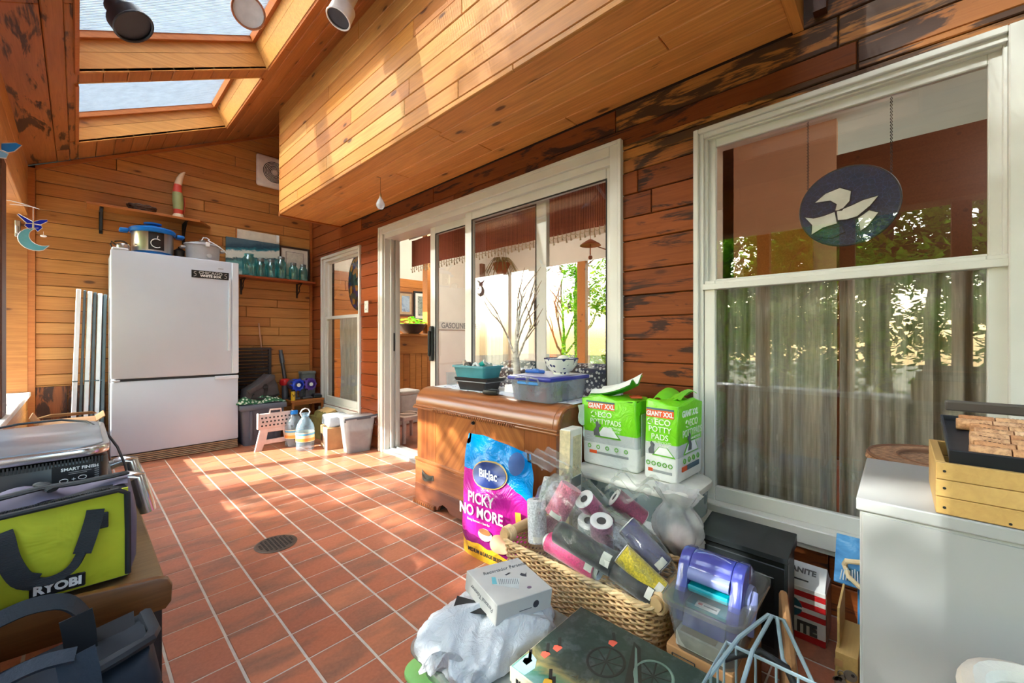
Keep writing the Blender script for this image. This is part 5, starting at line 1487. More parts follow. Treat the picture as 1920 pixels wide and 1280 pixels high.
m = MB(); taper_box(m, -0.118, 0.118, -0.092, 0.092, 0.006, 0.20, 0.018, 0.025); m.build('contents', pm('kibble', (176, 168, 158), 0.9, var=0.3, scale=60), t, True)
m = MB(); m.box((-0.145, -0.12, 0.308), (0.145, 0.12, 0.33), 0.008, seg=2); m.build('lid', film('bin_lid', (226, 226, 226), 0.7, 0.12, 0.2, 7), t, True)
m = MB(); m.tube([(-0.15, -0.128, 0.30), (-0.155, -0.132, 0.322), (-0.06, -0.136, 0.326), (0.06, -0.136, 0.33), (0.155, -0.132, 0.338), (0.15, -0.128, 0.315)], 0.009, 8); m.box((-0.05, -0.145, 0.310), (0.08, -0.124, 0.336), 0.006); m.build('latch', pm('latch_grey', (84, 90, 98), 0.4), t, True)
# ---- glass pull hanging from the bulkhead
t = thing('lamp_pull', 'clear glass drop on a thin cord hanging below the bulkhead', 'lamp pull', (1.56, 2.83, 2.05))
MB().lathe([(0, -0.035), (0.018, -0.03), (0.03, -0.012), (0.032, 0.005), (0.022, 0.03), (0.010, 0.05), (0.007, 0.06), (0, 0.06)], 16).build('drop', film('clear_drop', (228, 230, 232), 0.6, 0.05, 0.4, 30, 1.6), t, True)
MB().lathe([(0, 0.085), (0.006, 0.082), (0.008, 0.058), (0, 0.056)], 10).build('cap', pm('brass', (160, 120, 70), 0.4, 0.7), t, True)
MB().tube([(0, 0, 0.08), (0, 0, 0.205)], 0.0015, 5).build('cord', pm('cord_dark', (60, 50, 44), 0.8), t)
m = MB(); m.ribbon([(-0.03, 0, 0.2), (-0.012, 0, 0.203), (0, 0, 0.204)], 0.01, 0.003, (0, 1, 0)); m.build('hook', pm('brass', (160, 120, 70), 0.4, 0.7), t)
# ---- window ornaments
LEAD = pm('came_silver', (206, 210, 214), 0.35, 0.6)
def outline(parent, pts, nm, mat, y=0.0, r=0.0028, th=0.004):
    MB().prism(pts, y - th / 2, y + th / 2, 'y').build(nm, mat, parent)
    MB().tube([(p[0], y, p[1]) for p in pts], r, 5, closed=True).build('came', LEAD, parent)
t = thing('moon_suncatcher', 'stained glass suncatcher, royal blue butterfly above a pale blue crescent moon', 'ornament', (-0.225, 4.62, 1.89), 0.0)
CB = pm('glass_cobalt', (22, 44, 190), 0.2); CT = pm('glass_aqua', (96, 178, 206), 0.25)
outline(t, [(-0.004, 0.0), (-0.03, -0.004), (-0.075, 0.05), (-0.07, 0.056), (-0.03, 0.03), (-0.004, 0.014)], 'wing', CB)
outline(t, [(0.004, 0.0), (0.035, -0.002), (0.07, 0.03), (0.068, 0.042), (0.035, 0.034), (0.004, 0.014)], 'wing', CB)
outline(t, [(-0.004, -0.004), (-0.035, -0.008), (-0.04, -0.022), (-0.014, -0.05), (-0.004, -0.03)], 'wing', CB)
outline(t, [(0.004, -0.004), (0.04, -0.008), (0.044, -0.024), (0.022, -0.054), (0.004, -0.03)], 'wing', CB)
MB().tube([(0, 0, 0.016), (0, 0, -0.04)], 0.004, 6).build('butterfly_body', LEAD, t)
mo = []
for i in range(13):
    a = math.radians(95 + i * 17); mo.append((0.01 + 0.082 * math.cos(a), -0.115 + 0.082 * math.sin(a)))
mo2 = []
for i in range(13):
    a = math.radians(299 - i * 16); mo2.append((0.045 + 0.066 * math.cos(a) * 1.0, -0.092 + 0.066 * math.sin(a)))
outline(t, mo + mo2, 'crescent', CT)
MB().tube([(0, 0, 0.014), (0, 0, 0.12)], 0.0015, 4).build('cord', pm('cord_white', (222, 220, 216), 0.5), t)
MB().tube([(0.05, 0, -0.075), (0.05, 0, -0.05)], 0.001, 4).build('cord', pm('cord_white', (222, 220, 216), 0.5), t)
MB().ball((0.05, 0, -0.083), 0.011, 8, (1.6, 1, 0.8)).build('bead', pm('bead_white', (240, 240, 240), 0.1), t, True)
m = MB(); m.tube([(-0.21, 0.02, 0.13), (-0.11, 0.01, 0.145), (-0.04, 0.0, 0.132), (0.0, 0, 0.12), (0.03, 0, 0.112)], 0.003, 5); m.tube([(-0.11, 0.02, 0.12), (-0.05, 0.0, 0.122), (0.0, 0, 0.12)], 0.0022, 5); m.build('hook', LEAD, t)
t = thing('butterfly_suncatcher', 'light blue butterfly suncatcher hung in the porch window near the header', 'ornament', (-0.285, 3.46, 2.05), 0.0)
CS = pm('glass_sky', (40, 130, 210), 0.2); CS2 = pm('glass_pale', (130, 176, 220), 0.2)
outline(t, [(-0.02, 0.0), (0.03, -0.012), (0.05, 0.0), (0.076, 0.042), (0.055, 0.048), (0.01, 0.03)], 'wing', CS)
outline(t, [(-0.02, 0.0), (-0.07, -0.012), (-0.10, 0.0), (-0.126, 0.042), (-0.105, 0.048), (-0.06, 0.03)], 'wing', CS)
outline(t, [(-0.02, -0.004), (0.03, -0.02), (0.022, -0.045), (-0.004, -0.05)], 'wing', CS2)
outline(t, [(-0.03, -0.004), (-0.08, -0.02), (-0.072, -0.045), (-0.046, -0.05)], 'wing', CS2)
MB().tube([(-0.025, 0, 0.03), (-0.025, 0, -0.04)], 0.005, 6).build('butterfly_body', LEAD, t)
MB().tube([(-0.025, 0, 0.03), (-0.025, 0, 0.10)], 0.0012, 4).build('cord', pm('cord_white', (222, 220, 216), 0.5), t)
# ================================================================ CEDAR CHEST AND WHAT STANDS ON IT
def veneer(name, ang, c1, c2, sc=30):
    if name in _pm: return _pm[name]
    k = NT(name); v = k.coords('Object', (1, 1, 1))
    mp = k.n('Mapping'); mp.inputs['Rotation'].default_value = (ang, 0, 0); k.l(v, mp.inputs[0])
    m2 = k.n('Mapping'); m2.inputs['Scale'].default_value = (sc, sc, 1.2); k.l(mp.outputs[0], m2.inputs[0])
    f = k.noise(m2.outputs[0], 1.0, 5, 0.6, 0.4)
    k.l(k.ramp(f, [(0.34, lin(c1)), (0.66, lin(c2))]), k.b.inputs['Base Color'])
    k.b.inputs['Roughness'].default_value = 0.28; k.b.inputs['Coat Weight'].default_value = 0.2; k.b.inputs['Coat Roughness'].default_value = 0.2
    _pm[name] = k.m; return k.m
C1, C2 = (126, 70, 30), (172, 108, 54)
VU = veneer('walnut_up', math.radians(38), C1, C2); VD = veneer('walnut_down', math.radians(-38), C1, C2)
VV = veneer('walnut_vertical', 0, (116, 62, 28), (156, 92, 46), 22); VH = veneer('walnut_level', PI / 2, (120, 68, 34), (162, 100, 54), 22)
VDK = veneer('walnut_dark', PI / 2, (84, 44, 24), (112, 62, 34), 22)
t = thing('cedar_chest', 'old walnut blanket chest with rounded lid and chevron veneer front under the patio door', 'chest', (1.70, 1.685, 0))
HL = 0.566
MB().box((-0.205, -HL + 0.012, 0.10), (0.205, HL - 0.012, 0.605), 0.004).build('body', VV, t)
for y0, y1, m_ in ((0.36, HL - 0.012, VV), (0.0, 0.358, VD), (-0.358, -0.002, VU), (-HL + 0.012, -0.36, VV)):
    MB().box((-0.2085, y0, 0.29), (-0.203, y1, 0.60), 0.001).build('veneer_panel', m_, t)
m = MB(); m.box((-0.222, -HL - 0.004, 0.275), (0.21, HL + 0.004, 0.292), 0.005, seg=2); m.build('waist_moulding', VH, t, True)
m = MB(); m.box((-0.218, -HL, 0.128), (0.208, HL, 0.276), 0.004); m.build('drawer_case', VH, t)
m = MB(); m.box((-0.223, -HL + 0.02, 0.138), (-0.214, HL - 0.02, 0.268), 0.003); dr = m.build('drawer', VH, t)
PEW = pm('pewter_pull', (96, 96, 88), 0.4, 0.7)
for y in (0.42, -0.40):
    m = MB(); m.ribbon([(-0.224, y + 0.06, 0.215), (-0.232, y + 0.03, 0.205), (-0.238, y, 0.200), (-0.232, y - 0.03, 0.195), (-0.224, y - 0.06, 0.2)], 0.03, 0.004, (0, 0.3, 1)); m.ribbon([(-0.226, y + 0.055, 0.21), (-0.246, y + 0.02, 0.19), (-0.246, y - 0.02, 0.185), (-0.226, y - 0.05, 0.198)], 0.014, 0.005, (0, 0, 1)); m.build('drawer_pull', PEW, dr, True)
b = MB()
apr = [(-HL, 0.13), (HL, 0.13), (HL, 0.012), (0.35, 0.012), (0.33, 0.012), (0.315, 0.040), (0.28, 0.058), (0.24, 0.050), (0.215, 0.028), (0.18, 0.022), (-0.18, 0.022), (-0.215, 0.028), (-0.24, 0.050), (-0.28, 0.058), (-0.315, 0.040), (-0.33, 0.012), (-HL, 0.012)]
b.prism(apr, -0.218, -0.200, 'x', 0.002)
b.box((-0.2, -HL, 0.012), (0.208, -HL + 0.018, 0.13)); b.box((-0.2, HL - 0.018, 0.012), (0.208, HL, 0.13)); b.build('apron', VDK, t)
for s in (-1, 1):
    m = MB(); m.box((-0.232, s * 0.46 - 0.115, 0.0), (-0.205, s * 0.46 + 0.115, 0.034), 0.008, seg=2); ft = m.build('foot_moulding', VDK, t, True)
    m = MB()
    for i in range(11): m.box((-0.236, s * 0.46 - 0.105 + i * 0.02, 0.008), (-0.230, s * 0.46 - 0.094 + i * 0.02, 0.026), 0.002)
    m.build('dentil', VH, ft, kind='stuff')
for y in (-HL + 0.04, HL - 0.04): MB().box((0.12, y - 0.03, 0), (0.19, y + 0.03, 0.03)).build('foot', VDK, t)
m = MB(); m.box((-0.228, -HL - 0.006, 0.604), (0.212, HL + 0.014, 0.616), 0.004, seg=2); m.box((-0.222, -HL - 0.002, 0.616), (0.21, HL + 0.008, 0.628), 0.004, seg=2); m.build('lid_moulding', VH, t, True)
m = MB()
for i in range(44):
    y = 0.36 - i * 0.0155
    m.box((-0.233, y - 0.0056, 0.603), (-0.222, y + 0.0056, 0.620), 0.0025, rot=(0.35, 0, 0))
m.build('rope_carving', VH, t, kind='stuff')
prof = [(-0.212, 0.628)] + [(-0.117 - 0.095 * math.cos(a * PI / 20), 0.64 + 0.09 * math.sin(a * PI / 20)) for a in range(0, 11)] + [(0.205, 0.73), (0.205, 0.628)]
MB().prism(prof, -HL + 0.03, HL - 0.0, 'y').build('lid', VH, t, True)
for ins, y0, y1 in ((0.0, -HL, -HL + 0.03), (0.012, -HL - 0.006, -HL)):
    pr = [(-0.212 + ins, 0.628)] + [(-0.117 - (0.095 - ins) * math.cos(a * PI / 20), 0.64 + (0.09 - ins) * math.sin(a * PI / 20)) for a in range(0, 11)] + [(0.205, 0.73 - ins), (0.205, 0.628)]
    MB().prism(pr, y0, y1, 'y', 0.003).build('lid_end', VDK if ins else VH, t, True)
m = MB(); m.cyl((-0.209, 0.012, 0.582), (-0.216, 0.012, 0.582), 0.010, n=14); m.cyl((-0.216, 0.012, 0.582), (-0.224, 0.012, 0.582), 0.006, n=10); m.build('lock', M_BLK, t, True)
# ---- runner with scalloped lace ends
t = thing('lace_runner', 'white runner printed with small blue flowers, its scalloped crochet end hanging off the chest', 'runner', (1.72, 1.67, 0.7305))
k = NT('runner_print'); v = k.coords('Object', (1, 1, 1)); vo = k.n('TexVoronoi'); vo.inputs['Scale'].default_value = 26; k.l(v, vo.inputs['Vector'])
k.l(k.ramp(vo.outputs['Distance'], [(0.16, lin((70, 80, 140))), (0.22, lin((222, 224, 228)))]), k.b.inputs['Base Color']); k.b.inputs['Roughness'].default_value = 0.9
def rn(u, v):
    return (-0.115 + 0.29 * u + 0.006 * math.sin(v * 60), -0.553 + 1.10 * v, 0.0012 + 0.0012 * math.sin(v * 31 + u * 9))
m = MB(); m.grid(rn, 10, 60, 0.0012); m.build('cloth', k.m, t, True)
CRO = pm('crochet_cream', (214, 220, 204), 0.9, bump=0.5, bscale=120)
m = MB()
for i in range(4):
    for j, zz in ((0, -0.055), (1, -0.130), (2, -0.205)):
        x = -0.075 + i * 0.075 + (0.0375 if j % 2 else 0)
        if j == 2 and i in (0, 3): continue
        if j == 1 and i == 3: continue
        pts = [(x + 0.040 * math.cos(a * PI / 8), zz + 0.042 * math.sin(a * PI / 8)) for a in range(16)]
        m.prism(pts, -0.584 - 0.001 * (i % 2), -0.580, 'y')
m.prism([(-0.115, 0.002), (0.175, 0.002), (0.165, -0.04), (-0.10, -0.04)], -0.583, -0.579, 'y')
m.build('crochet_end', CRO, t)
# ---- black lunch trays and teal tub
t = thing('lidded_tray', 'flat black food tray with clear rim on the chest, under the teal tub', 'tray', (1.69, 1.875, 0.7335), 0.08)
m = MB(); taper_box(m, -0.075, 0.075, -0.125, 0.125, 0, 0.05, 0.012, 0.02); m.build('tray_body', M_BLK, t, True)
MB().box((-0.088, -0.138, 0.05), (0.088, 0.138, 0.056), 0.003).build('rim', pm('clear_rim', (150, 152, 154), 0.2), t)
m = MB(); taper_box(m, -0.088, 0.088, -0.155, 0.138, 0.057, 0.076, 0.006, 0.02); m.build('lid', M_BLK, t, True)
TEAL = pm('teal_plastic', (72, 140, 152), 0.45)
t = thing('teal_tub', 'teal plastic tub full of small sewing items, on top of the black tray', 'tub', (1.69, 1.885, 0.81), 0.08)
m = MB(); tray(m, -0.085, 0.085, -0.135, 0.135, 0, 0.068, 0.014, 0.004, 0.02); m.build('tub_body', TEAL, t, True)
m = MB(); tray(m, -0.092, 0.092, -0.142, 0.142, 0.060, 0.072, 0.0, 0.008, 0.022); m.build('rim', TEAL, t, True)
def spool(x, y, z, p, c, lab, r=0.013, L=0.05):
    t = thing('thread_spool', lab, 'spool', (x, y, z))
    d = Vector(p).normalized() * L / 2
    m = MB(); m.cyl(-d, d, r, n=12); m.build('thread', pm('thread_%d_%d' % (c[0], c[1]), c, 0.7), t, True)
    for s in (-1, 1): MB().cyl(d * s, d * s * 1.12, r * 1.25, n=12).build('flange', pm('spool_cap', (206, 202, 190), 0.6), t)
spool(1.66, 1.83, 0.885, (0.3, -1, 0.55), (34, 140, 130), 'green thread spool sticking up from the teal tub', 0.015, 0.075)
spool(1.65, 1.96, 0.882, (0.4, 0.7, 0.6), (180, 160, 140), 'beige thread spool in the teal tub', 0.012, 0.06)
t = thing('tape_measure', 'black coiled tape in the teal tub', 'tape', (1.635, 1.91, 0.872))
MB().cyl((-0.012, 0, 0), (0.012, 0, 0), 0.030, n=20).build('case', M_BLK, t, True); MB().cyl((-0.016, 0, 0), (-0.012, 0, 0), 0.012, n=14).build('hub', pm('spool_cap', (206, 202, 190), 0.6), t)
t = thing('tape_roll', 'black and white tape roll beside the green spool in the teal tub', 'tape', (1.64, 1.845, 0.872))
MB().tube([(0.0, 0.022 * math.cos(a * PI / 10), 0.022 * math.sin(a * PI / 10)) for a in range(20)], 0.010, 8, closed=True).build('roll', pm('tape_grey', (196, 196, 194), 0.5), t, True); MB().cyl((-0.008, 0, 0), (0.008, 0, 0), 0.013, n=14).build('core', M_BLK, t)
t = thing('paper_slip', 'crumpled pale paper at the edge of the teal tub', 'paper', (1.70, 1.80, 0.862))
m = MB(); m.grid(lambda u, v: ((u - 0.5) * 0.07, (v - 0.5) * 0.09, 0.03 + 0.014 * math.sin(u * 7 + v * 5) - 0.02 * u), 8, 8, 0.001); m.build('sheet', pm('paper', (206, 206, 204), 0.8), t, True)
t = thing('card_slip', 'pink card standing at the far corner of the teal tub', 'paper', (1.70, 2.0, 0.825))
MB().box((-0.002, -0.03, 0), (0.002, 0.02, 0.075), 0.0005, rot=(0, 0.2, 0)).build('card', pm('card_pink', (206, 176, 164), 0.7), t)
# ---- small things on the runner
t = thing('key_fob', 'small black remote with keys on the runner, in front of the black tray', 'remote', (1.575, 1.655, 0.734), 0.35)
m = MB(); m.box((-0.022, -0.05, 0), (0.022, 0.035, 0.026), 0.007, seg=2); m.build('case', M_BLK, t, True)
m = MB(); m.box((-0.015, -0.05, 0.026), (0.015, 0.0, 0.030), 0.003); m.build('button_pad', pm('pad_grey', (62, 62, 66), 0.6), t)
m = MB(); m.tube([(0.012 * math.cos(a * PI / 6), 0.05 + 0.012 * math.sin(a * PI / 6), 0.01) for a in range(12)], 0.002, 5, closed=True); m.build('key_ring', M_STEEL, t)
GL2 = film('clear_tumbler', (226, 230, 232), 0.12, 0.03, 0.1, 5, 1.5)
t = thing('glass_tumbler', 'clear square glass at the far end of the chest, behind the teal tub', 'glass', (1.73, 2.19, 0.7335))
m = MB(); tray(m, -0.032, 0.032, -0.032, 0.032, 0, 0.085, 0.004, 0.003, 0.012); m.build('tumbler', GL2, t, True)
m = MB(); m.cyl((0, 0, 0.005), (0, 0, 0.012), 0.024, n=14); m.build('glass_base', GL2, t, True)
# ---- twig tree on a white block
t = thing('twig_tree', 'bare white decorative birch twig tree on a square white block on the chest', 'ornament', (1.76, 1.625, 0.7335))
MB().box((-0.05, -0.05, 0), (0.05, 0.05, 0.042), 0.002).build('plinth', pm('block_white', (226, 226, 226), 0.5), t)
k = NT('birch_bark'); v = k.coords('Object', (14, 14, 40)); f = k.noise(v, 1.3, 4)
k.l(k.ramp(f, [(0.30, lin((66, 58, 52))), (0.42, lin((176, 166, 152))), (0.7, lin((214, 208, 196)))]), k.b.inputs['Base Color']); k.b.inputs['Roughness'].default_value = 0.8
BIR = k.m; BTW = pm('twig_brown', (150, 128, 108), 0.8)
tr_ = MB(); tr_.tube([(0, 0, 0.04), (0.004, 0, 0.14), (0, 0.004, 0.20), (-0.004, 0.0, 0.26), (0, -0.006, 0.33)], [0.026, 0.020, 0.019, 0.014, 0.010], 10)
rnd = random.Random(12)
tw = MB()
def twig(p, d, L, r, lev):
    pts = [p]; q = p; dd = d
    for i in range(4):
        dd = (dd + Vector((rnd.uniform(-0.16, 0.16), rnd.uniform(-0.22, 0.22), rnd.uniform(-0.02, 0.16)))).normalized()
        q = q + dd * L / 4; pts.append(q)
    (tr_ if r > 0.006 else tw).tube(pts, [r * (1 - 0.17 * i) for i in range(5)], 6)
    if lev > 0:
        for i in (2, 3, 4):
            twig(pts[i], (dd + Vector((rnd.uniform(-0.4, 0.4), rnd.choice((-1, 1)) * rnd.uniform(0.2, 0.65), 0.35))).normalized(), L * 0.62, r * 0.55, lev - 1)
for p, d, L in (((0, 0, 0.20), (0.1, 0.62, 0.8), 0.30), ((0, 0, 0.19), (-0.1, -0.75, 0.75), 0.27), ((0, 0, 0.26), (0, 0.35, 1), 0.30), ((0, 0, 0.27), (0.1, -0.42, 1), 0.26), ((0, -0.006, 0.32), (0, 0.1, 1), 0.28), ((0, 0, 0.30), (0.2, -0.15, 1), 0.26)):
    twig(Vector(p), Vector(d).normalized(), L, 0.0085, 1)
tr_.build('trunk', BIR, t, True); tw.build('twigs', BTW, t, True)
# ---- clear box with blue lid
t = thing('clip_box', 'clear plastic craft box with royal blue lid and clip handle on the chest', 'box', (1.685, 1.325, 0.7335), 0.02)
CLR = film('clear_box', (206, 212, 220), 0.30, 0.1, 0.25, 6, 1.45)
m = MB(); tray(m, -0.165, 0.165, -0.135, 0.135, 0, 0.105, 0.012, 0.003, 0.03); m.build('box_body', CLR, t, True)
LB = pm('lid_blue', (44, 52, 150), 0.3)
m = MB(); m.box((-0.172, -0.142, 0.102), (0.172, 0.142, 0.124), 0.01, seg=2); m.build('lid', LB, t, True)
m = MB(); m.box((-0.14, -0.115, 0.123), (0.14, 0.115, 0.1275), 0.003); m.build('lid_panel', pm('lid_panel', (176, 172, 190), 0.35), t)
m = MB(); m.tube([(-0.176, 0.075, 0.085), (-0.184, 0.07, 0.115), (-0.184, 0.03, 0.122), (-0.184, -0.03, 0.122), (-0.184, -0.07, 0.115), (-0.176, -0.075, 0.085)], 0.005, 8); m.box((-0.18, -0.008, 0.09), (-0.172, 0.008, 0.122), 0.002); m.build('clip_handle', CLR, t, True)
MB().box((-0.174, -0.07, 0.084), (-0.166, 0.07, 0.098), 0.003).build('clip', pm('clip_blue', (60, 140, 214), 0.3), t)
def inbox(nm, lab, x, y, r, h, c):
    t2 = thing(nm, lab, 'craft item', (1.685 + x, 1.325 + y, 0.738))
    MB().cyl((0, 0, 0), (0, 0, h), r, n=14).build('bottle', pm('craft_%d_%d' % (c[0], c[2]), c, 0.5), t2, True)
    MB().lathe([(0, h + 0.018), (r * 0.5, h + 0.018), (r * 0.6, h), (0, h)], 12).build('cap', pm('cap_white', (222, 222, 218), 0.5), t2, True)
inbox('craft_bottle', 'red bottle inside the clear craft box, at its near end', -0.12, -0.06, 0.018, 0.065, (206, 60, 40))
inbox('craft_bottle', 'olive bottle inside the clear craft box, beside the red one', -0.06, -0.10, 0.024, 0.07, (130, 136, 60))
inbox('craft_bottle', 'pink topped bottle inside the clear craft box, in its middle', -0.12, 0.02, 0.018, 0.06, (190, 84, 96))
inbox('craft_bottle', 'grey blue jar inside the clear craft box, at its far end', -0.11, 0.08, 0.026, 0.06, (110, 126, 146))
inbox('craft_bottle', 'tall brown bottle inside the clear craft box, under the bowl', 0.02, -0.08, 0.026, 0.07, (134, 110, 90))
# ---- blue tool and bowl on the lid
t = thing('blue_cutter', 'small blue folded craft tool lying on the lid of the craft box', 'tool', (1.66, 1.40, 0.862), 0.1)
BT = pm('tool_blue', (30, 86, 170), 0.35)
m = MB(); m.tube([(0.0, 0.055, 0.008), (0.022, 0.04, 0.010), (0.022, -0.04, 0.010), (0.0, -0.055, 0.008), (-0.022, -0.04, 0.010), (-0.022, 0.04, 0.010)], 0.0085, 8, closed=True); m.build('ring', BT, t, True)
m = MB(); m.box((-0.01, -0.012, 0.003), (0.022, 0.012, 0.022), 0.004); m.build('hinge', pm('tool_light', (96, 150, 220), 0.35), t)
t = thing('patterned_bowl', 'white bowl with blue rim and blue flowers on the lid of the craft box', 'bowl', (1.71, 1.265, 0.8612))
k = NT('flower_china'); v = k.coords('Object', (1, 1, 1)); vo = k.n('TexVoronoi'); vo.inputs['Scale'].default_value = 30; k.l(v, vo.inputs['Vector'])
v2 = k.n('TexVoronoi'); v2.inputs['Scale'].default_value = 95; k.l(v, v2.inputs['Vector'])
fm = k.math('ADD', vo.outputs['Distance'], k.math('MULTIPLY', v2.outputs['Distance'], 0.22))
k.l(k.ramp(fm, [(0.33, lin((40, 46, 92))), (0.37, lin((222, 222, 210)))]), k.b.inputs['Base Color']); k.b.inputs['Roughness'].default_value = 0.15
BW = [(0, 0.0), (0.042, 0.0), (0.042, 0.008), (0.060, 0.022), (0.080, 0.05), (0.088, 0.080), (0.084, 0.080), (0.074, 0.05), (0.055, 0.026), (0, 0.014)]
MB().lathe(BW, 30).build('bowl_body', k.m, t, True)
MB().tube([(0.0865 * math.cos(a * PI / 16), 0.0865 * math.sin(a * PI / 16), 0.0805) for a in range(32)], 0.0032, 6, closed=True).build('rim', pm('china_blue', (36, 42, 90), 0.2), t, True)
t = thing('egg', 'cream egg shaped ball resting in the patterned bowl', 'egg', (1.715, 1.255, 0.93))
MB().ball((0, 0, 0), 0.030, 14, (1, 1.25, 1)).build('shell', pm('egg_cream', (206, 198, 178), 0.5), t, True)
MB().ball((0.0, 0.01, -0.03), 0.028, 10, (1, 1.1, 0.8)).build('nest', pm('nest_brown', (120, 100, 78), 0.9), t, True)
# ---- rolled poster box leaning on the chest end
t = thing('poster_tube', 'long upright calendar box with cream label standing against the chest end', 'tube', (1.455, 1.060, 0.0), 0.12)
m = MB(); m.box((-0.055, -0.05, 0.0), (0.055, 0.0, 0.655), 0.003, rot=(0, 0.03, 0), piv=(0, 0, 0)); m.build('carton', pm('poster_white', (222, 216, 204), 0.5), t)
def pl(z0, z1, x0, x1, mat, nm): 
    MB().box((x0, -0.052, z0), (x1, -0.0495, z1), rot=(0, 0.03, 0), piv=(0, 0, 0)).build(nm, mat, t)
pl(0.455, 0.625, -0.032, 0.040, pm('poster_cream', (206, 190, 150), 0.6, var=0.15, scale=50), 'label')
pl(0.405, 0.450, -0.045, 0.045, pm('poster_band', (96, 98, 96), 0.5), 'band')
pl(0.33, 0.40, -0.045, 0.045, M_TXW, 'lower_label')
m = MB(); m.box((-0.0585, -0.05, 0.0), (-0.0545, 0.0, 0.65), rot=(0, 0.03, 0), piv=(0, 0, 0)); m.build('end_label', pm('poster_cream', (206, 190, 150), 0.6), t)
for i in range(5): pl(0.475, 0.60, -0.022 + i * 0.010, -0.020 + i * 0.010, pm('poster_ink', (120, 104, 80), 0.7), 'script_line')
# ================================================================ PILE IN FRONT OF THE LARGE WINDOW
# ---- translucent totes
TOTE = film('tote_frost', (222, 226, 218), 0.66, 0.22, 0.2, 4, 1.42)
TOTEB = film('tote_bubbles', (206, 222, 222), 0.66, 0.22, 0.15, 4, 1.42, spots=(16, (150, 168, 176)))
def rrect(x0, x1, y0, y1, r, n=5):
    pts = []
    for cx, cy, a0 in ((x1 - r, y1 - r, 0), (x0 + r, y1 - r, PI / 2), (x0 + r, y0 + r, PI), (x1 - r, y0 + r, 1.5 * PI)):
        for i in range(n + 1):
            a = a0 + i * PI / 2 / n; pts.append((cx + r * math.cos(a), cy + r * math.sin(a)))
    return pts
t = thing('lidded_tote', 'lower frosted storage tote with broad white lid on the floor under the window', 'tote', (1.715, 0.795, 0))
MB().prism(rrect(-0.16, 0.15, -0.25, 0.25, 0.06), 0.0, 0.27, 'z', 0.01).build('body', TOTE, t, True)
MB().prism(rrect(-0.205, 0.155, -0.30, 0.30, 0.10), 0.27, 0.312, 'z', 0.014).build('lid', pm('lid_white', (216, 214, 204), 0.5), t, True)
t = thing('lidded_tote', 'upper frosted storage tote printed with grey bubbles, carrying the puppy pad packs', 'tote', (1.725, 0.83, 0.3125))
MB().prism(rrect(-0.165, 0.14, -0.25, 0.255, 0.07), 0.0, 0.118, 'z', 0.006).build('body', TOTEB, t, True)
MB().prism(rrect(-0.185, 0.15, -0.272, 0.275, 0.085), 0.112, 0.142, 'z', 0.012).build('lid', pm('lid_white', (216, 214, 204), 0.5), t, True)
# ---- puppy pad packs
def bands(name, stops, axis=2, tilt=(0, 0, 0), rough=0.3, var=True):
    """flat printed bands along local z (a print on the pack, not light)"""
    k = NT(name); v = k.coords('Object', (1, 1, 1)); sp = k.n('SeparateXYZ'); k.l(v, sp.inputs[0])
    h = k.math('ADD', sp.outputs[axis], k.math('ADD', k.math('MULTIPLY', sp.outputs[0], tilt[0]), k.math('MULTIPLY', sp.outputs[1], tilt[1])))
    k.l(k.ramp(h, [(p, lin(c)) for p, c in stops], 'CONSTANT'), k.b.inputs['Base Color'])
    k.b.inputs['Roughness'].default_value = rough
    f = k.noise(v, 14, 4, 0.6, 1.2); k.bump(f, 0.5, 0.012)
    return k.m
LIME = (126, 206, 22)
PADM = bands('pad_pack_print', [(0.0, (232, 232, 226)), (0.105, (196, 198, 196)), (0.155, LIME)])
M_OR = pm('print_orange', (222, 84, 28), 0.5); M_GRN = pm('ink_green', (110, 180, 40), 0.5); M_GRY = pm('ink_grey3', (92, 94, 96), 0.5); M_BLUEG = pm('print_bluegrey', (70, 96, 112), 0.5); M_PAL = pm('ink_pale', (232, 236, 214), 0.5)
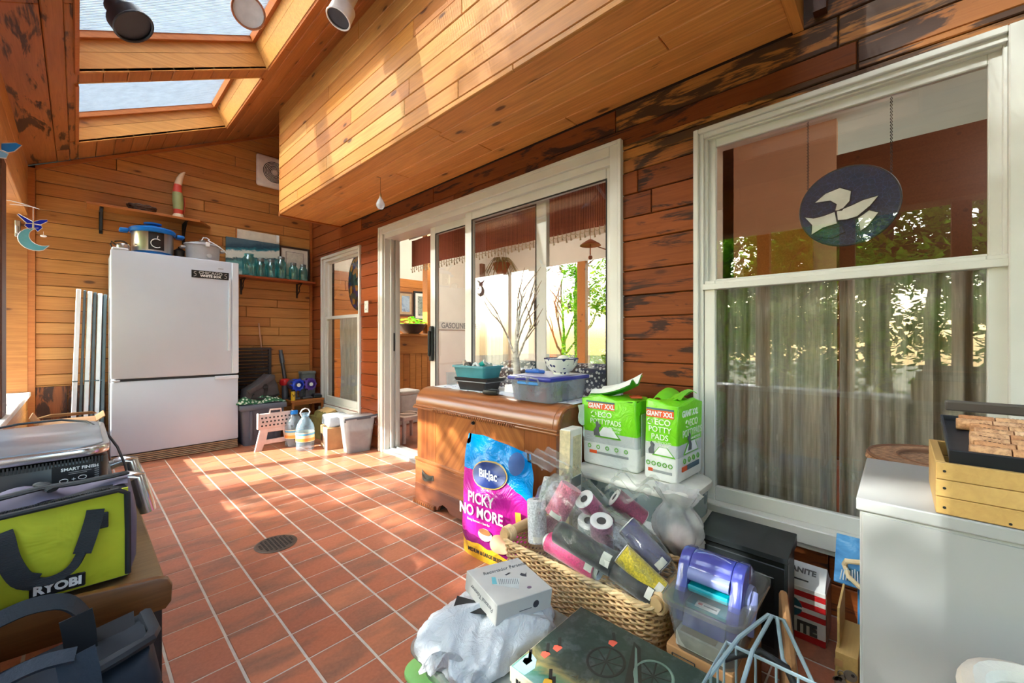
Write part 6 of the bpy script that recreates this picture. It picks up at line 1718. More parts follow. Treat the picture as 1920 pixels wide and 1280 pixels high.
def pad_face(t, x, yc, w, narrow):
    """print on the face at local x looking to -X; yc centre, w width"""
    s = w / 0.27 if not narrow else w / 0.15
    tx = lambda b, sz, y, z, m, sx=1.0, bold=0.0: text(b, sz, m, t, (x - 0.003, y, z), FACE_NX, sx=sx, bold=bold)
    def plate(y0, y1, z0, z1, m, nm='print_panel', d=0.0022): return MB().box((x - d, y0, z0), (x + 0.001, y1, z1)).build(nm, m, t)
    if narrow:
        plate(yc - w * 0.42, yc + w * 0.42, 0.262, 0.292, M_OR); tx('GIANT XXL', 0.027, yc, 0.276, M_TXW, 0.82, 0.0008)
        plate(yc - w * 0.42, yc + w * 0.42, 0.293, 0.300, M_BLUEG)
        tx('ECO', 0.034, yc - 0.012, 0.243, M_PAL, 1.0, 0.0005); tx('POTTY', 0.033, yc, 0.212, M_PAL, 0.95); tx('PADS', 0.033, yc, 0.181, M_PAL, 0.95)
        tx('with RECYCLED', 0.012, yc - 0.008, 0.160, M_PAL); tx('PLASTIC', 0.012, yc - 0.02, 0.147, M_PAL)
        ry, rz, rr = yc + 0.042, 0.243, 0.012; zz = 0.108; dy = yc + 0.03; q = 0.75
    else:
        plate(yc - 0.03, yc + 0.105, 0.262, 0.290, M_OR); tx('GIANT XXL', 0.030, yc + 0.036, 0.276, M_TXW, 0.85, 0.0008)
        plate(yc - 0.03, yc + 0.115, 0.291, 0.298, M_BLUEG)
        tx('ECO', 0.034, yc + 0.018, 0.238, M_PAL, 1.05, 0.0005); tx('POTTYPADS', 0.033, yc + 0.015, 0.205, M_PAL, 0.86)
        tx('with RECYCLED', 0.013, yc - 0.02, 0.183, M_PAL); tx('PLASTIC', 0.013, yc - 0.035, 0.168, M_PAL)
        ry, rz, rr = yc + 0.075, 0.238, 0.013; zz = 0.138; dy = yc + 0.05; q = 1.0
    for i in range(3):
        a = PI / 2 + i * 2 * PI / 3
        MB().tube([(x - 0.003, ry - rr * math.cos(a + b_), rz + rr * math.sin(a + b_)) for b_ in (0.2, 0.8, 1.4)], 0.0024, 5).build('recycle_arrow', M_PAL, t)
    dog = [(0.022, 0.0), (0.024, 0.022), (0.010, 0.046), (0.014, 0.062), (0.006, 0.072), (-0.002, 0.060), (-0.012, 0.054), (-0.010, 0.044), (-0.002, 0.040), (-0.004, 0.018), (-0.012, 0.0)]
    MB().prism([(dy - 0.022 - 0.02 + p[0] * -0 - 0.06 * q * i_, zz - 0.004 + j_ * 0.05 * q) for i_, j_ in ((-1.0, 0), (-0.35, 1), (0.45, 1), (1.2, 0)) for p in [(0, 0)]], x - 0.0032, x - 0.001, 'x').build('pad_outline', M_GRN, t)
    MB().prism([(dy - 0.042 - 0.06 * q * i_, zz + j_ * 0.05 * q) for i_, j_ in ((-0.8, 0.06), (-0.28, 0.88), (0.40, 0.88), (1.0, 0.06))], x - 0.0042, x - 0.002, 'x').build('pad_sheet', M_TXW, t)
    MB().prism([(dy - p[0] * -q, zz + 0.002 + p[1] * q * 0.95) for p in dog], x - 0.0054, x - 0.003, 'x').build('dog_silhouette', M_GRY, t)
    for i in range(5):
        MB().tube([(x - 0.0025, yc + w * 0.36 - i * w * 0.17 + 0.008 * math.cos(a * PI / 5), (0.088 if not narrow else 0.07) + 0.008 * math.sin(a * PI / 5)) for a in range(10)], 0.002, 4, closed=True).build('icon', M_GRN, t)
    zb = 0.056 if not narrow else 0.035
    plate(yc + w * 0.22, yc + w * 0.36, zb, zb + 0.014, M_OR); plate(yc - w * 0.36, yc + w * 0.215, zb, zb + 0.010, pm('print_grey2', (150, 152, 150), 0.5))
def pad_pack(lab, x0, x1, y0, y1, h, loc, rz, lean, face_narrow, seed):
    t = thing('pad_pack', lab, 'pet pad pack', loc, rz)
    rnd = random.Random(seed)
    m = MB(); m.box((x0, y0, 0), (x1, y1, h), 0.014, seg=3)
    bmesh.ops.subdivide_edges(m.bm, edges=m.bm.edges[:], cuts=2, use_grid_fill=True)
    for v in m.bm.verts:
        f = v.co.z / h
        v.co.y += lean * f
        inx = min(v.co.x - x0, x1 - v.co.x)
        if v.co.z > 0.02 and 0.02 < v.co.x < x1 - 0.02:
            v.co.z += rnd.uniform(-0.003, 0.003)
        if f > 0.97: v.co.z += 0.012 * math.sin(v.co.y * 30 + v.co.x * 25)
    m.build('wrapper', PADM, t, True, angle=70)
    return t
t = pad_pack('lime green and white puppy pad pack, wide printed face, torn open on top', 0.0, 0.15, -0.138, 0.138, 0.318, (1.655, 0.955, 0.4555), 0.03, 0.012, False, 3)
pad_face(t, 0.0, 0.004, 0.27, False)
m = MB(); m.grid(lambda u, v: (0.02 + 0.13 * u, 0.11 - 0.20 * v, 0.325 + 0.018 * math.sin(u * 8) + 0.055 * v * v + 0.02 * u * v), 8, 8, 0.003); m.build('torn_flap', pm('flap_green', (70, 150, 30), 0.4), t, True)
m = MB(); m.grid(lambda u, v: (0.018 + 0.13 * u, 0.11 - 0.20 * v, 0.330 + 0.018 * math.sin(u * 8) + 0.055 * v * v + 0.02 * u * v + 0.004 * u), 8, 8, 0.001); m.build('flap_lining', pm('flap_white', (220, 222, 210), 0.5), t, True)
MB().box((0.08, -0.10, 0.316), (0.13, -0.05, 0.324), rot=(0, 0, 0.7)).build('top_badge', M_OR, t)
MB().box((0.03, -0.1400, 0.07), (0.12, -0.1375, 0.255)).build('side_panel', pm('print_grey3', (176, 182, 180), 0.5), t)
t = pad_pack('lime green and white puppy pad pack turned corner on, nearest the window frame', 0.0, 0.25, -0.072, 0.072, 0.325, (1.645, 0.715, 0.4555), -0.04, -0.006, True, 8)
pad_face(t, 0.0, 0.0, 0.14, True)
# wide printed side of this pack looks to -Y
y = -0.0745
def sp_(b, sz, x, z, m, sx=1.0, bold=0.0): text(b, sz, m, t, (x, y - 0.003, z), FACE_NY, sx=sx, bold=bold)
MB().box((0.02, y - 0.0022, 0.262), (0.20, y + 0.002, 0.295)).build('print_panel', M_OR, t); sp_('GIANT XXL', 0.036, 0.115, 0.278, M_TXW, 0.85, 0.001)
MB().box((0.03, y - 0.0022, 0.296), (0.20, y + 0.002, 0.304)).build('print_panel', M_BLUEG, t)
sp_('ECO', 0.042, 0.15, 0.236, M_PAL, 1.0, 0.0005); sp_('POTTYPADS', 0.042, 0.138, 0.196, M_PAL, 0.85); sp_('with RECYCLED', 0.014, 0.17, 0.170, M_PAL); sp_('PLASTIC', 0.014, 0.18, 0.154, M_PAL)
for i in range(3):
    a = PI / 2 + i * 2 * PI / 3
    MB().tube([(0.085 + 0.014 * math.cos(a + b_), y - 0.003, 0.236 + 0.014 * math.sin(a + b_)) for b_ in (0.2, 0.8, 1.4)], 0.0026, 5).build('recycle_arrow', M_PAL, t)
MB().prism([(0.05, 0.112), (0.10, 0.165), (0.16, 0.165), (0.20, 0.112)], y - 0.0032, y - 0.001, 'y').build('pad_outline', M_GRN, t)
MB().prism([(0.06, 0.117), (0.105, 0.160), (0.155, 0.160), (0.19, 0.117)], y - 0.0042, y - 0.002, 'y').build('pad_sheet', M_TXW, t)
MB().prism([(0.10 + p[0], 0.125 + p[1]) for p in [(0.022, 0.0), (0.024, 0.022), (0.010, 0.046), (0.014, 0.062), (0.006, 0.072), (-0.002, 0.060), (-0.012, 0.054), (-0.010, 0.044), (-0.002, 0.040), (-0.004, 0.018), (-0.012, 0.0)]], y - 0.0054, y - 0.003, 'y').build('dog_silhouette', M_GRY, t)
for i in range(4): MB().tube([(0.06 + i * 0.045 + 0.010 * math.cos(a * PI / 5), y - 0.0025, 0.086 + 0.010 * math.sin(a * PI / 5)) for a in range(10)], 0.0022, 4, closed=True).build('icon', M_GRN, t)
MB().box((0.04, y - 0.0022, 0.045), (0.085, y + 0.002, 0.064)).build('print_panel', M_OR, t); MB().box((0.087, y - 0.0022, 0.045), (0.21, y + 0.002, 0.064)).build('print_panel', M_BLUEG, t)
m = MB(); m.grid(lambda u, v: (0.06 + 0.17 * u, 0.06 - 0.12 * v, 0.328 + 0.03 * math.sin(u * 2.6) + 0.012 * math.sin(v * 9)), 8, 8, 0.003); m.build('torn_flap', pm('flap_green2', (120, 196, 30), 0.4), t, True)
# ---- bag of dog food
t = thing('dog_food_bag', 'tall glossy blue and magenta dog food bag standing on the tile against the chest', 'pet food bag', (1.345, 1.385, 0), 0.14)
k = NT('dog_food_print'); v = k.coords('Object', (1, 1, 1)); sp = k.n('SeparateXYZ'); k.l(v, sp.inputs[0])
wob = k.math('MULTIPLY', k.math('SUBTRACT', k.noise(v, 7, 2), 0.5), 0.05)
h = k.math('ADD', sp.outputs[2], wob)
side = k.math('MULTIPLY', k.math('MAXIMUM', k.math('SUBTRACT', -0.04, sp.outputs[1]), 0.0), -0.55)
h = k.math('ADD', h, k.math('MULTIPLY', side, -1.0))
col = k.ramp(h, [(0.0, lin((226, 180, 40))), (0.085, lin((120, 14, 96))), (0.12, lin((186, 30, 146))), (0.40, lin((28, 134, 206)))], 'CONSTANT')
k.l(col, k.b.inputs['Base Color']); k.b.inputs['Roughness'].default_value = 0.22
k.bump(k.noise(v, 10, 4, 0.6, 1.5), 0.55, 0.02)
BH = 0.57
def bag_pt(u, v, back):
    z = v * BH
    w = 0.205 * (1 - 0.10 * max(0, v - 0.75) * 4) * (0.93 + 0.07 * min(1, v * 5))
    y = (0.5 - u) * 2 * w
    dep = 0.075 * (math.sin(PI * u) ** 0.6) * (1.0 if v < 0.45 else max(0.04, 1 - (v - 0.45) / 0.5)) * (0.55 + 0.45 * min(1, v * 6))
    top = -0.05 * max(0, (u - 0.25)) * max(0, v - 0.6) * 3.2
    cr = 0.006 * math.sin(u * 17 + v * 9) * math.sin(v * 13)
    return ((dep if back else -dep) + cr + 0.03 * v, y, z + top)
m = MB(); m.grid(lambda u, v: bag_pt(u, v, False), 26, 28); m.grid(lambda u, v: bag_pt(1 - u, v, True), 26, 28)
bmesh.ops.remove_doubles(m.bm, verts=m.bm.verts[:], dist=0.002)
m.build('pouch', k.m, t, True, angle=75)
def bagf(y, z): 
    u = 0.5 - y / 0.41; p = bag_pt(u, z / BH, False); return p[0]
def bt(b, sz, y, z, m_, sx=1.0, bold=0.0, sh=0.0, off=0.006): text(b, sz, m_, t, (bagf(y, z) - off, y, z), Euler((PI / 2, 0, -PI / 2)).to_matrix() @ Euler((0, -0.06, 0)).to_matrix(), sx=sx, bold=bold, shear=sh)
def patch(yc, zc, ry, rz_, mat, nm, off, n=24, par=None):
    vs = [(bagf(yc, zc) - off, yc, zc)] + [(bagf(yc + ry * math.cos(a * 2 * PI / n), zc + rz_ * math.sin(a * 2 * PI / n)) - off, yc + ry * math.cos(a * 2 * PI / n), zc + rz_ * math.sin(a * 2 * PI / n)) for a in range(n)]
    mm = MB(); V = [mm.bm.verts.new(q) for q in vs]
    for i in range(n): mm.bm.faces.new((V[0], V[1 + i], V[1 + (i + 1) % n]))
    return mm.build(nm, mat, par or t, True)
patch(0.015, 0.405, 0.105, 0.062, pm('emblem_gold', (196, 160, 80), 0.35), 'emblem', 0.008)
patch(0.015, 0.405, 0.099, 0.056, pm('emblem_navy', (20, 44, 110), 0.3), 'emblem', 0.011)
bt('Bil:Jac', 0.058, 0.015, 0.405, M_TXW, 0.85, 0.001, 0, 0.016)
bt('PICKY', 0.070, 0.035, 0.295, M_TXW, 0.85, 0.0015, 0, 0.010)
bt('NO MORE', 0.070, 0.030, 0.235, M_TXW, 0.85, 0.0015, 0, 0.010)
bt('Being Excused is Best for', 0.014, 0.04, 0.195, M_TXW, 1.0, 0, 0, 0.008)
bt('MEDIUM & LARGE BREED', 0.024, 0.0, 0.055, M_TXK, 0.8, 0.0005, 0, 0.012)
patch(-0.005, 0.150, 0.040, 0.026, pm('bowl_print', (206, 210, 212), 0.3), 'bowl_picture', 0.010)
patch(-0.005, 0.163, 0.034, 0.013, pm('kibble_print', (150, 96, 50), 0.6), 'bowl_picture', 0.013)
patch(-0.085, 0.125, 0.05, 0.045, pm('hand_print', (206, 160, 130), 0.5), 'hand_picture', 0.009)
patch(-0.125, 0.475, 0.040, 0.05, film('bag_window', (120, 130, 170), 0.6, 0.08, 0.2), 'clear_window', 0.010)
MB().ribbon([(bagf(-0.165, 0.26) - 0.012, -0.160, 0.275), (bagf(-0.165, 0.2) - 0.012, -0.168, 0.19)], 0.03, 0.002, (0, 1, 0)).build('yellow_label', pm('label_yellow', (222, 176, 60), 0.5), t)
# ---- wicker basket
WK = pm('wicker_honey', (206, 168, 116), 0.5, var=0.22, scale=40); WK2 = pm('wicker_light', (222, 190, 140), 0.5, var=0.15, scale=40)
t = thing('wicker_basket', 'long honey coloured wicker basket holding the bag of tulle rolls', 'basket', (1.315, 0.83, 0))
BX, BY, BHt = 0.165, 0.315, 0.245
def per(s, z, off):
    """point on the rounded outline, s in 0..1"""
    f = z / BHt; bx = BX * (0.88 + 0.12 * f); by = BY * (0.90 + 0.10 * f); r = 0.05
    L = [2 * (by - r), PI / 2 * r, 2 * (bx - r), PI / 2 * r] * 2
    d = (s % 1.0) * sum(L); i = 0
    while d > L[i]: d -= L[i]; i += 1
    cs = [(bx, -(by - r), 0, 1), (bx - r, by - r, 0), (bx - r, by, -1, 0), (-(bx - r), by - r, 1), (-bx, by - r, 0, -1), (-(bx - r), -(by - r), 2), (-(bx - r), -by, 1, 0), (bx - r, -(by - r), 3)]
    c = cs[i]
    if len(c) == 4:
        x, y = c[0] + c[2] * d, c[1] + c[3] * d
        nx, ny = ((1, 0), (0, 1), (-1, 0), (0, -1))[i // 2]
    else:
        a = c[2] * PI / 2 + d / r; nx, ny = math.cos(a), math.sin(a); x, y = c[0] + r * nx, c[1] + r * ny
    return (x + nx * off, y + ny * off, z)
NS = 78
rows = 25
wv = MB()
for r_ in range(rows):
    z = 0.008 + r_ * (BHt - 0.012) / rows
    pts = []
    for i in range(NS * 3):
        s = i / (NS * 3); ph = PI * (s * NS) + (PI if r_ % 2 else 0)
        pts.append(per(s, z + 0.0015 * math.sin(s * 90 + r_), 0.0050 * math.cos(ph)))
    wv.tube(pts, 0.0046, 5, closed=True, flat=0.85)
wv.build('weave', WK, t, True, kind='stuff')
st = MB()
for i in range(NS):
    s = (i + 0.5) / NS
    st.tube([per(s, 0.0, 0), per(s, BHt * 0.5, 0), per(s, BHt + 0.006, 0)], 0.0034, 5, caps=False)
st.build('stake', WK, t, kind='stuff')
rm = MB()
for q in range(3):
    rm.tube([tuple(Vector(per(i / 150, BHt + 0.004, 0.007 * math.cos(i * 0.9 + q * 2.09))) + Vector((0, 0, 0.006 * math.sin(i * 0.9 + q * 2.09)))) for i in range(150)], 0.0052, 5, closed=True)
rm.build('rim', WK2, t, True)
MB().prism(rrect(-BX * 0.86, BX * 0.86, -BY * 0.88, BY * 0.88, 0.04), 0.003, 0.012, 'z').build('base', WK, t)
for s in (-1, 1):
    m = MB(); m.cyl((-0.155, s * (BY - 0.005), BHt + 0.018), (0.155, s * (BY - 0.005), BHt + 0.018), 0.021, n=18); h = m.build('handle', pm('handle_wood', (212, 176, 124), 0.5), t, True)
    m = MB()
    for e in (-0.125, 0.125):
        for q in range(4): m.tube([(e + q * 0.009 - 0.014, s * (BY - 0.005) + 0.026 * math.cos(a * PI / 7), BHt + 0.014 + 0.028 * math.sin(a * PI / 7)) for a in range(14)], 0.006, 5, closed=True)
    m.build('binding', WK2, h, True, kind='stuff')
# ---- tulle rolls in the basket
FLG = pm('roll_flange', (206, 204, 200), 0.4); LBL = pm('roll_label', (222, 218, 204), 0.6)
def tulle(a, b, r, c, lab, flange=True, label=True, alpha=None):
    a = Vector(a); b = Vector(b); mid = (a + b) / 2
    t = thing('tulle_roll', lab, 'fabric roll', tuple(mid), 0, 'tulle rolls in the wicker basket')
    d = (b - a).normalized(); L = (b - a).length / 2
    key = 'tulle_%d_%d_%d' % tuple(c)
    if key not in _pm:
        k = NT(key); v = k.coords('Object', (1, 1, 1)); f = k.noise(v, 160, 2, 0.6)
        k.l(k.ramp(f, [(0.3, lin([x * 0.72 for x in c])), (0.7, lin(c))]), k.b.inputs['Base Color']); k.b.inputs['Roughness'].default_value = 0.55; k.b.inputs['Sheen Weight'].default_value = 0.4
        k.bump(f, 0.4, 0.002); _pm[key] = k.m
    MB().cyl(-d * L, d * L, r, n=22).build('tulle', _pm[key], t, True)
    if flange:
        for s in (-1, 1):
            up = Vector((0, 0, 1)) if abs(d.z) < 0.9 else Vector((1, 0, 0))
            e1 = d.cross(up).normalized(); e2 = d.cross(e1)
            R = 0.68 * r
            MB().tube([d * s * (L + 0.002) + (e1 * math.cos(q * PI / 10) + e2 * math.sin(q * PI / 10)) * R for q in range(20)], r * 0.33, 8, closed=True, flat=0.25).build('flange', FLG, t, True)
            MB().cyl(d * s * L, d * s * (L + 0.003), r * 0.42, n=14).build('core_hole', pm('core_dark', (58, 56, 54), 0.8), t)
    if label:
        up = Vector((0, 0, 1)); e1 = d.cross(up).normalized(); e2 = e1.cross(d).normalized()
        if e2.z < 0: e2 = -e2
        pts = []
        mm = MB(); V = []
        cam_ = (Vector((0, 0, 1.04)) - mid); cam_ -= d * cam_.dot(d); cam_.normalize(); sd = d.cross(cam_)
        for i in range(7):
            an = (i - 3) * 0.17
            n_ = cam_ * math.cos(an) + sd * math.sin(an)
            V.append((mm.bm.verts.new(n_ * (r + 0.0012) + d * (L * 0.70)), mm.bm.verts.new(n_ * (r + 0.0012) + d * (L * 0.98))))
        for i in range(6): mm.bm.faces.new((V[i][0], V[i + 1][0], V[i + 1][1], V[i][1]))
        mm.build('label', LBL, t, True)
    return t
tulle((1.195, 0.645, 0.355), (1.215, 0.525, 0.275), 0.034, (232, 206, 44), 'bright yellow tulle roll with white flanged core, near corner of the basket')
tulle((1.18, 0.885, 0.352), (1.185, 0.665, 0.315), 0.040, (30, 32, 34), 'long black tulle roll lying across the middle of the basket', flange=False)
tulle((1.185, 0.665, 0.300), (1.19, 0.535, 0.265), 0.032, (44, 44, 44), 'shorter black tulle roll at the near end of the basket, below the yellow one', flange=False)
tulle((1.185, 0.93, 0.300), (1.185, 0.73, 0.272), 0.036, (226, 40, 120), 'hot pink tulle roll at the front edge of the basket')
tulle((1.245, 0.875, 0.500), (1.20, 0.915, 0.395), 0.042, (232, 128, 150), 'soft pink tulle roll standing tilted at the top of the pile', flange=False)
tulle((1.20, 1.005, 0.427), (1.185, 0.985, 0.285), 0.036, (226, 226, 226), 'white tulle roll standing upright at the far end of the basket')
tulle((1.205, 0.725, 0.430), (1.245, 0.745, 0.315), 0.038, (166, 112, 136), 'mauve tulle roll standing upright in the middle with its white core facing up')
tulle((1.24, 0.815, 0.470), (1.335, 0.785, 0.362), 0.036, (190, 96, 134), 'rose tulle roll behind the mauve one, core turned towards the camera')
tulle((1.275, 0.67, 0.410), (1.29, 0.55, 0.312), 0.036, (72, 70, 110), 'navy tulle roll beside the yellow one')
tulle((1.35, 0.755, 0.462), (1.40, 0.675, 0.390), 0.036, (142, 62, 90), 'wine coloured tulle roll at the back of the basket', label=False)
tulle((1.225, 0.79, 0.405), (1.27, 0.82, 0.31), 0.036, (168, 170, 172), 'silver grey tulle roll with white core, between the soft pink and mauve rolls', label=False)
tulle((1.28, 0.985, 0.490), (1.25, 1.0, 0.375), 0.038, (220, 220, 218), 'white tulle roll at the back, half hidden by the clear bag', flange=False, label=False)
tulle((1.33, 0.90, 0.36), (1.34, 0.62, 0.30), 0.045, (200, 196, 200), 'pale tulle roll lying at the bottom back of the basket', flange=False, label=False)
tulle((1.27, 1.02, 0.30), (1.28, 0.80, 0.26), 0.045, (206, 140, 160), 'pale pink tulle roll lying low at the far end of the basket', flange=False, label=False)
# ---- clear bag around the rolls
t = thing('clear_bag', 'big crinkled clear plastic bag open over the tulle rolls in the basket', 'bag', (1.27, 0.785, 0.27))
CB_ = film('clear_film', (226, 230, 226), 0.07, 0.14, 0.34, 26, 1.5)
rnd = random.Random(4)
def bagfn(u, v):
    a = u * 2 * PI; ca, sa = math.cos(a), math.sin(a)
    q = math.cos(v * PI / 2)
    rx = 0.14 * (abs(ca) ** 0.7) * (1 if ca > 0 else -1); ry = 0.275 * (abs(sa) ** 0.7) * (1 if sa > 0 else -1)
    far = 0.5 + 0.5 * sa
    z = (0.16 + 0.13 * far + 0.03 * math.sin(a * 3)) * math.sin(v * PI / 2)
    k_ = 0.010 * math.sin(a * 11 + v * 9) + 0.007 * math.sin(a * 23 - v * 17) + 0.006 * math.sin(a * 5 + v * 31)
    return ((rx * (0.25 + 0.75 * q) + k_), (ry * (0.25 + 0.75 * q) + k_ * 1.2 + 0.05 * (v ** 2)), z + k_ * 0.6 - 0.01)
m = MB(); m.grid(bagfn, 72, 18)
m.build('film', CB_, t, True, angle=50)
m = MB(); m.grid(lambda u, v: (-0.06 + 0.13 * u, 0.20 + 0.10 * v - 0.05 * u, 0.27 + 0.05 * v + 0.012 * math.sin(u * 17 + v * 6)), 16, 8); m.build('bag_mouth', film('clear_film_fold', (232, 234, 230), 0.18, 0.10, 0.4, 20, 1.4), t, True); m = MB(); m.grid(lambda u, v: (0.02 + 0.10 * u, -0.02 - 0.16 * v, 0.225 + 0.05 * u + 0.02 * math.sin(v * 9) + 0.012 * math.sin(u * 19)), 14, 10); m.build('bag_mouth', film('clear_film_fold', (232, 234, 230), 0.18, 0.10, 0.4, 20, 1.4), t, True)
# ---- knotted white bag
t = thing('knotted_bag', 'knotted thin white plastic bag stuffed between the basket, totes and black cabinet', 'bag', (1.535, 0.600, 0.235))
WB = film('thin_white_bag', (226, 226, 226), 0.55, 0.16, 0.5, 12, 1.42)
def kb(u, v):
    a = u * 2 * PI
    r = (0.095 * math.sin(min(1, v / 0.75) * PI * 0.82) + (0.012 if v < 0.8 else 0.010 + (v - 0.8) * 0.20)) * (1 + 0.09 * math.sin(a * 9 + v * 8))
    return (r * math.cos(a) * 0.6, r * math.sin(a) * 0.85, 0.245 * v + 0.006 * math.sin(a * 6))
m = MB(); m.grid(kb, 48, 20); m.build('bag_film', WB, t, True, angle=60)
MB().ball((-0.005, -0.01, 0.075), 0.050, 12, (0.8, 1.0, 0.9)).build('contents', pm('bag_pink', (214, 190, 186), 0.7, var=0.15, scale=20), t, True)
m = MB(); m.tube([(0.014 * math.cos(a * PI / 5), 0.014 * math.sin(a * PI / 5), 0.196 + 0.004 * math.sin(a)) for a in range(10)], 0.008, 6, closed=True); m.build('knot', WB, t, True)
# ---- black cabinet box (mail safe)
t = thing('black_drop_box', 'upright matte black metal drop box with overhanging sloped lid, by the window sill', 'cabinet', (1.63, 0.395, 0))
KM = pm('black_metal', (20, 24, 26), 0.35, var=0.1); KM2 = pm('black_metal2', (34, 38, 40), 0.3)
MB().box((-0.066, -0.132, 0.0), (0.078, 0.132, 0.318), 0.004).build('body', KM, t)
m = MB(); m.prism([(-0.082, 0.322), (-0.080, 0.338), (0.08, 0.366), (0.08, 0.325)], -0.139, 0.139, 'y', 0.002); m.build('lid', KM2, t)
MB().box((-0.072, -0.136, 0.01), (-0.066, 0.136, 0.30), 0.002).build('door', KM2, t)
MB().box((-0.0745, -0.10, 0.03), (-0.071, 0.10, 0.262), 0.002).build('door_panel', KM, t)
MB().box((-0.0745, -0.138, 0.0), (-0.05, -0.128, 0.318), 0.002).build('corner_post', KM2, t)
m = MB(); m.cyl((-0.0745, 0.09, 0.15), (-0.08, 0.09, 0.15), 0.010, n=12); m.build('lock', M_STEEL, t)
# ---- beer carton
t = thing('striped_carton', 'white carton with red stripes and grey letters behind the black drop box', 'box', (1.722, 0.178, 0), 0)
STR = bands('carton_stripes', [(0.0, (200, 32, 36)), (0.022, (226, 222, 216)), (0.068, (226, 222, 216)), (0.075, (200, 32, 36)), (0.096, (226, 222, 216)), (0.112, (200, 32, 36)), (0.131, (226, 222, 216)), (0.147, (200, 32, 36)), (0.167, (214, 212, 208))], rough=0.45)
MB().box((0.0, 0.0, 0.0), (0.14, 0.27, 0.182), 0.002).build('carton', STR, t)
m = MB(); m.prism([(0.0, 0.180), (0.07, 0.238), (0.14, 0.180)], 0.002, 0.27, 'y', 0.002); m.build('gable_top', pm('carton_grey', (200, 200, 200), 0.5), t)
m = MB(); m.box((0.004, -0.002, 0.004), (0.136, 0.001, 0.176)); m.build('side_print', art_mat('carton_side', [(56, 44, 40), (120, 90, 70), (90, 30, 30)], 16), t)
text('ITE', 0.052, pm('carton_letter', (78, 76, 76), 0.5), t, (-0.003, 0.052, 0.045), FACE_NX, sx=0.8, bold=0.003)
text('GRAN', 0.052, pm('carton_letter', (78, 76, 76), 0.5), t, (-0.003, 0.145, 0.045), FACE_NX, sx=0.8, bold=0.003)
_o = text('GRANITE', 0.026, pm('carton_letter', (78, 76, 76), 0.5), t, (0.045, 0.085, 0.2185), Euler((math.radians(39.5), 0, -PI / 2)), sx=1.0, bold=0.001)
MB().cyl((-0.0015, 0.098, 0.108), (0.002, 0.098, 0.108), 0.033, n=24).build('round_emblem', pm('carton_blue', (36, 92, 112), 0.5), t)
MB().box((-0.0025, 0.062, 0.105), (-0.001, 0.10, 0.111)).build('emblem_bar', M_TXW, t)
MB().box((0.018, 0.10, 0.196), (0.022, 0.05, 0.199), rot=(0, -0.69, 0)).build('handle_slot', M_BLK, t)
# ---- clear bin with die cutting machine, on a carton
t = thing('shipping_carton', 'brown carton printed with two up arrows under the clear bin', 'box', (1.262, 0.385, 0))
MB().box((-0.14, -0.085, 0), (0.15, 0.085, 0.198), 0.003).build('carton', M_CARD, t)
def arrow(y): return [(y - 0.006, 0.115), (y - 0.006, 0.150), (y - 0.013, 0.150), (y, 0.172), (y + 0.013, 0.150), (y + 0.006, 0.150), (y + 0.006, 0.115)]
for y in (0.050, 0.025): MB().prism(arrow(y), -0.142, -0.139, 'x').build('arrow', M_TXK, t)
m = MB()
for a, b_ in (((0.068, 0.105), (0.068, 0.18)), ((0.008, 0.105), (0.008, 0.18)), ((0.068, 0.18), (0.008, 0.18)), ((0.068, 0.105), (0.008, 0.105))): m.tube([(-0.1405, a[0], a[1]), (-0.1405, b_[0], b_[1])], 0.0015, 4)
m.build('arrow_frame', M_TXK, t)
text('pet.', 0.045, pm('print_red', (190, 40, 40), 0.6), t, (-0.1415, -0.04, 0.150), FACE_NX, shear=0.2, bold=0.001)
t = thing('clear_bin', 'clear plastic bin on a brown carton, holding the purple die cutter', 'bin', (1.255, 0.375, 0.2))
BIN = film('clear_bin_plastic', (206, 208, 206), 0.16, 0.12, 0.12, 5, 1.35)
m = MB(); tray(m, -0.155, 0.155, -0.098, 0.098, 0.0, 0.132, 0.022, 0.004, 0.03); m.build('bin_body', BIN, t, True)
m = MB(); tray(m, -0.162, 0.162, -0.105, 0.105, 0.124, 0.135, 0.0, 0.010, 0.034); m.build('rim', BIN, t, True)
t = thing('printed_card_box', 'flat white printed card box lying in the bottom of the clear bin', 'box', (1.18, 0.385, 0.206))
MB().box((-0.055, -0.062, 0), (0.12, 0.06, 0.040), 0.002).build('card_box', pm('card_white', (216, 210, 196), 0.6, var=0.14, scale=40), t)
MB().box((-0.050, -0.04, 0.040), (-0.012, 0.05, 0.0408)).build('top_print', pm('card_tan', (186, 170, 140), 0.6), t)
t = thing('die_cutter', 'translucent purple hand cranked die cutting machine sitting in the clear bin', 'craft machine', (1.262, 0.385, 0.248), 0.0)
t.scale = (0.92, 0.9, 0.80)
PUR = NT('purple_plastic'); PUR.b.inputs['Base Color'].default_value = lin((112, 112, 196)); PUR.b.inputs['Roughness'].default_value = 0.16; PUR.b.inputs['Coat Weight'].default_value = 0.5
_v = PUR.coords('Object', (1, 1, 1)); PUR.l(PUR.ramp(PUR.noise(_v, 6, 3), [(0.3, lin((58, 66, 150))), (0.7, lin((104, 106, 186)))]), PUR.b.inputs['Base Color'])
PUR.b.inputs['Transmission Weight'].default_value = 0.15
PM_ = PUR.m; LAV = pm('lavender_plastic', (124, 132, 184), 0.25, coat=0.4); TQ = pm('machine_teal', (26, 136, 150), 0.35)
def arch(z0): return [(-0.105, 0.0), (0.095, 0.0), (0.095, 0.10), (0.075, 0.165), (0.04, 0.20), (0.0, 0.212), (-0.03, 0.205), (-0.058, 0.175), (-0.075, 0.12), (-0.105, 0.075)]
for s in (-1, 1):
    y0 = s * 0.078 - 0.018; m = MB(); m.prism(arch(0), y0, y0 + 0.036, 'y', 0.008); m.build('side_wall', PM_, t, True)
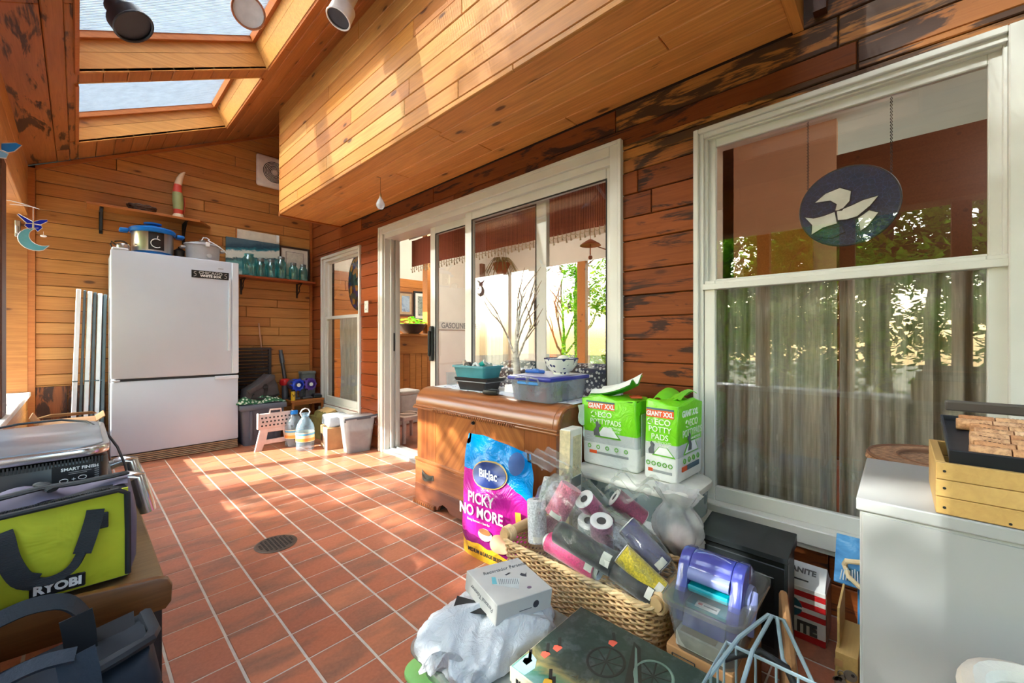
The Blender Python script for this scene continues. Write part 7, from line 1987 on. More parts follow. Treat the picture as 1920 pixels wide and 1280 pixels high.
m = MB(); m.prism([(0.094, 0.0), (0.094, 0.10), (0.074, 0.164), (0.04, 0.199), (0.0, 0.211), (-0.03, 0.204), (-0.058, 0.174), (-0.066, 0.145), (-0.045, 0.142), (0.02, 0.15), (0.05, 0.1), (0.06, 0.0)], -0.061, 0.061, 'y', 0.004); m.build('hood', PM_, t, True)
m = MB(); m.cyl((-0.052, -0.06, 0.150), (-0.052, 0.06, 0.150), 0.024, n=20); m.build('roller_cover', LAV, t, True)
MB().box((-0.075, -0.06, 0.095), (-0.03, 0.06, 0.118), 0.004).build('upper_plate', TQ, t)
MB().box((-0.095, -0.06, 0.05), (0.03, 0.06, 0.068), 0.004).build('platform', TQ, t)
MB().box((-0.096, -0.035, 0.068), (-0.064, 0.03, 0.0695)).build('badge', M_TXW, t)
MB().box((-0.084, 0.012, 0.0694), (-0.074, 0.024, 0.0702)).build('badge_mark', pm('print_red', (190, 40, 40), 0.6), t)
MB().box((-0.083, -0.03, 0.0694), (-0.077, 0.008, 0.0700)).build('badge_line', pm('ink_grey', (84, 84, 88), 0.6), t)
m = MB(); m.prism([(-0.118, 0.0), (-0.105, 0.03), (-0.096, 0.05), (-0.02, 0.05), (-0.02, 0.0)], -0.061, 0.061, 'y', 0.004); m.build('base', pm('base_indigo', (72, 76, 166), 0.2, coat=0.4), t, True)
m = MB(); m.cyl((0.0, -0.094, 0.10), (0.0, -0.108, 0.10), 0.048, 0.044, 22); m.build('crank_hub', LAV, t, True)
m = MB(); m.tube([(0.0, -0.108, 0.13), (-0.035, -0.112, 0.10), (-0.055, -0.112, 0.04), (-0.05, -0.110, 0.015)], [0.013, 0.015, 0.011, 0.012], 10, flat=0.6); m.build('crank_handle', LAV, t, True)
MB().tube([(-0.012, -0.05, 0.206), (-0.005, -0.03, 0.209), (0.0, 0.0, 0.210), (-0.005, 0.03, 0.209), (-0.012, 0.05, 0.206)], 0.003, 5).build('lid_seam', LAV, t)
# ---- cardboard scratcher behind the wire basket
t = thing('cat_scratcher', 'cardboard cat scratcher with grey fuzzy panel, standing between the bin and black drop box', 'scratcher', (1.345, 0.225, 0), 0.22)
MB().box((-0.17, -0.012, 0.0), (0.17, 0.012, 0.262), 0.012, seg=2).build('board', M_CARD, t)
MB().box((-0.15, -0.016, 0.03), (0.12, -0.010, 0.225), 0.003).build('fuzzy_panel', pm('fuzz_grey', (150, 146, 142), 0.98, bump=0.9, bscale=160, var=0.2), t)
# ---- wire basket
WM = pm('wire_blue', (146, 166, 176), 0.45, 0.1)
t = thing('wire_basket', 'pale blue grey wire basket with folding handles in front of the clear bin', 'basket', (0.905, 0.165, 0))
x0, x1, y0, y1, zt, zb = -0.13, 0.138, -0.15, 0.128, 0.33, 0.02
for z in (zt, zb): MB().tube([(x0, y0, z), (x1, y0, z), (x1, y1, z), (x0, y1, z)], 0.0042, 8, closed=True).build('rim_wire', WM, t, True)
m = MB()
for i in range(7):
    y = y0 + 0.02 + i * (y1 - y0 - 0.04) / 6; m.tube([(x0, y, zt), (x0, y, zb), (x1, y, zb), (x1, y, zt)], 0.0026, 6)
for i in range(6):
    x = x0 + 0.02 + i * (x1 - x0 - 0.04) / 5; m.tube([(x, y0, zt), (x, y0, zb), (x, y1, zb), (x, y1, zt)], 0.0026, 6)
m.tube([(x1, y0, 0.20), (x1, y1, 0.20), (x0, y1, 0.20), (x0, y0, 0.20)], 0.0026, 6, closed=True)
m.build('side_wires', WM, t, True)
MB().tube([(0.01, 0.128, 0.325), (0.13, 0.10, 0.36), (0.245, 0.065, 0.372), (0.25, 0.048, 0.372), (0.215, 0.03, 0.30), (0.135, -0.03, 0.275)], 0.0045, 8).build('handle', WM, t, True)
MB().tube([(0.012, 0.068, 0.328), (0.12, 0.07, 0.352), (0.245, 0.058, 0.372), (0.256, 0.036, 0.368), (0.215, -0.04, 0.25), (0.137, -0.06, 0.24)], 0.0045, 8).build('handle', WM, t, True)
t = thing('ribbon_ball', 'shiny green ribbon pom lying in the wire basket', 'ornament', (0.865, 0.215, 0.275))
k = leaf_mat('ribbon_green', [(60, 110, 10), (110, 170, 20), (170, 210, 60), (90, 60, 20)])
m = MB(); rnd = random.Random(9)
for i in range(60):
    a = i * 2.399; z = 1 - 2 * (i + 0.5) / 60; r = math.sqrt(1 - z * z)
    d = Vector((r * math.cos(a), r * math.sin(a), z)); s_ = d.cross(Vector((rnd.uniform(-1, 1), rnd.uniform(-1, 1), 1))).normalized()
    m.ribbon([d * 0.012, d * 0.035 + s_ * 0.010, d * 0.05 + s_ * 0.002, d * 0.045 - s_ * 0.012], 0.006, 0.0006, d.cross(s_))
m.build('ribbons', pm('ribbon_shine', (120, 180, 30), 0.2, 0.3, var=0.5, scale=30), t)
MB().ball((0, 0, 0), 0.028, 10).build('core', pm('ribbon_core', (70, 110, 20), 0.5), t, True)
t = thing('black_cable', 'thick black cable arching over the side of the wire basket', 'cable', (1.04, 0.2, 0.30))
MB().tube([(0.01, 0.07, 0.01), (0.03, 0.03, 0.028), (0.035, -0.02, 0.015), (0.02, -0.06, -0.05), (0.0, -0.08, -0.14), (-0.02, -0.09, -0.26)], 0.008, 10).build('cable', pm('cable_black', (26, 28, 32), 0.5), t, True)
MB().cyl((0.01, 0.07, 0.01), (-0.012, 0.10, -0.005), 0.0075, n=12).build('plug', pm('cable_black', (26, 28, 32), 0.5), t, True)
# ---- board game box
t = thing('board_game', 'worn flat board game box painted with a dark cannon and battle scene, lying in front', 'game box', (0.925, 0.52, 0.152))
def cannon_mat():
    k = NT('battle_print'); v = k.coords('Object', (1, 1, 1)); sp = k.n('SeparateXYZ'); k.l(v, sp.inputs[0])
    f = k.noise(v, 9, 5, 0.6, 0.8); g = k.noise(v, 26, 4, 0.6)
    # picture left = +y side bottom: land; right/back: dark smoke
    d = k.math('ADD', k.math('ADD', k.math('MULTIPLY', sp.outputs[0], 3.0), 0.52), k.math('MULTIPLY', k.math('SUBTRACT', f, 0.5), 0.5))
    sea = k.ramp(g, [(0.3, lin((110, 160, 150))), (0.5, lin((70, 130, 108))), (0.62, lin((160, 190, 190))), (0.75, lin((60, 100, 80)))])
    col = k.ramp(d, [(0.0, lin((130, 164, 164))), (0.14, lin((60, 112, 88))), (0.22, lin((150, 132, 74))), (0.34, lin((50, 44, 36))), (0.55, lin((30, 28, 26))), (0.9, lin((42, 38, 34)))])
    k.l(k.mix(0.12, col, sea), k.b.inputs['Base Color']); k.b.inputs['Roughness'].default_value = 0.35
    return k.m
MB().box((-0.16, -0.205, 0.0), (0.16, 0.205, 0.040), 0.002).build('box_base', pm('box_cream', (206, 196, 168), 0.7), t)
MB().box((-0.163, -0.208, 0.010), (0.163, 0.208, 0.048), 0.002).build('lid', pm('box_edge', (190, 180, 156), 0.7), t)
MB().box((-0.160, -0.205, 0.048), (0.160, 0.205, 0.0486)).build('lid_print', cannon_mat(), t)
DKC = pm('cannon_dark', (40, 38, 34), 0.45); DKG = pm('cannon_light', (104, 124, 112), 0.45); FIG = pm('figure_red', (206, 90, 70), 0.5); FIY = pm('figure_yellow', (222, 168, 40), 0.5); SAIL = pm('print_teal', (70, 134, 130), 0.5)
zq = 0.0487
def flat(pts, mat, nm, z=zq): MB().prism(pts, z, z + 0.0005, 'z').build(nm, mat, t)
flat([(0.135, 0.015), (0.125, -0.01), (-0.04, -0.095), (-0.085, -0.115), (-0.10, -0.09), (-0.06, -0.05)], DKC, 'cannon_print')
flat([(0.12, 0.004), (0.115, -0.004), (-0.04, -0.085), (-0.045, -0.075)], DKG, 'cannon_print', zq + 0.0004)
flat([(-0.092 + 0.022 * math.cos(a * PI / 8), -0.104 + 0.018 * math.sin(a * PI / 8)) for a in range(16)], DKG, 'muzzle_print', zq + 0.0003)
flat([(-0.094 + 0.015 * math.cos(a * PI / 8), -0.106 + 0.012 * math.sin(a * PI / 8)) for a in range(16)], DKC, 'muzzle_print', zq + 0.0007)
for cx, cy in ((0.02, 0.035), (0.06, -0.075)):
    MB().tube([(cx + 0.052 * math.cos(a * PI / 14), cy + 0.045 * math.sin(a * PI / 14), zq) for a in range(28)], 0.004, 5, closed=True, flat=0.2).build('wheel_print', DKG if cy < 0 else DKC, t)
    m = MB()
    for i in range(8): m.tube([(cx, cy, zq), (cx + 0.05 * math.cos(i * PI / 4 + 0.3), cy + 0.043 * math.sin(i * PI / 4 + 0.3), zq)], 0.0022, 4, flat=0.2)
    m.build('wheel_print', DKC, t)
for cx, cy, mt in ((-0.12, 0.185, FIG), (-0.07, 0.165, FIG), (-0.03, 0.155, FIG), (-0.135, 0.105, FIY), (-0.148, 0.085, FIY), (0.09, 0.055, FIG), (0.03, -0.15, FIY)):
    flat([(cx - 0.012, cy - 0.008), (cx + 0.010, cy - 0.010), (cx + 0.014, cy + 0.002), (cx + 0.002, cy + 0.012), (cx - 0.010, cy + 0.008)], mt, 'figure_print')
    flat([(cx + 0.008, cy + 0.004), (cx + 0.034, cy + 0.022), (cx + 0.040, cy + 0.016), (cx + 0.012, cy - 0.004)], DKC, 'figure_print')
flat([(-0.158, 0.20), (-0.09, 0.20), (-0.10, 0.17), (-0.125, 0.155), (-0.158, 0.16)], pm('print_sea', (150, 186, 190), 0.5), 'sea_print')
text('ATLANTIC', 0.020, pm('print_ink', (92, 84, 60), 0.6), t, (-0.075, 0.015, zq + 0.0005), (0, 0, -PI / 2), shear=0.2, sx=1.2, ext=0.0002)
text('PARKER BROTHERS', 0.020, M_TXK, t, (-0.1645, 0.115, 0.022), FACE_NX, sx=0.8, bold=0.0008)
# ---- clear tote under it, with green lidded tray below
t = thing('green_tray', 'shallow pale green lidded box at the bottom of the foreground stack', 'box', (0.86, 0.74, 0))
GRN = film('green_plastic', (150, 206, 120), 0.75, 0.2, 0.15, 5, 1.42)
MB().prism(rrect(-0.195, 0.215, -0.33, 0.325, 0.04), 0.0, 0.05, 'z', 0.006).build('body', GRN, t, True)
MB().prism(rrect(-0.21, 0.225, -0.345, 0.34, 0.05), 0.05, 0.066, 'z', 0.006).build('lid', pm('green_lid', (140, 196, 110), 0.4), t, True)
t = thing('clear_tote', 'wide clear lidded tote under the white bag and the board game', 'tote', (0.86, 0.72, 0.0665))
CT_ = film('clear_tote_plastic', (196, 202, 200), 0.34, 0.14, 0.25, 5, 1.42)
m = MB(); tray(m, -0.19, 0.21, -0.33, 0.32, 0.0, 0.07, 0.02, 0.004, 0.04); m.build('tote_body', CT_, t, True)
MB().prism(rrect(-0.205, 0.222, -0.345, 0.335, 0.05), 0.066, 0.084, 'z', 0.006).build('lid', film('clear_tote_lid', (206, 212, 210), 0.42, 0.14, 0.25, 5, 1.42), t, True)
MB().prism(rrect(-0.15, 0.16, -0.27, 0.27, 0.04), 0.006, 0.05, 'z').build('contents', art_mat('tote_contents', [(150, 130, 120), (190, 186, 180), (120, 130, 140), (170, 120, 110)], 12), t)
# ---- white plastic bag and box on it
t = thing('plastic_bag', 'full white plastic shopping bag lying on the clear tote', 'bag', (0.86, 0.905, 0.151))
PLB = NT('white_bag_plastic'); PLB.b.inputs['Base Color'].default_value = lin((226, 228, 230)); PLB.b.inputs['Roughness'].default_value = 0.3
_v = PLB.coords('Object', (1, 1, 1)); PLB.bump(PLB.noise(_v, 22, 5, 0.65, 1.6), 0.7, 0.012); PLB.l(PLB.ramp(PLB.noise(_v, 5, 2), [(0.3, lin((172, 178, 184))), (0.7, lin((206, 208, 210)))]), PLB.b.inputs['Base Color'])
def lump(u, v):
    a = u * 2 * PI
    ph = v * PI / 2
    rx = 0.215; ry = 0.155
    k_ = 1 + 0.05 * math.sin(a * 5 + 1) + 0.035 * math.sin(a * 9 + v * 6) + 0.022 * math.sin(a * 17 - v * 11) + 0.014 * math.sin(a * 29 + v * 19)
    sq = lambda c: (abs(c) ** 0.75) * (1 if c > 0 else -1)
    top = 0.125 - 0.035 * max(0, math.cos(a)) * math.cos(ph)
    drop = 0.0
    return (rx * sq(math.cos(a)) * math.cos(ph) ** 0.7 * k_, ry * sq(math.sin(a)) * math.cos(ph) ** 0.7 * k_, max(0.0015, (0.085 + 0.012 * math.sin(a * 3)) * math.sin(ph) ** 0.75 + 0.008 * math.sin(a * 11 + v * 9) * math.cos(ph)))
m = MB(); m.grid(lump, 110, 22); m.build('bag_plastic', PLB.m, t, True, angle=85)
m = MB(); m.grid(lambda u, v: (-0.215 + 0.09 * u - 0.02 * v, -0.02 - 0.10 * u + 0.05 * v, 0.022 + 0.03 * math.sin(u * 5) + 0.018 * math.sin(v * 12 + u * 4) - 0.012 * v), 14, 14, 0.0015); m.build('torn_edge', PLB.m, t, True, angle=85)
m = MB(); m.prism([(-0.10, 0.055), (-0.045, 0.10), (0.0, -0.02), (-0.03, -0.05)], 0.086, 0.0875, 'z'); m.build('black_print', M_TXK, t)
t = thing('trimmer_box', 'white cardboard box lettered Recortador Personal, tilted on the white plastic bag', 'box', (0.925, 0.895, 0.2275), math.radians(-13))
t.rotation_euler = (math.radians(3), math.radians(5), math.radians(-13))
BXW = pm('carton_pearl', (182, 180, 174), 0.55, var=0.03)
MB().box((-0.10, -0.095, 0.0), (0.10, 0.095, 0.06), 0.0015).build('carton', BXW, t)
text('Recortador Personal', 0.022, pm('ink_grey', (84, 84, 88), 0.6), t, (0.02, 0.055, 0.0605), (0, 0, 0), shear=0.3, ext=0.0002, sx=0.9)
text('Personal Trimmer', 0.020, pm('ink_grey', (84, 84, 88), 0.6), t, (-0.1005, -0.01, 0.032), Euler((PI / 2, 0, -PI / 2)).to_matrix() @ Euler((0, 0, PI)).to_matrix(), shear=0.3, ext=0.0002, sx=0.9)
MB().prism([(-0.06, -0.005), (-0.045, 0.028), (0.035, -0.01), (0.0, -0.055)], 0.06, 0.0604, 'z').build('ruler_picture', pm('ink_lightgrey', (186, 192, 190), 0.6), t)
MB().prism([(-0.062, -0.002), (-0.046, 0.030), (-0.034, 0.025), (-0.048, -0.008)], 0.0603, 0.0608, 'z').build('blade_picture', pm('ink_aqua', (110, 176, 186), 0.6), t)
m = MB()
for i in range(11): m.tube([(-0.03 + i * 0.0055, 0.012 - i * 0.0022, 0.0606), (-0.042 + i * 0.0055, -0.012 - i * 0.0022, 0.0606)], 0.0007, 4)
m.build('ruler_marks', pm('ink_grey', (84, 84, 88), 0.6), t)
m = MB(); m.prism([(0.035 + 0.008 * math.cos(a * PI / 6), -0.062 + 0.0055 * math.sin(a * PI / 6)) for a in range(12)], 0.06, 0.0606, 'z'); m.build('logo', pm('ink_mauve', (120, 96, 116), 0.6), t)
m = MB(); m.prism([(0.0, 0.024), (0.02, 0.030), (0.024, 0.026), (0.004, 0.020)], 0.06, 0.0606, 'z'); m.prism([(0.045, 0.004), (0.055, 0.012), (0.065, 0.002), (0.075, 0.01), (0.06, -0.012), (0.05, -0.004)], 0.06, 0.0606, 'z'); m.build('small_print', pm('ink_dark', (52, 52, 60), 0.6), t)
m = MB(); m.prism([(0.04 + 0.011 * math.cos(a * PI / 7), 0.028 + 0.011 * math.sin(a * PI / 7)) for a in range(14)], -0.0956, -0.095, 'y'); m.build('logo', pm('ink_dark', (52, 52, 60), 0.6), t)
MB().box((-0.02, -0.0956, 0.020), (0.024, -0.095, 0.022)).build('small_print', pm('ink_grey', (84, 84, 88), 0.6), t)
# ================================================================ WHITE CABINET, CRATE, CORKS
CABW = pm('cabinet_white', (164, 163, 161), 0.42, var=0.02, scale=3)
t = thing('white_cabinet', 'plain white painted cabinet standing close to the camera under the wooden crate', 'cabinet', (1.155, -0.27, 0))
MB().box((-0.168, -0.322, 0.03), (0.17, 0.322, 0.728), 0.002).build('carcass', CABW, t)
MB().box((-0.175, -0.327, 0.728), (0.175, 0.327, 0.75), 0.0025, seg=2).build('top', CABW, t)
MB().box((-0.155, -0.31, 0.0), (0.15, 0.31, 0.03)).build('plinth', CABW, t)
MB().box((-0.1715, -0.318, 0.04), (-0.167, -0.002, 0.722), 0.001).build('door', CABW, t)
MB().box((-0.1715, 0.002, 0.04), (-0.167, 0.318, 0.722), 0.001).build('door', CABW, t)
# ---- pine crate
PINE = wood('crate_pine', [(216, 178, 132), (222, 186, 142), (208, 168, 120)], rough=0.5, streak=0.25, knots=False)
t = thing('pine_crate', 'shallow pine crate with dark nail heads on the white cabinet', 'crate', (1.09, -0.245, 0.7505))
for i in range(3):
    MB().box((-0.108, -0.20, 0.001 + i * 0.0285), (-0.098, 0.20, 0.0285 + i * 0.0285), 0.001).build('slat', PINE, t)
    MB().box((0.098, -0.20, 0.001 + i * 0.0285), (0.108, 0.20, 0.0285 + i * 0.0285), 0.001).build('slat', PINE, t)
for s in (-1, 1): MB().box((-0.098, s * 0.194 - 0.006, 0.0), (0.098, s * 0.194 + 0.006, 0.086), 0.001).build('end_panel', PINE, t)
MB().box((-0.098, -0.188, 0.0), (0.098, 0.188, 0.006)).build('bottom', PINE, t)
for z in (0.012, 0.044, 0.072): MB().cyl((-0.1078, 0.190, z), (-0.1088, 0.190, z), 0.0022, n=8).build('nail', M_BLK, t)
MB().cyl((-0.1078, 0.12, 0.006), (-0.1088, 0.12, 0.006), 0.002, n=8).build('nail', M_BLK, t)
# ---- black tray with corks
TA = math.radians(-11)
t = thing('black_tray', 'black metal tray tilted across the pine crate, full of wine corks', 'tray', (1.0, -0.235, 0.838))
t.rotation_euler = (0, TA, 0)
TRM = pm('tray_slate', (48, 52, 60), 0.45, var=0.15)
MB().box((0, -0.17, 0), (0.195, 0.17, 0.004)).build('tray_floor', TRM, t)
MB().box((-0.004, -0.174, -0.004), (0.002, 0.174, 0.020), 0.001).build('rim', pm('tray_black', (24, 28, 36), 0.45), t)
for s in (-1, 1): MB().box((0, s * 0.172 - 0.0015, 0), (0.195, s * 0.172 + 0.0015, 0.014)).build('rim', TRM, t)
MB().box((0.193, -0.174, 0.0), (0.197, 0.174, 0.014)).build('rim', TRM, t)
hb = MB(); hb.box((0.198, -0.36, 0.022), (0.206, 0.168, 0.044), 0.006, seg=2); hb.box((0.198, -0.36, 0.0), (0.206, -0.34, 0.03)); hb.build('handle_bar', pm('tray_brown', (84, 76, 72), 0.4), t)
k = NT('cork'); v = k.coords('Object', (1, 1, 1), 19.0); f = k.noise(v, 120, 4, 0.7); oi = k.n('ObjectInfo')
base = k.ramp(oi.outputs['Random'], [(0.0, lin((198, 136, 88))), (0.35, lin((222, 176, 130))), (0.6, lin((206, 148, 100))), (0.8, lin((228, 190, 148))), (1.0, lin((190, 124, 76)))])
k.l(k.mix(k.ramp(f, [(0.38, (0.55,) * 3 + (1,)), (0.55, (0, 0, 0, 1))]), base, lin((134, 82, 50))), k.b.inputs['Base Color']); k.b.inputs['Roughness'].default_value = 0.85; k.bump(f, 0.4, 0.002)
CORK = k.m
ck = MB(); ck.lathe([(0, -0.022), (0.0102, -0.022), (0.0108, -0.0205), (0.0108, 0.0205), (0.0102, 0.022), (0, 0.022)], 14)
for v_ in ck.bm.verts: v_.co = Vector((v_.co.x, v_.co.z, v_.co.y))
cork0 = ck.build('wine_cork', CORK, None, True)
INK = pm('cork_ink', (88, 52, 34), 0.8)
mk = MB()
for i in range(5): mk.box((-0.004 + 0.0018 * i, -0.012 + i * 0.005, 0.0106), (-0.0025 + 0.0018 * i, -0.009 + i * 0.005, 0.0111))
mk = mk.build('stamp', INK, cork0)
tag(cork0, 'stamped wine cork lying in close rows in the black tray', 'cork', 'wine corks in the black tray')
rnd = random.Random(21); first = True
RT_ = Euler((0, TA, 0)).to_matrix()
for r_ in range(8):
    for c in range(4):
        if c == 3 and r_ % 2: continue
        y = 0.172 - 0.032 - 0.022 - c * 0.0455 - (0.005 if r_ % 3 == 1 else 0.0) + (0.016 if r_ > 5 else 0) + 0.010 * (1 - min(1, r_ / 5))
        p = RT_ @ Vector((0.016 + r_ * 0.0217, y, 0.0152 + (0.0002 if r_ % 2 else 0)))
        if first: o = cork0; s_ = mk; first = False
        else:
            o = cork0.copy(); COL.objects.link(o); s_ = mk.copy(); COL.objects.link(s_); s_.parent = o
        o.location = Vector((1.0, -0.235, 0.838)) + p
        o.rotation_euler = (0, TA, rnd.uniform(-0.03, 0.03) + rnd.choice((0, PI)))
# ---- tall woven drum with round cork mat behind the cabinet
t = thing('woven_drum', 'round woven drum basket with flat lid behind the white cabinet', 'basket', (1.555, -0.10, 0))
t.scale = (0.82, 0.82, 0.985)
WV = pm('woven_tan', (160, 118, 84), 0.85, var=0.35, scale=60, bump=0.6, bscale=80)
m = MB()
pr = [(0, 0)]
for i in range(24): pr += [(0.17 + 0.006 * math.sin(i * 1.7), i * 0.0295), (0.178, i * 0.0295 + 0.015)]
pr += [(0.18, 0.71), (0, 0.71)]
m.lathe(pr, 30); m.build('body', WV, t, True)
m = MB(); m.lathe([(0, 0.712), (0.20, 0.712), (0.208, 0.722), (0.20, 0.734), (0.13, 0.736), (0.125, 0.728), (0, 0.728)], 36); m.build('lid', WV, t, True)
for r in (0.20, 0.127): MB().tube([(r * math.cos(a * PI / 20), r * math.sin(a * PI / 20), 0.734) for a in range(40)], 0.005, 5, closed=True).build('rim', pm('woven_dark', (112, 74, 48), 0.85), t, True)
# ---- canvas hamper
t = thing('canvas_hamper', 'cream canvas bin with thick rolled rim in front of the white cabinet', 'hamper', (0.70, -0.275, 0))
CNV = pm('canvas_cream', (206, 198, 184), 0.95, bump=0.4, bscale=120, var=0.08)
m = MB(); tray(m, -0.15, 0.15, -0.21, 0.21, 0.0, 0.60, 0.015, 0.010, 0.06); m.build('body', CNV, t, True)
pts = rrect(-0.146, 0.146, -0.206, 0.206, 0.06, 6)
MB().tube([(p[0], p[1], 0.60) for p in pts], 0.015, 8, closed=True).build('rim', CNV, t, True)
MB().tube([(p[0] * 0.88, p[1] * 0.91, 0.575) for p in pts], 0.006, 6, closed=True).build('seam', CNV, t, True)
MB().prism(rrect(-0.11, 0.11, -0.165, 0.165, 0.05), 0.02, 0.50, 'z', 0.01).build('lining', CNV, t, True)
# ---- blue painted board with rope handle, plywood box with keys
t = thing('blue_board', 'blue painted wooden board with rope handle and white brush marks, leaning by the cabinet', 'board', (1.735, 0.085, 0.0), 0.0)
BLB = NT('blue_paint'); _v = BLB.coords('Object', (5, 5, 5)); BLB.l(BLB.ramp(BLB.noise(_v, 2.2, 5, 0.6, 1.2), [(0.3, lin((52, 116, 178))), (0.55, lin((84, 156, 214))), (0.72, lin((150, 196, 230)))]), BLB.b.inputs['Base Color']); BLB.b.inputs['Roughness'].default_value = 0.5
m = MB(); m.prism([(0.02, 0.36), (0.03, 0.33), (-0.10, 0.235), (-0.125, 0.255), (-0.085, 0.33)], -0.09, 0.052, 'y', 0.002)
m.bm.free()
m = MB(); m.box((-0.005, -0.10, 0.245), (0.005, 0.065, 0.395), 0.002, rot=(0, 0.62, 0), piv=(0, 0, 0.395)); m.build('upper_board', BLB.m, t)
m = MB(); m.box((-0.005, -0.10, 0.0), (0.005, 0.012, 0.28), 0.002, rot=(0, 0.05, 0), piv=(0, 0, 0)); m.build('lower_board', BLB.m, t)
m = MB(); m.box((-0.004, -0.10, 0.0), (0.004, 0.012, 0.25), 0.002, rot=(0, 0.35, 0), piv=(0, 0, 0.0)); m.build('brace', M_ORNG, t)
m = MB(); m.tube([(-0.065, 0.040, 0.325), (-0.080, 0.034, 0.345), (-0.078, 0.0, 0.352), (-0.066, -0.03, 0.348)], 0.008, 8); m.tube([(-0.065, 0.040, 0.325), (-0.095, 0.028, 0.305), (-0.108, 0.0, 0.288), (-0.105, -0.03, 0.28)], 0.007, 8); m.build('rope_handle', pm('rope_cream', (226, 206, 164), 0.9, bump=0.6, bscale=90), t, True)
m = MB()
for i in range(7): m.tube([(-0.098 + i * 0.002, 0.048 - i * 0.007, 0.290), (-0.088 + i * 0.003, 0.044 - i * 0.006, 0.318 + 0.003 * (i % 3))], 0.0016, 4)
m.build('brush_marks', pm('brush_white', (226, 232, 236), 0.6), t)
t = thing('plywood_box', 'pale plywood box with finger joints on the tile against the white cabinet', 'box', (1.50, 0.098, 0))
PLY = wood('plywood', [(218, 190, 150), (210, 180, 138)], rough=0.6, knots=False, streak=0.3)
m = MB(); m.box((-0.08, -0.02, 0.0), (0.10, 0.028, 0.19), 0.001); m.build('carcass', PLY, t)
for i in range(5): MB().box((-0.0815, 0.012, 0.008 + i * 0.036), (-0.078, 0.0295, 0.026 + i * 0.036)).build('finger_joint', pm('ply_end', (190, 146, 92), 0.7), t)
m = MB(); m.box((-0.06, 0.020, 0.19), (0.095, 0.0255, 0.30), 0.001); m.build('divider', PLY, t)
m = MB(); m.tube([(-0.09, 0.0, 0.03), (-0.10, 0.012, 0.06), (-0.10, -0.01, 0.075), (-0.086, -0.02, 0.07)], 0.007, 8); m.build('rope_handle', pm('rope_cream', (226, 206, 164), 0.9, bump=0.6, bscale=90), t, True)
t = thing('key_pair', 'two flat steel keys hanging on the plywood box beside the cabinet', 'keys', (1.415, 0.108, 0.13))
KEY = pm('key_steel', (142, 140, 132), 0.4, 0.6)
def key(off, tilt, nm):
    m = MB(); m.prism([(0.014 * math.cos(a * PI / 8) + off[0], 0.015 * math.sin(a * PI / 8) + off[1]) for a in range(16)], -0.001, 0.001, 'x')
    m.prism([(off[0] - 0.004, off[1] - 0.012), (off[0] + 0.006, off[1] - 0.012), (off[0] + 0.006, off[1] - 0.042), (off[0] + 0.001, off[1] - 0.048), (off[0] - 0.004, off[1] - 0.040)], -0.001, 0.001, 'x')
    for v_ in m.bm.verts: pass
    o = m.build(nm, KEY, t); o.rotation_euler = (tilt, 0, 0)
    MB().cyl((-0.0016, off[0], off[1] + 0.007), (0.0016, off[0], off[1] + 0.007), 0.004, n=10).build('key_hole', M_BLK, o)
key((0.0, 0.018), 0.9, 'key'); key((0.008, -0.016), -0.1, 'key')
MB().tube([(0.0, 0.004 + 0.008 * math.cos(a * PI / 6), 0.004 + 0.012 * math.sin(a * PI / 6)) for a in range(12)], 0.0012, 5, closed=True).build('key_ring', KEY, t)
# ================================================================ BENCH AND BAGS BESIDE THE CAMERA
t = thing('low_bench', 'low dark wooden bench with raised front rail along the left wall', 'bench', (-0.04, 2.0, 0))
BW_ = wood('bench_walnut', [(112, 74, 44), (104, 66, 38)], rough=0.4, grain=(1.2, 30, 30), knots=False, streak=0.5)
BTOP = wood('bench_top', [(140, 118, 94), (132, 110, 86)], rough=0.5, knots=False)
MB().box((-0.215, -0.42, 0.318), (0.215, 0.46, 0.342), 0.004).build('seat', BTOP, t)
m = MB(); m.prism([(-0.225, 0.268), (0.215, 0.268), (0.228, 0.285), (0.230, 0.330), (0.220, 0.352), (0.200, 0.362), (-0.225, 0.392)], -0.012, 0.012, 'y', 0.005)
ra = m.build('front_rail', BW_, t, True); ra.location = (0, -0.44, 0); ra.rotation_euler = (0, 0, -0.10)
for x in (-0.2, 0.185):
    for y in (-0.40, 0.42): MB().box((x, y, 0), (x + 0.028, y + 0.028, 0.318), 0.003).build('leg', pm('bench_black', (28, 24, 24), 0.5), t)
MB().box((-0.2, -0.39, 0.25), (0.21, -0.372, 0.318)).build('apron', pm('bench_black', (28, 24, 24), 0.5), t)
MB().box((0.195, -0.40, 0.25), (0.21, 0.44, 0.318)).build('apron', pm('bench_black', (28, 24, 24), 0.5), t)
# ---- dual air fryer
t = thing('air_fryer', 'large black and steel air fryer with grey top on the bench behind the lime bag', 'air fryer', (-0.075, 2.17, 0.3425))
FB = pm('fryer_black', (34, 36, 40), 0.3, var=0.06); FG = pm('fryer_grey', (138, 142, 150), 0.3, 0.5, var=0.04); FS = pm('fryer_steel', (200, 200, 202), 0.2, 0.9, var=0.05)
m = MB(); m.prism(rrect(-0.178, 0.145, -0.285, 0.31, 0.05), 0.02, 0.315, 'z', 0.006); m.build('body', FB, t, True)
m = MB(); m.prism(rrect(-0.180, 0.150, -0.295, 0.318, 0.075, 7), 0.325, 0.352, 'z', 0.006); m.build('top_rim', FS, t, True)
m = MB(); m.prism(rrect(-0.168, 0.134, -0.275, 0.30, 0.065, 7), 0.350, 0.3565, 'z', 0.003); m.build('top_panel', FG, t, True)
m = MB()
for i in range(40): m.box((-0.165 + i * 0.0075, -0.2905, 0.302), (-0.161 + i * 0.0075, -0.286, 0.322))
m.build('vent_slots', M_BLK, t, kind='stuff')
m = MB(); m.box((0.02, -0.2875, 0.20), (0.125, -0.284, 0.305)); sp2 = m.build('instruction_label', pm('label_black', (18, 18, 20), 0.35), t)
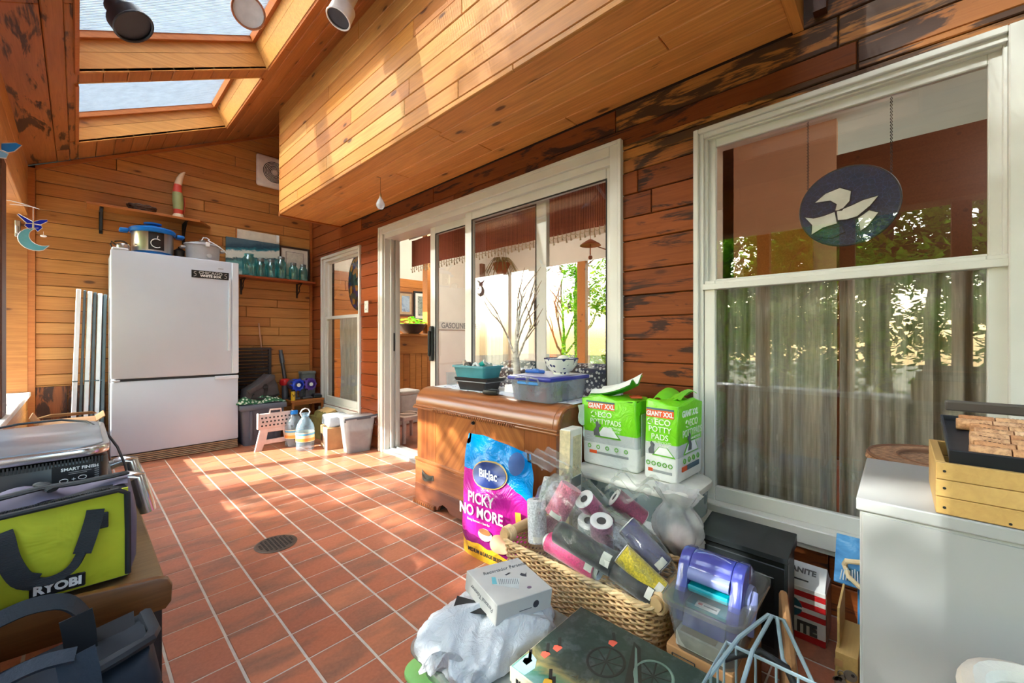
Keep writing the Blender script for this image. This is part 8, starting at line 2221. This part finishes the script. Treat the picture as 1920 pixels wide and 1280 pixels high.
text('SMART FINISH', 0.013, M_TXW, sp2, (0.080, -0.289, 0.292), FACE_NY, bold=0.0003)
for z, w in ((0.281, 0.05), (0.276, 0.04)): MB().box((0.055, -0.2885, z), (0.055 + w, -0.2872, z + 0.0015)).build('small_print', pm('print_grey4', (150, 150, 150), 0.5), sp2)
for x, z in ((0.045, 0.258), (0.085, 0.262), (0.055, 0.228), (0.095, 0.232)):
    MB().tube([(x + 0.009 * math.cos(a * PI / 7), -0.2885, z + 0.006 * math.sin(a * PI / 7)) for a in range(14)], 0.001, 4, closed=True).build('icon', M_TXW, sp2)
    MB().box((x - 0.006, -0.2885, z - 0.0125), (x + 0.006, -0.2872, z - 0.011)).build('small_print', pm('print_grey4', (150, 150, 150), 0.5), sp2)
for x, z in ((0.066, 0.260), (0.076, 0.230)):
    m = MB(); m.box((x - 0.004, -0.2885, z - 0.0008), (x + 0.004, -0.2872, z + 0.0008)); m.box((x - 0.0008, -0.2885, z - 0.004), (x + 0.0008, -0.2872, z + 0.004)); m.build('icon', M_TXW, sp2)
MB().box((0.03, -0.2885, 0.2445), (0.12, -0.2872, 0.2455)).build('small_print', pm('print_grey4', (150, 150, 150), 0.5), sp2)
for i in range(12): MB().box((0.112, -0.2885, 0.288 - i * 0.0065), (0.122, -0.2872, 0.290 - i * 0.0065)).build('small_print', pm('print_grey4', (150, 150, 150), 0.5), sp2)
for y0, y1 in ((-0.27, -0.005), (0.01, 0.285)):
    m = MB(); m.box((0.140, y0, 0.03), (0.158, y1, 0.235), 0.012, seg=2); dr = m.build('drawer', FB, t, True)
    yc = (y0 + y1) / 2
    m = MB(); m.tube([(0.155, yc, 0.185), (0.20, yc, 0.20), (0.225, yc, 0.195), (0.245, yc, 0.10), (0.255, yc, 0.06)], [0.018, 0.022, 0.024, 0.026, 0.024], 16, flat=1.0); m.build('handle', FS, dr, True)
m = MB(); m.tube([(-0.16, 0.28, 0.36), (-0.08, 0.285, 0.372), (0.03, 0.27, 0.375), (0.10, 0.22, 0.365), (0.15, 0.10, 0.335), (0.178, -0.02, 0.29), (0.195, -0.10, 0.235), (0.20, -0.13, 0.19)], 0.0042, 8); m.build('cord', pm('cable_black', (26, 28, 32), 0.5), t, True)
# ---- tall carton beyond the fryer
t = thing('tall_carton', 'tall brown carton with open flaps between the bench and the white strips', 'box', (-0.02, 2.78, 0))
MB().box((-0.10, -0.1, 0), (0.08, 0.1, 0.665), 0.003).build('carton', M_CARD, t)
m = MB(); m.prism([(-0.10, -0.1), (0.08, -0.1), (0.062, -0.14), (-0.06, -0.15)], 0.0, 0.004, 'z'); f_ = m.build('flap', M_CARD, t); f_.location = (0, -0.0, 0.665); f_.rotation_euler = (-0.35, 0, 0); 
m = MB(); m.box((-0.102, -0.1, 0.664), (-0.098, 0.1, 0.71), rot=(0, -0.5, 0), piv=(-0.1, 0, 0.665)); m.box((0.078, -0.1, 0.664), (0.082, 0.1, 0.70), rot=(0, 0.9, 0), piv=(0.08, 0, 0.665)); m.build('side_flaps', M_CARD, t, kind='stuff')
# ---- lime tool bag
t = thing('lime_tool_bag', 'lime yellow and grey tool bag with black straps on the bench', 'tool bag', (-0.065, 1.735, 0.3425), -0.05)
LM = NT('lime_canvas'); _v = LM.coords('Object', (1, 1, 1)); LM.l(LM.ramp(LM.noise(_v, 5, 4), [(0.3, lin((150, 154, 16))), (0.7, lin((182, 186, 28)))]), LM.b.inputs['Base Color']); LM.b.inputs['Roughness'].default_value = 0.8; LM.bump(LM.noise(_v, 9, 3, 0.5, 0.8), 0.5, 0.02)
GP = pm('bag_greyviolet', (96, 90, 110), 0.85, var=0.12, scale=10, bump=0.35, bscale=16); WEB = NT('black_webbing')
_v = WEB.coords('Object', (1, 1, 1)); wv_ = WEB.n('TexWave', bands_direction='Z'); wv_.inputs['Scale'].default_value = 90; WEB.l(_v, wv_.inputs['Vector']); WEB.b.inputs['Base Color'].default_value = lin((30, 34, 38)); WEB.b.inputs['Roughness'].default_value = 0.75; WEB.bump(wv_.outputs['Fac'], 0.5, 0.002)
WEBM = WEB.m
def yface(u, v, y0):
    x = -0.165 + 0.335 * u; z = 0.02 + v * 0.252 - 0.028 * (1 - u) * v
    bul = 0.018 * math.sin(PI * u) * math.sin(PI * min(1, v * 1.1)) + 0.006 * math.sin(u * 9 + v * 5) * v
    return (x, y0 - bul - 0.004, z)
m = MB(); m.grid(lambda u, v: yface(u, v, -0.105), 22, 16, 0.006); m.build('front_panel', LM.m, t, True, angle=80)
m = MB(); m.prism([(-0.165, 0.005), (0.172, 0.005), (0.188, 0.06), (0.190, 0.17), (0.176, 0.25), (0.15, 0.262), (-0.165, 0.232)], -0.096, 0.105, 'y', 0.02); m.build('body', GP, t, True, angle=60)
m = MB(); m.tube([yface(0.0, 1.0, -0.108), yface(0.5, 1.0, -0.108), yface(0.94, 1.0, -0.108), yface(0.995, 0.94, -0.106), yface(1.0, 0.5, -0.106), yface(1.0, 0.02, -0.106)], 0.0075, 8); m.build('piping', pm('piping_black', (26, 26, 30), 0.7), t, True)
m = MB(); m.ribbon([(-0.165, -0.074, 0.242), (0.0, -0.072, 0.252), (0.10, -0.07, 0.266), (0.165, -0.05, 0.262)], 0.030, 0.004, (0, 1, 0.3)); zp = m.build('zipper_tape', pm('piping_black', (26, 26, 30), 0.7), t)
m = MB()
for i in range(64): 
    u = i / 63; x = -0.16 + 0.29 * u; m.box((x, -0.077, 0.2455 + 0.02 * u), (x + 0.0028, -0.068, 0.250 + 0.02 * u))
m.build('zipper_teeth', pm('zip_dark', (50, 50, 54), 0.4, 0.4), zp, kind='stuff')
m = MB(); m.grid(lambda u, v: (-0.165 + 0.335 * u, -0.055 + 0.15 * v, 0.242 + 0.022 * u + 0.035 * math.sin(PI * v) * (0.6 + 0.4 * math.sin(u * 6)) + 0.008 * math.sin(u * 15 + v * 4)), 24, 10); m.build('top_flap', GP, t, True, angle=80)
def ysurf(x, z):
    u = (x + 0.165) / 0.335; v = (z - 0.02) / (0.252 - 0.028 * (1 - u)); return yface(u, max(0, min(1, v)), -0.105)[1] - 0.009
def strap(pts, w, nm='strap'):
    MB().ribbon([(x, ysurf(x, z) - o, z) for x, z, o in pts], w, 0.004, (1, 0, 0)).build(nm, WEBM, t)
strap([(-0.06, 0.218, 0.0), (-0.055, 0.20, 0.004), (-0.045, 0.15, 0.008), (-0.025, 0.10, 0.012), (0.0, 0.082, 0.013)], 0.040)
strap([(0.105, 0.228, 0.0), (0.10, 0.20, 0.004), (0.09, 0.16, 0.008), (0.08, 0.125, 0.011)], 0.036)
MB().ribbon([(-0.012, ysurf(-0.01, 0.085) - 0.010, 0.090), (0.015, ysurf(0.015, 0.08) - 0.016, 0.078), (0.045, ysurf(0.045, 0.08) - 0.016, 0.083), (0.066, ysurf(0.066, 0.09) - 0.014, 0.10), (0.080, ysurf(0.08, 0.11) - 0.011, 0.130)], 0.020, 0.006, (0, 0.3, 1)).build('grab_handle', WEBM, t)
for x in (-0.078, 0.112): MB().box((x - 0.02, ysurf(x, 0.2) - 0.001, 0.172), (x + 0.018, ysurf(x, 0.2) + 0.006, 0.215), 0.002).build('strap_tab', WEBM, t)
lb = MB(); lb.box((-0.05, -0.003, -0.019), (0.05, 0.002, 0.019), 0.006); lb = lb.build('badge', pm('badge_black', (20, 20, 22), 0.4), t); lb.location = (0.036, ysurf(0.048, 0.05) - 0.003, 0.052); lb.rotation_euler = (0.03, 0.02, 0)
text('RYOBI', 0.030, M_TXW, lb, (0, -0.0042, 0), FACE_NY, bold=0.0014, sx=1.02)
m = MB(); m.tube([(-0.10, -0.06, 0.285), (0.0, -0.03, 0.292), (0.06, -0.02, 0.286), (0.13, -0.03, 0.292), (0.165, 0.0, 0.288)], 0.017, 8, flat=0.35); m.build('top_strap', WEBM, t, True)
m = MB(); m.tube([(0.02, -0.045, 0.284), (0.0, -0.02, 0.298), (-0.01, 0.02, 0.29)], 0.014, 8, flat=0.5); m.build('strap_keeper', WEBM, t, True)
# ---- navy bag in front of the bench
t = thing('navy_tool_bag', 'dark navy work bag with wide straps on the floor in front of the bench', 'tool bag', (-0.055, 1.30, 0), 0.0)
t.scale = (1, 1, 1.08)
NV = pm('navy_canvas', (18, 28, 40), 0.8, var=0.25, scale=8, bump=0.4, bscale=14); NV2 = pm('navy_webbing', (20, 34, 48), 0.75, bump=0.5, bscale=140)
m = MB(); m.prism([(-0.19, 0.0), (0.17, 0.0), (0.188, 0.10), (0.185, 0.26), (0.165, 0.325), (0.13, 0.318), (-0.19, 0.285)], -0.115, 0.115, 'y', 0.03); m.build('body', NV, t, True, angle=60)
m = MB(); m.tube([(-0.19, -0.10, 0.292), (0.0, -0.105, 0.318), (0.12, -0.10, 0.342), (0.165, -0.07, 0.336), (0.18, 0.0, 0.315), (0.17, 0.07, 0.33)], 0.014, 8, flat=0.8); m.build('zip_edge', pm('navy_dark', (20, 26, 34), 0.7), t, True)
m = MB(); m.grid(lambda u, v: (-0.18 + 0.33 * u, -0.09 + 0.17 * v, 0.295 + 0.045 * u - 0.035 * math.sin(PI * v)), 12, 8); m.build('mouth', pm('navy_black', (14, 16, 20), 0.8), t, True)
m = MB(); m.ribbon([(0.072, -0.145, 0.08), (0.070, -0.150, 0.16), (0.066, -0.145, 0.25), (0.060, -0.12, 0.33), (0.052, -0.10, 0.378)], 0.056, 0.006, (1, 0, 0)); m.build('wide_strap', NV2, t)
m = MB(); m.ribbon([(0.052, -0.10, 0.378), (0.0, -0.095, 0.384), (-0.06, -0.095, 0.372), (-0.15, -0.095, 0.335)], 0.030, 0.006, (0, 1, 0.4)); m.build('handle', NV2, t)
m = MB(); m.ribbon([(-0.16, 0.05, 0.40), (-0.055, 0.05, 0.428), (-0.01, 0.05, 0.434), (0.035, 0.05, 0.422), (0.063, 0.05, 0.385), (0.077, 0.05, 0.345), (0.082, 0.05, 0.30)], 0.030, 0.006, (0, 0.6, 0.8)); m.build('handle', pm('strap_slate', (30, 37, 44), 0.75, bump=0.4, bscale=140), t)
m = MB(); m.ribbon([(0.052, 0.038, 0.392), (0.058, 0.036, 0.35), (0.062, 0.035, 0.28)], 0.052, 0.004, (1, 0, 0.2)); m.build('strap_pad', pm('navy_black', (14, 16, 20), 0.8), t)
m = MB(); m.grid(lambda u, v: (0.10 + 0.085 * u, -0.122 - 0.02 * math.sin(PI * u) - 0.012 * math.sin(v * 8 + u * 3), 0.02 + 0.24 * v), 10, 12, 0.004); m.build('side_pocket', NV, t, True, angle=80)
for i in range(3): MB().cyl((0.188, -0.06, 0.04 + i * 0.07), (0.196, -0.06, 0.04 + i * 0.07), 0.012, n=12).build('buckle', pm('navy_black', (14, 16, 20), 0.8), t)
# ================================================================ TRACK LIGHTS BETWEEN THE SKYLIGHTS
t = thing('track_light', 'ceiling track with three spot heads between the roof windows', 'lamp', (0.55, 2.33, 2.868))
LW = pm('lamp_white', (226, 224, 220), 0.4)
m = MB(); d_ = SL * 0.60; n_ = NR * 0.03
m.tube([tuple(-d_ + NR * 0.018), tuple(d_ + NR * 0.018)], 0.017, 8); m.build('track', LW, t)
def head(p, aim, L, r, mats, arm):
    a = Vector(aim).normalized(); p = Vector(p)
    e = p + a * L
    m = MB(); m.cyl(p, p + a * L * 0.55, r * 0.62, n=22); m.tube([p + a * L * 0.52, p + a * L * 0.56, e], [r * 0.62, r, r * 1.02], 26, caps=False); h = m.build('spot_head', mats[0], t, True, angle=35)
    m = MB(); m.cyl(e - a * 0.012, e - a * 0.008, r * 0.97, n=26); m.build('lens', mats[1], h, True)
    up = Vector((0, 0, 1)) if abs(a.z) < 0.95 else Vector((1, 0, 0)); e1 = a.cross(up).normalized(); e2 = a.cross(e1)
    m = MB(); m.tube([e + (e1 * math.cos(q * PI / 14) + e2 * math.sin(q * PI / 14)) * r * 1.0 for q in range(28)], r * 0.07, 6, closed=True); m.build('rim', mats[2], h, True)
    m = MB(); m.tube([p + a * L * 0.2, p + a * L * 0.1 + Vector((0, -0.02, 0.03)), Vector(arm)], 0.008, 8); m.build('arm', mats[0], h, True)
COPR = pm('copper_rim', (176, 112, 78), 0.35, 0.6)
head((0.585, 0.08, 0.255), (-0.35, 0.02, -0.85), 0.20, 0.068, (LW, pm('lens_dark', (60, 60, 66), 0.3), LW), (0.52, 0.0, 0.24))
head((0.085, 0.19, -0.10), (-0.30, -0.85, -0.45), 0.12, 0.072, (LW, pm('lens_white', (244, 242, 236), 0.35), COPR), (0.05, 0.0, 0.005))
head((-0.435, 0.17, -0.36), (0.35, -0.25, -0.55), 0.11, 0.075, (pm('lamp_graphite', (52, 54, 60), 0.4), pm('lens_dark', (60, 60, 66), 0.3), pm('lamp_graphite', (52, 54, 60), 0.4)), (-0.44, 0.0, -0.22))
# ---- floor drain
t = thing('floor_drain', 'round perforated dark metal drain cover set in the tile floor', 'drain', (0.692, 2.303, 0.0))
DRM = pm('drain_bronze', (92, 78, 66), 0.45, 0.5, var=0.2)
MB().lathe([(0, 0.0005), (0.094, 0.0005), (0.096, 0.0025), (0.09, 0.005), (0.084, 0.005), (0, 0.004)], 36).build('cover', DRM, t, True)
m = MB()
for i in range(-4, 5):
    for j in range(-4, 5):
        if i * i + j * j <= 19: m.box((i * 0.0175 - 0.0052, j * 0.0175 - 0.0052, 0.0036), (i * 0.0175 + 0.0052, j * 0.0175 + 0.0052, 0.0056))
m.build('perforations', pm('drain_hole', (20, 17, 15), 0.9), t, kind='stuff')
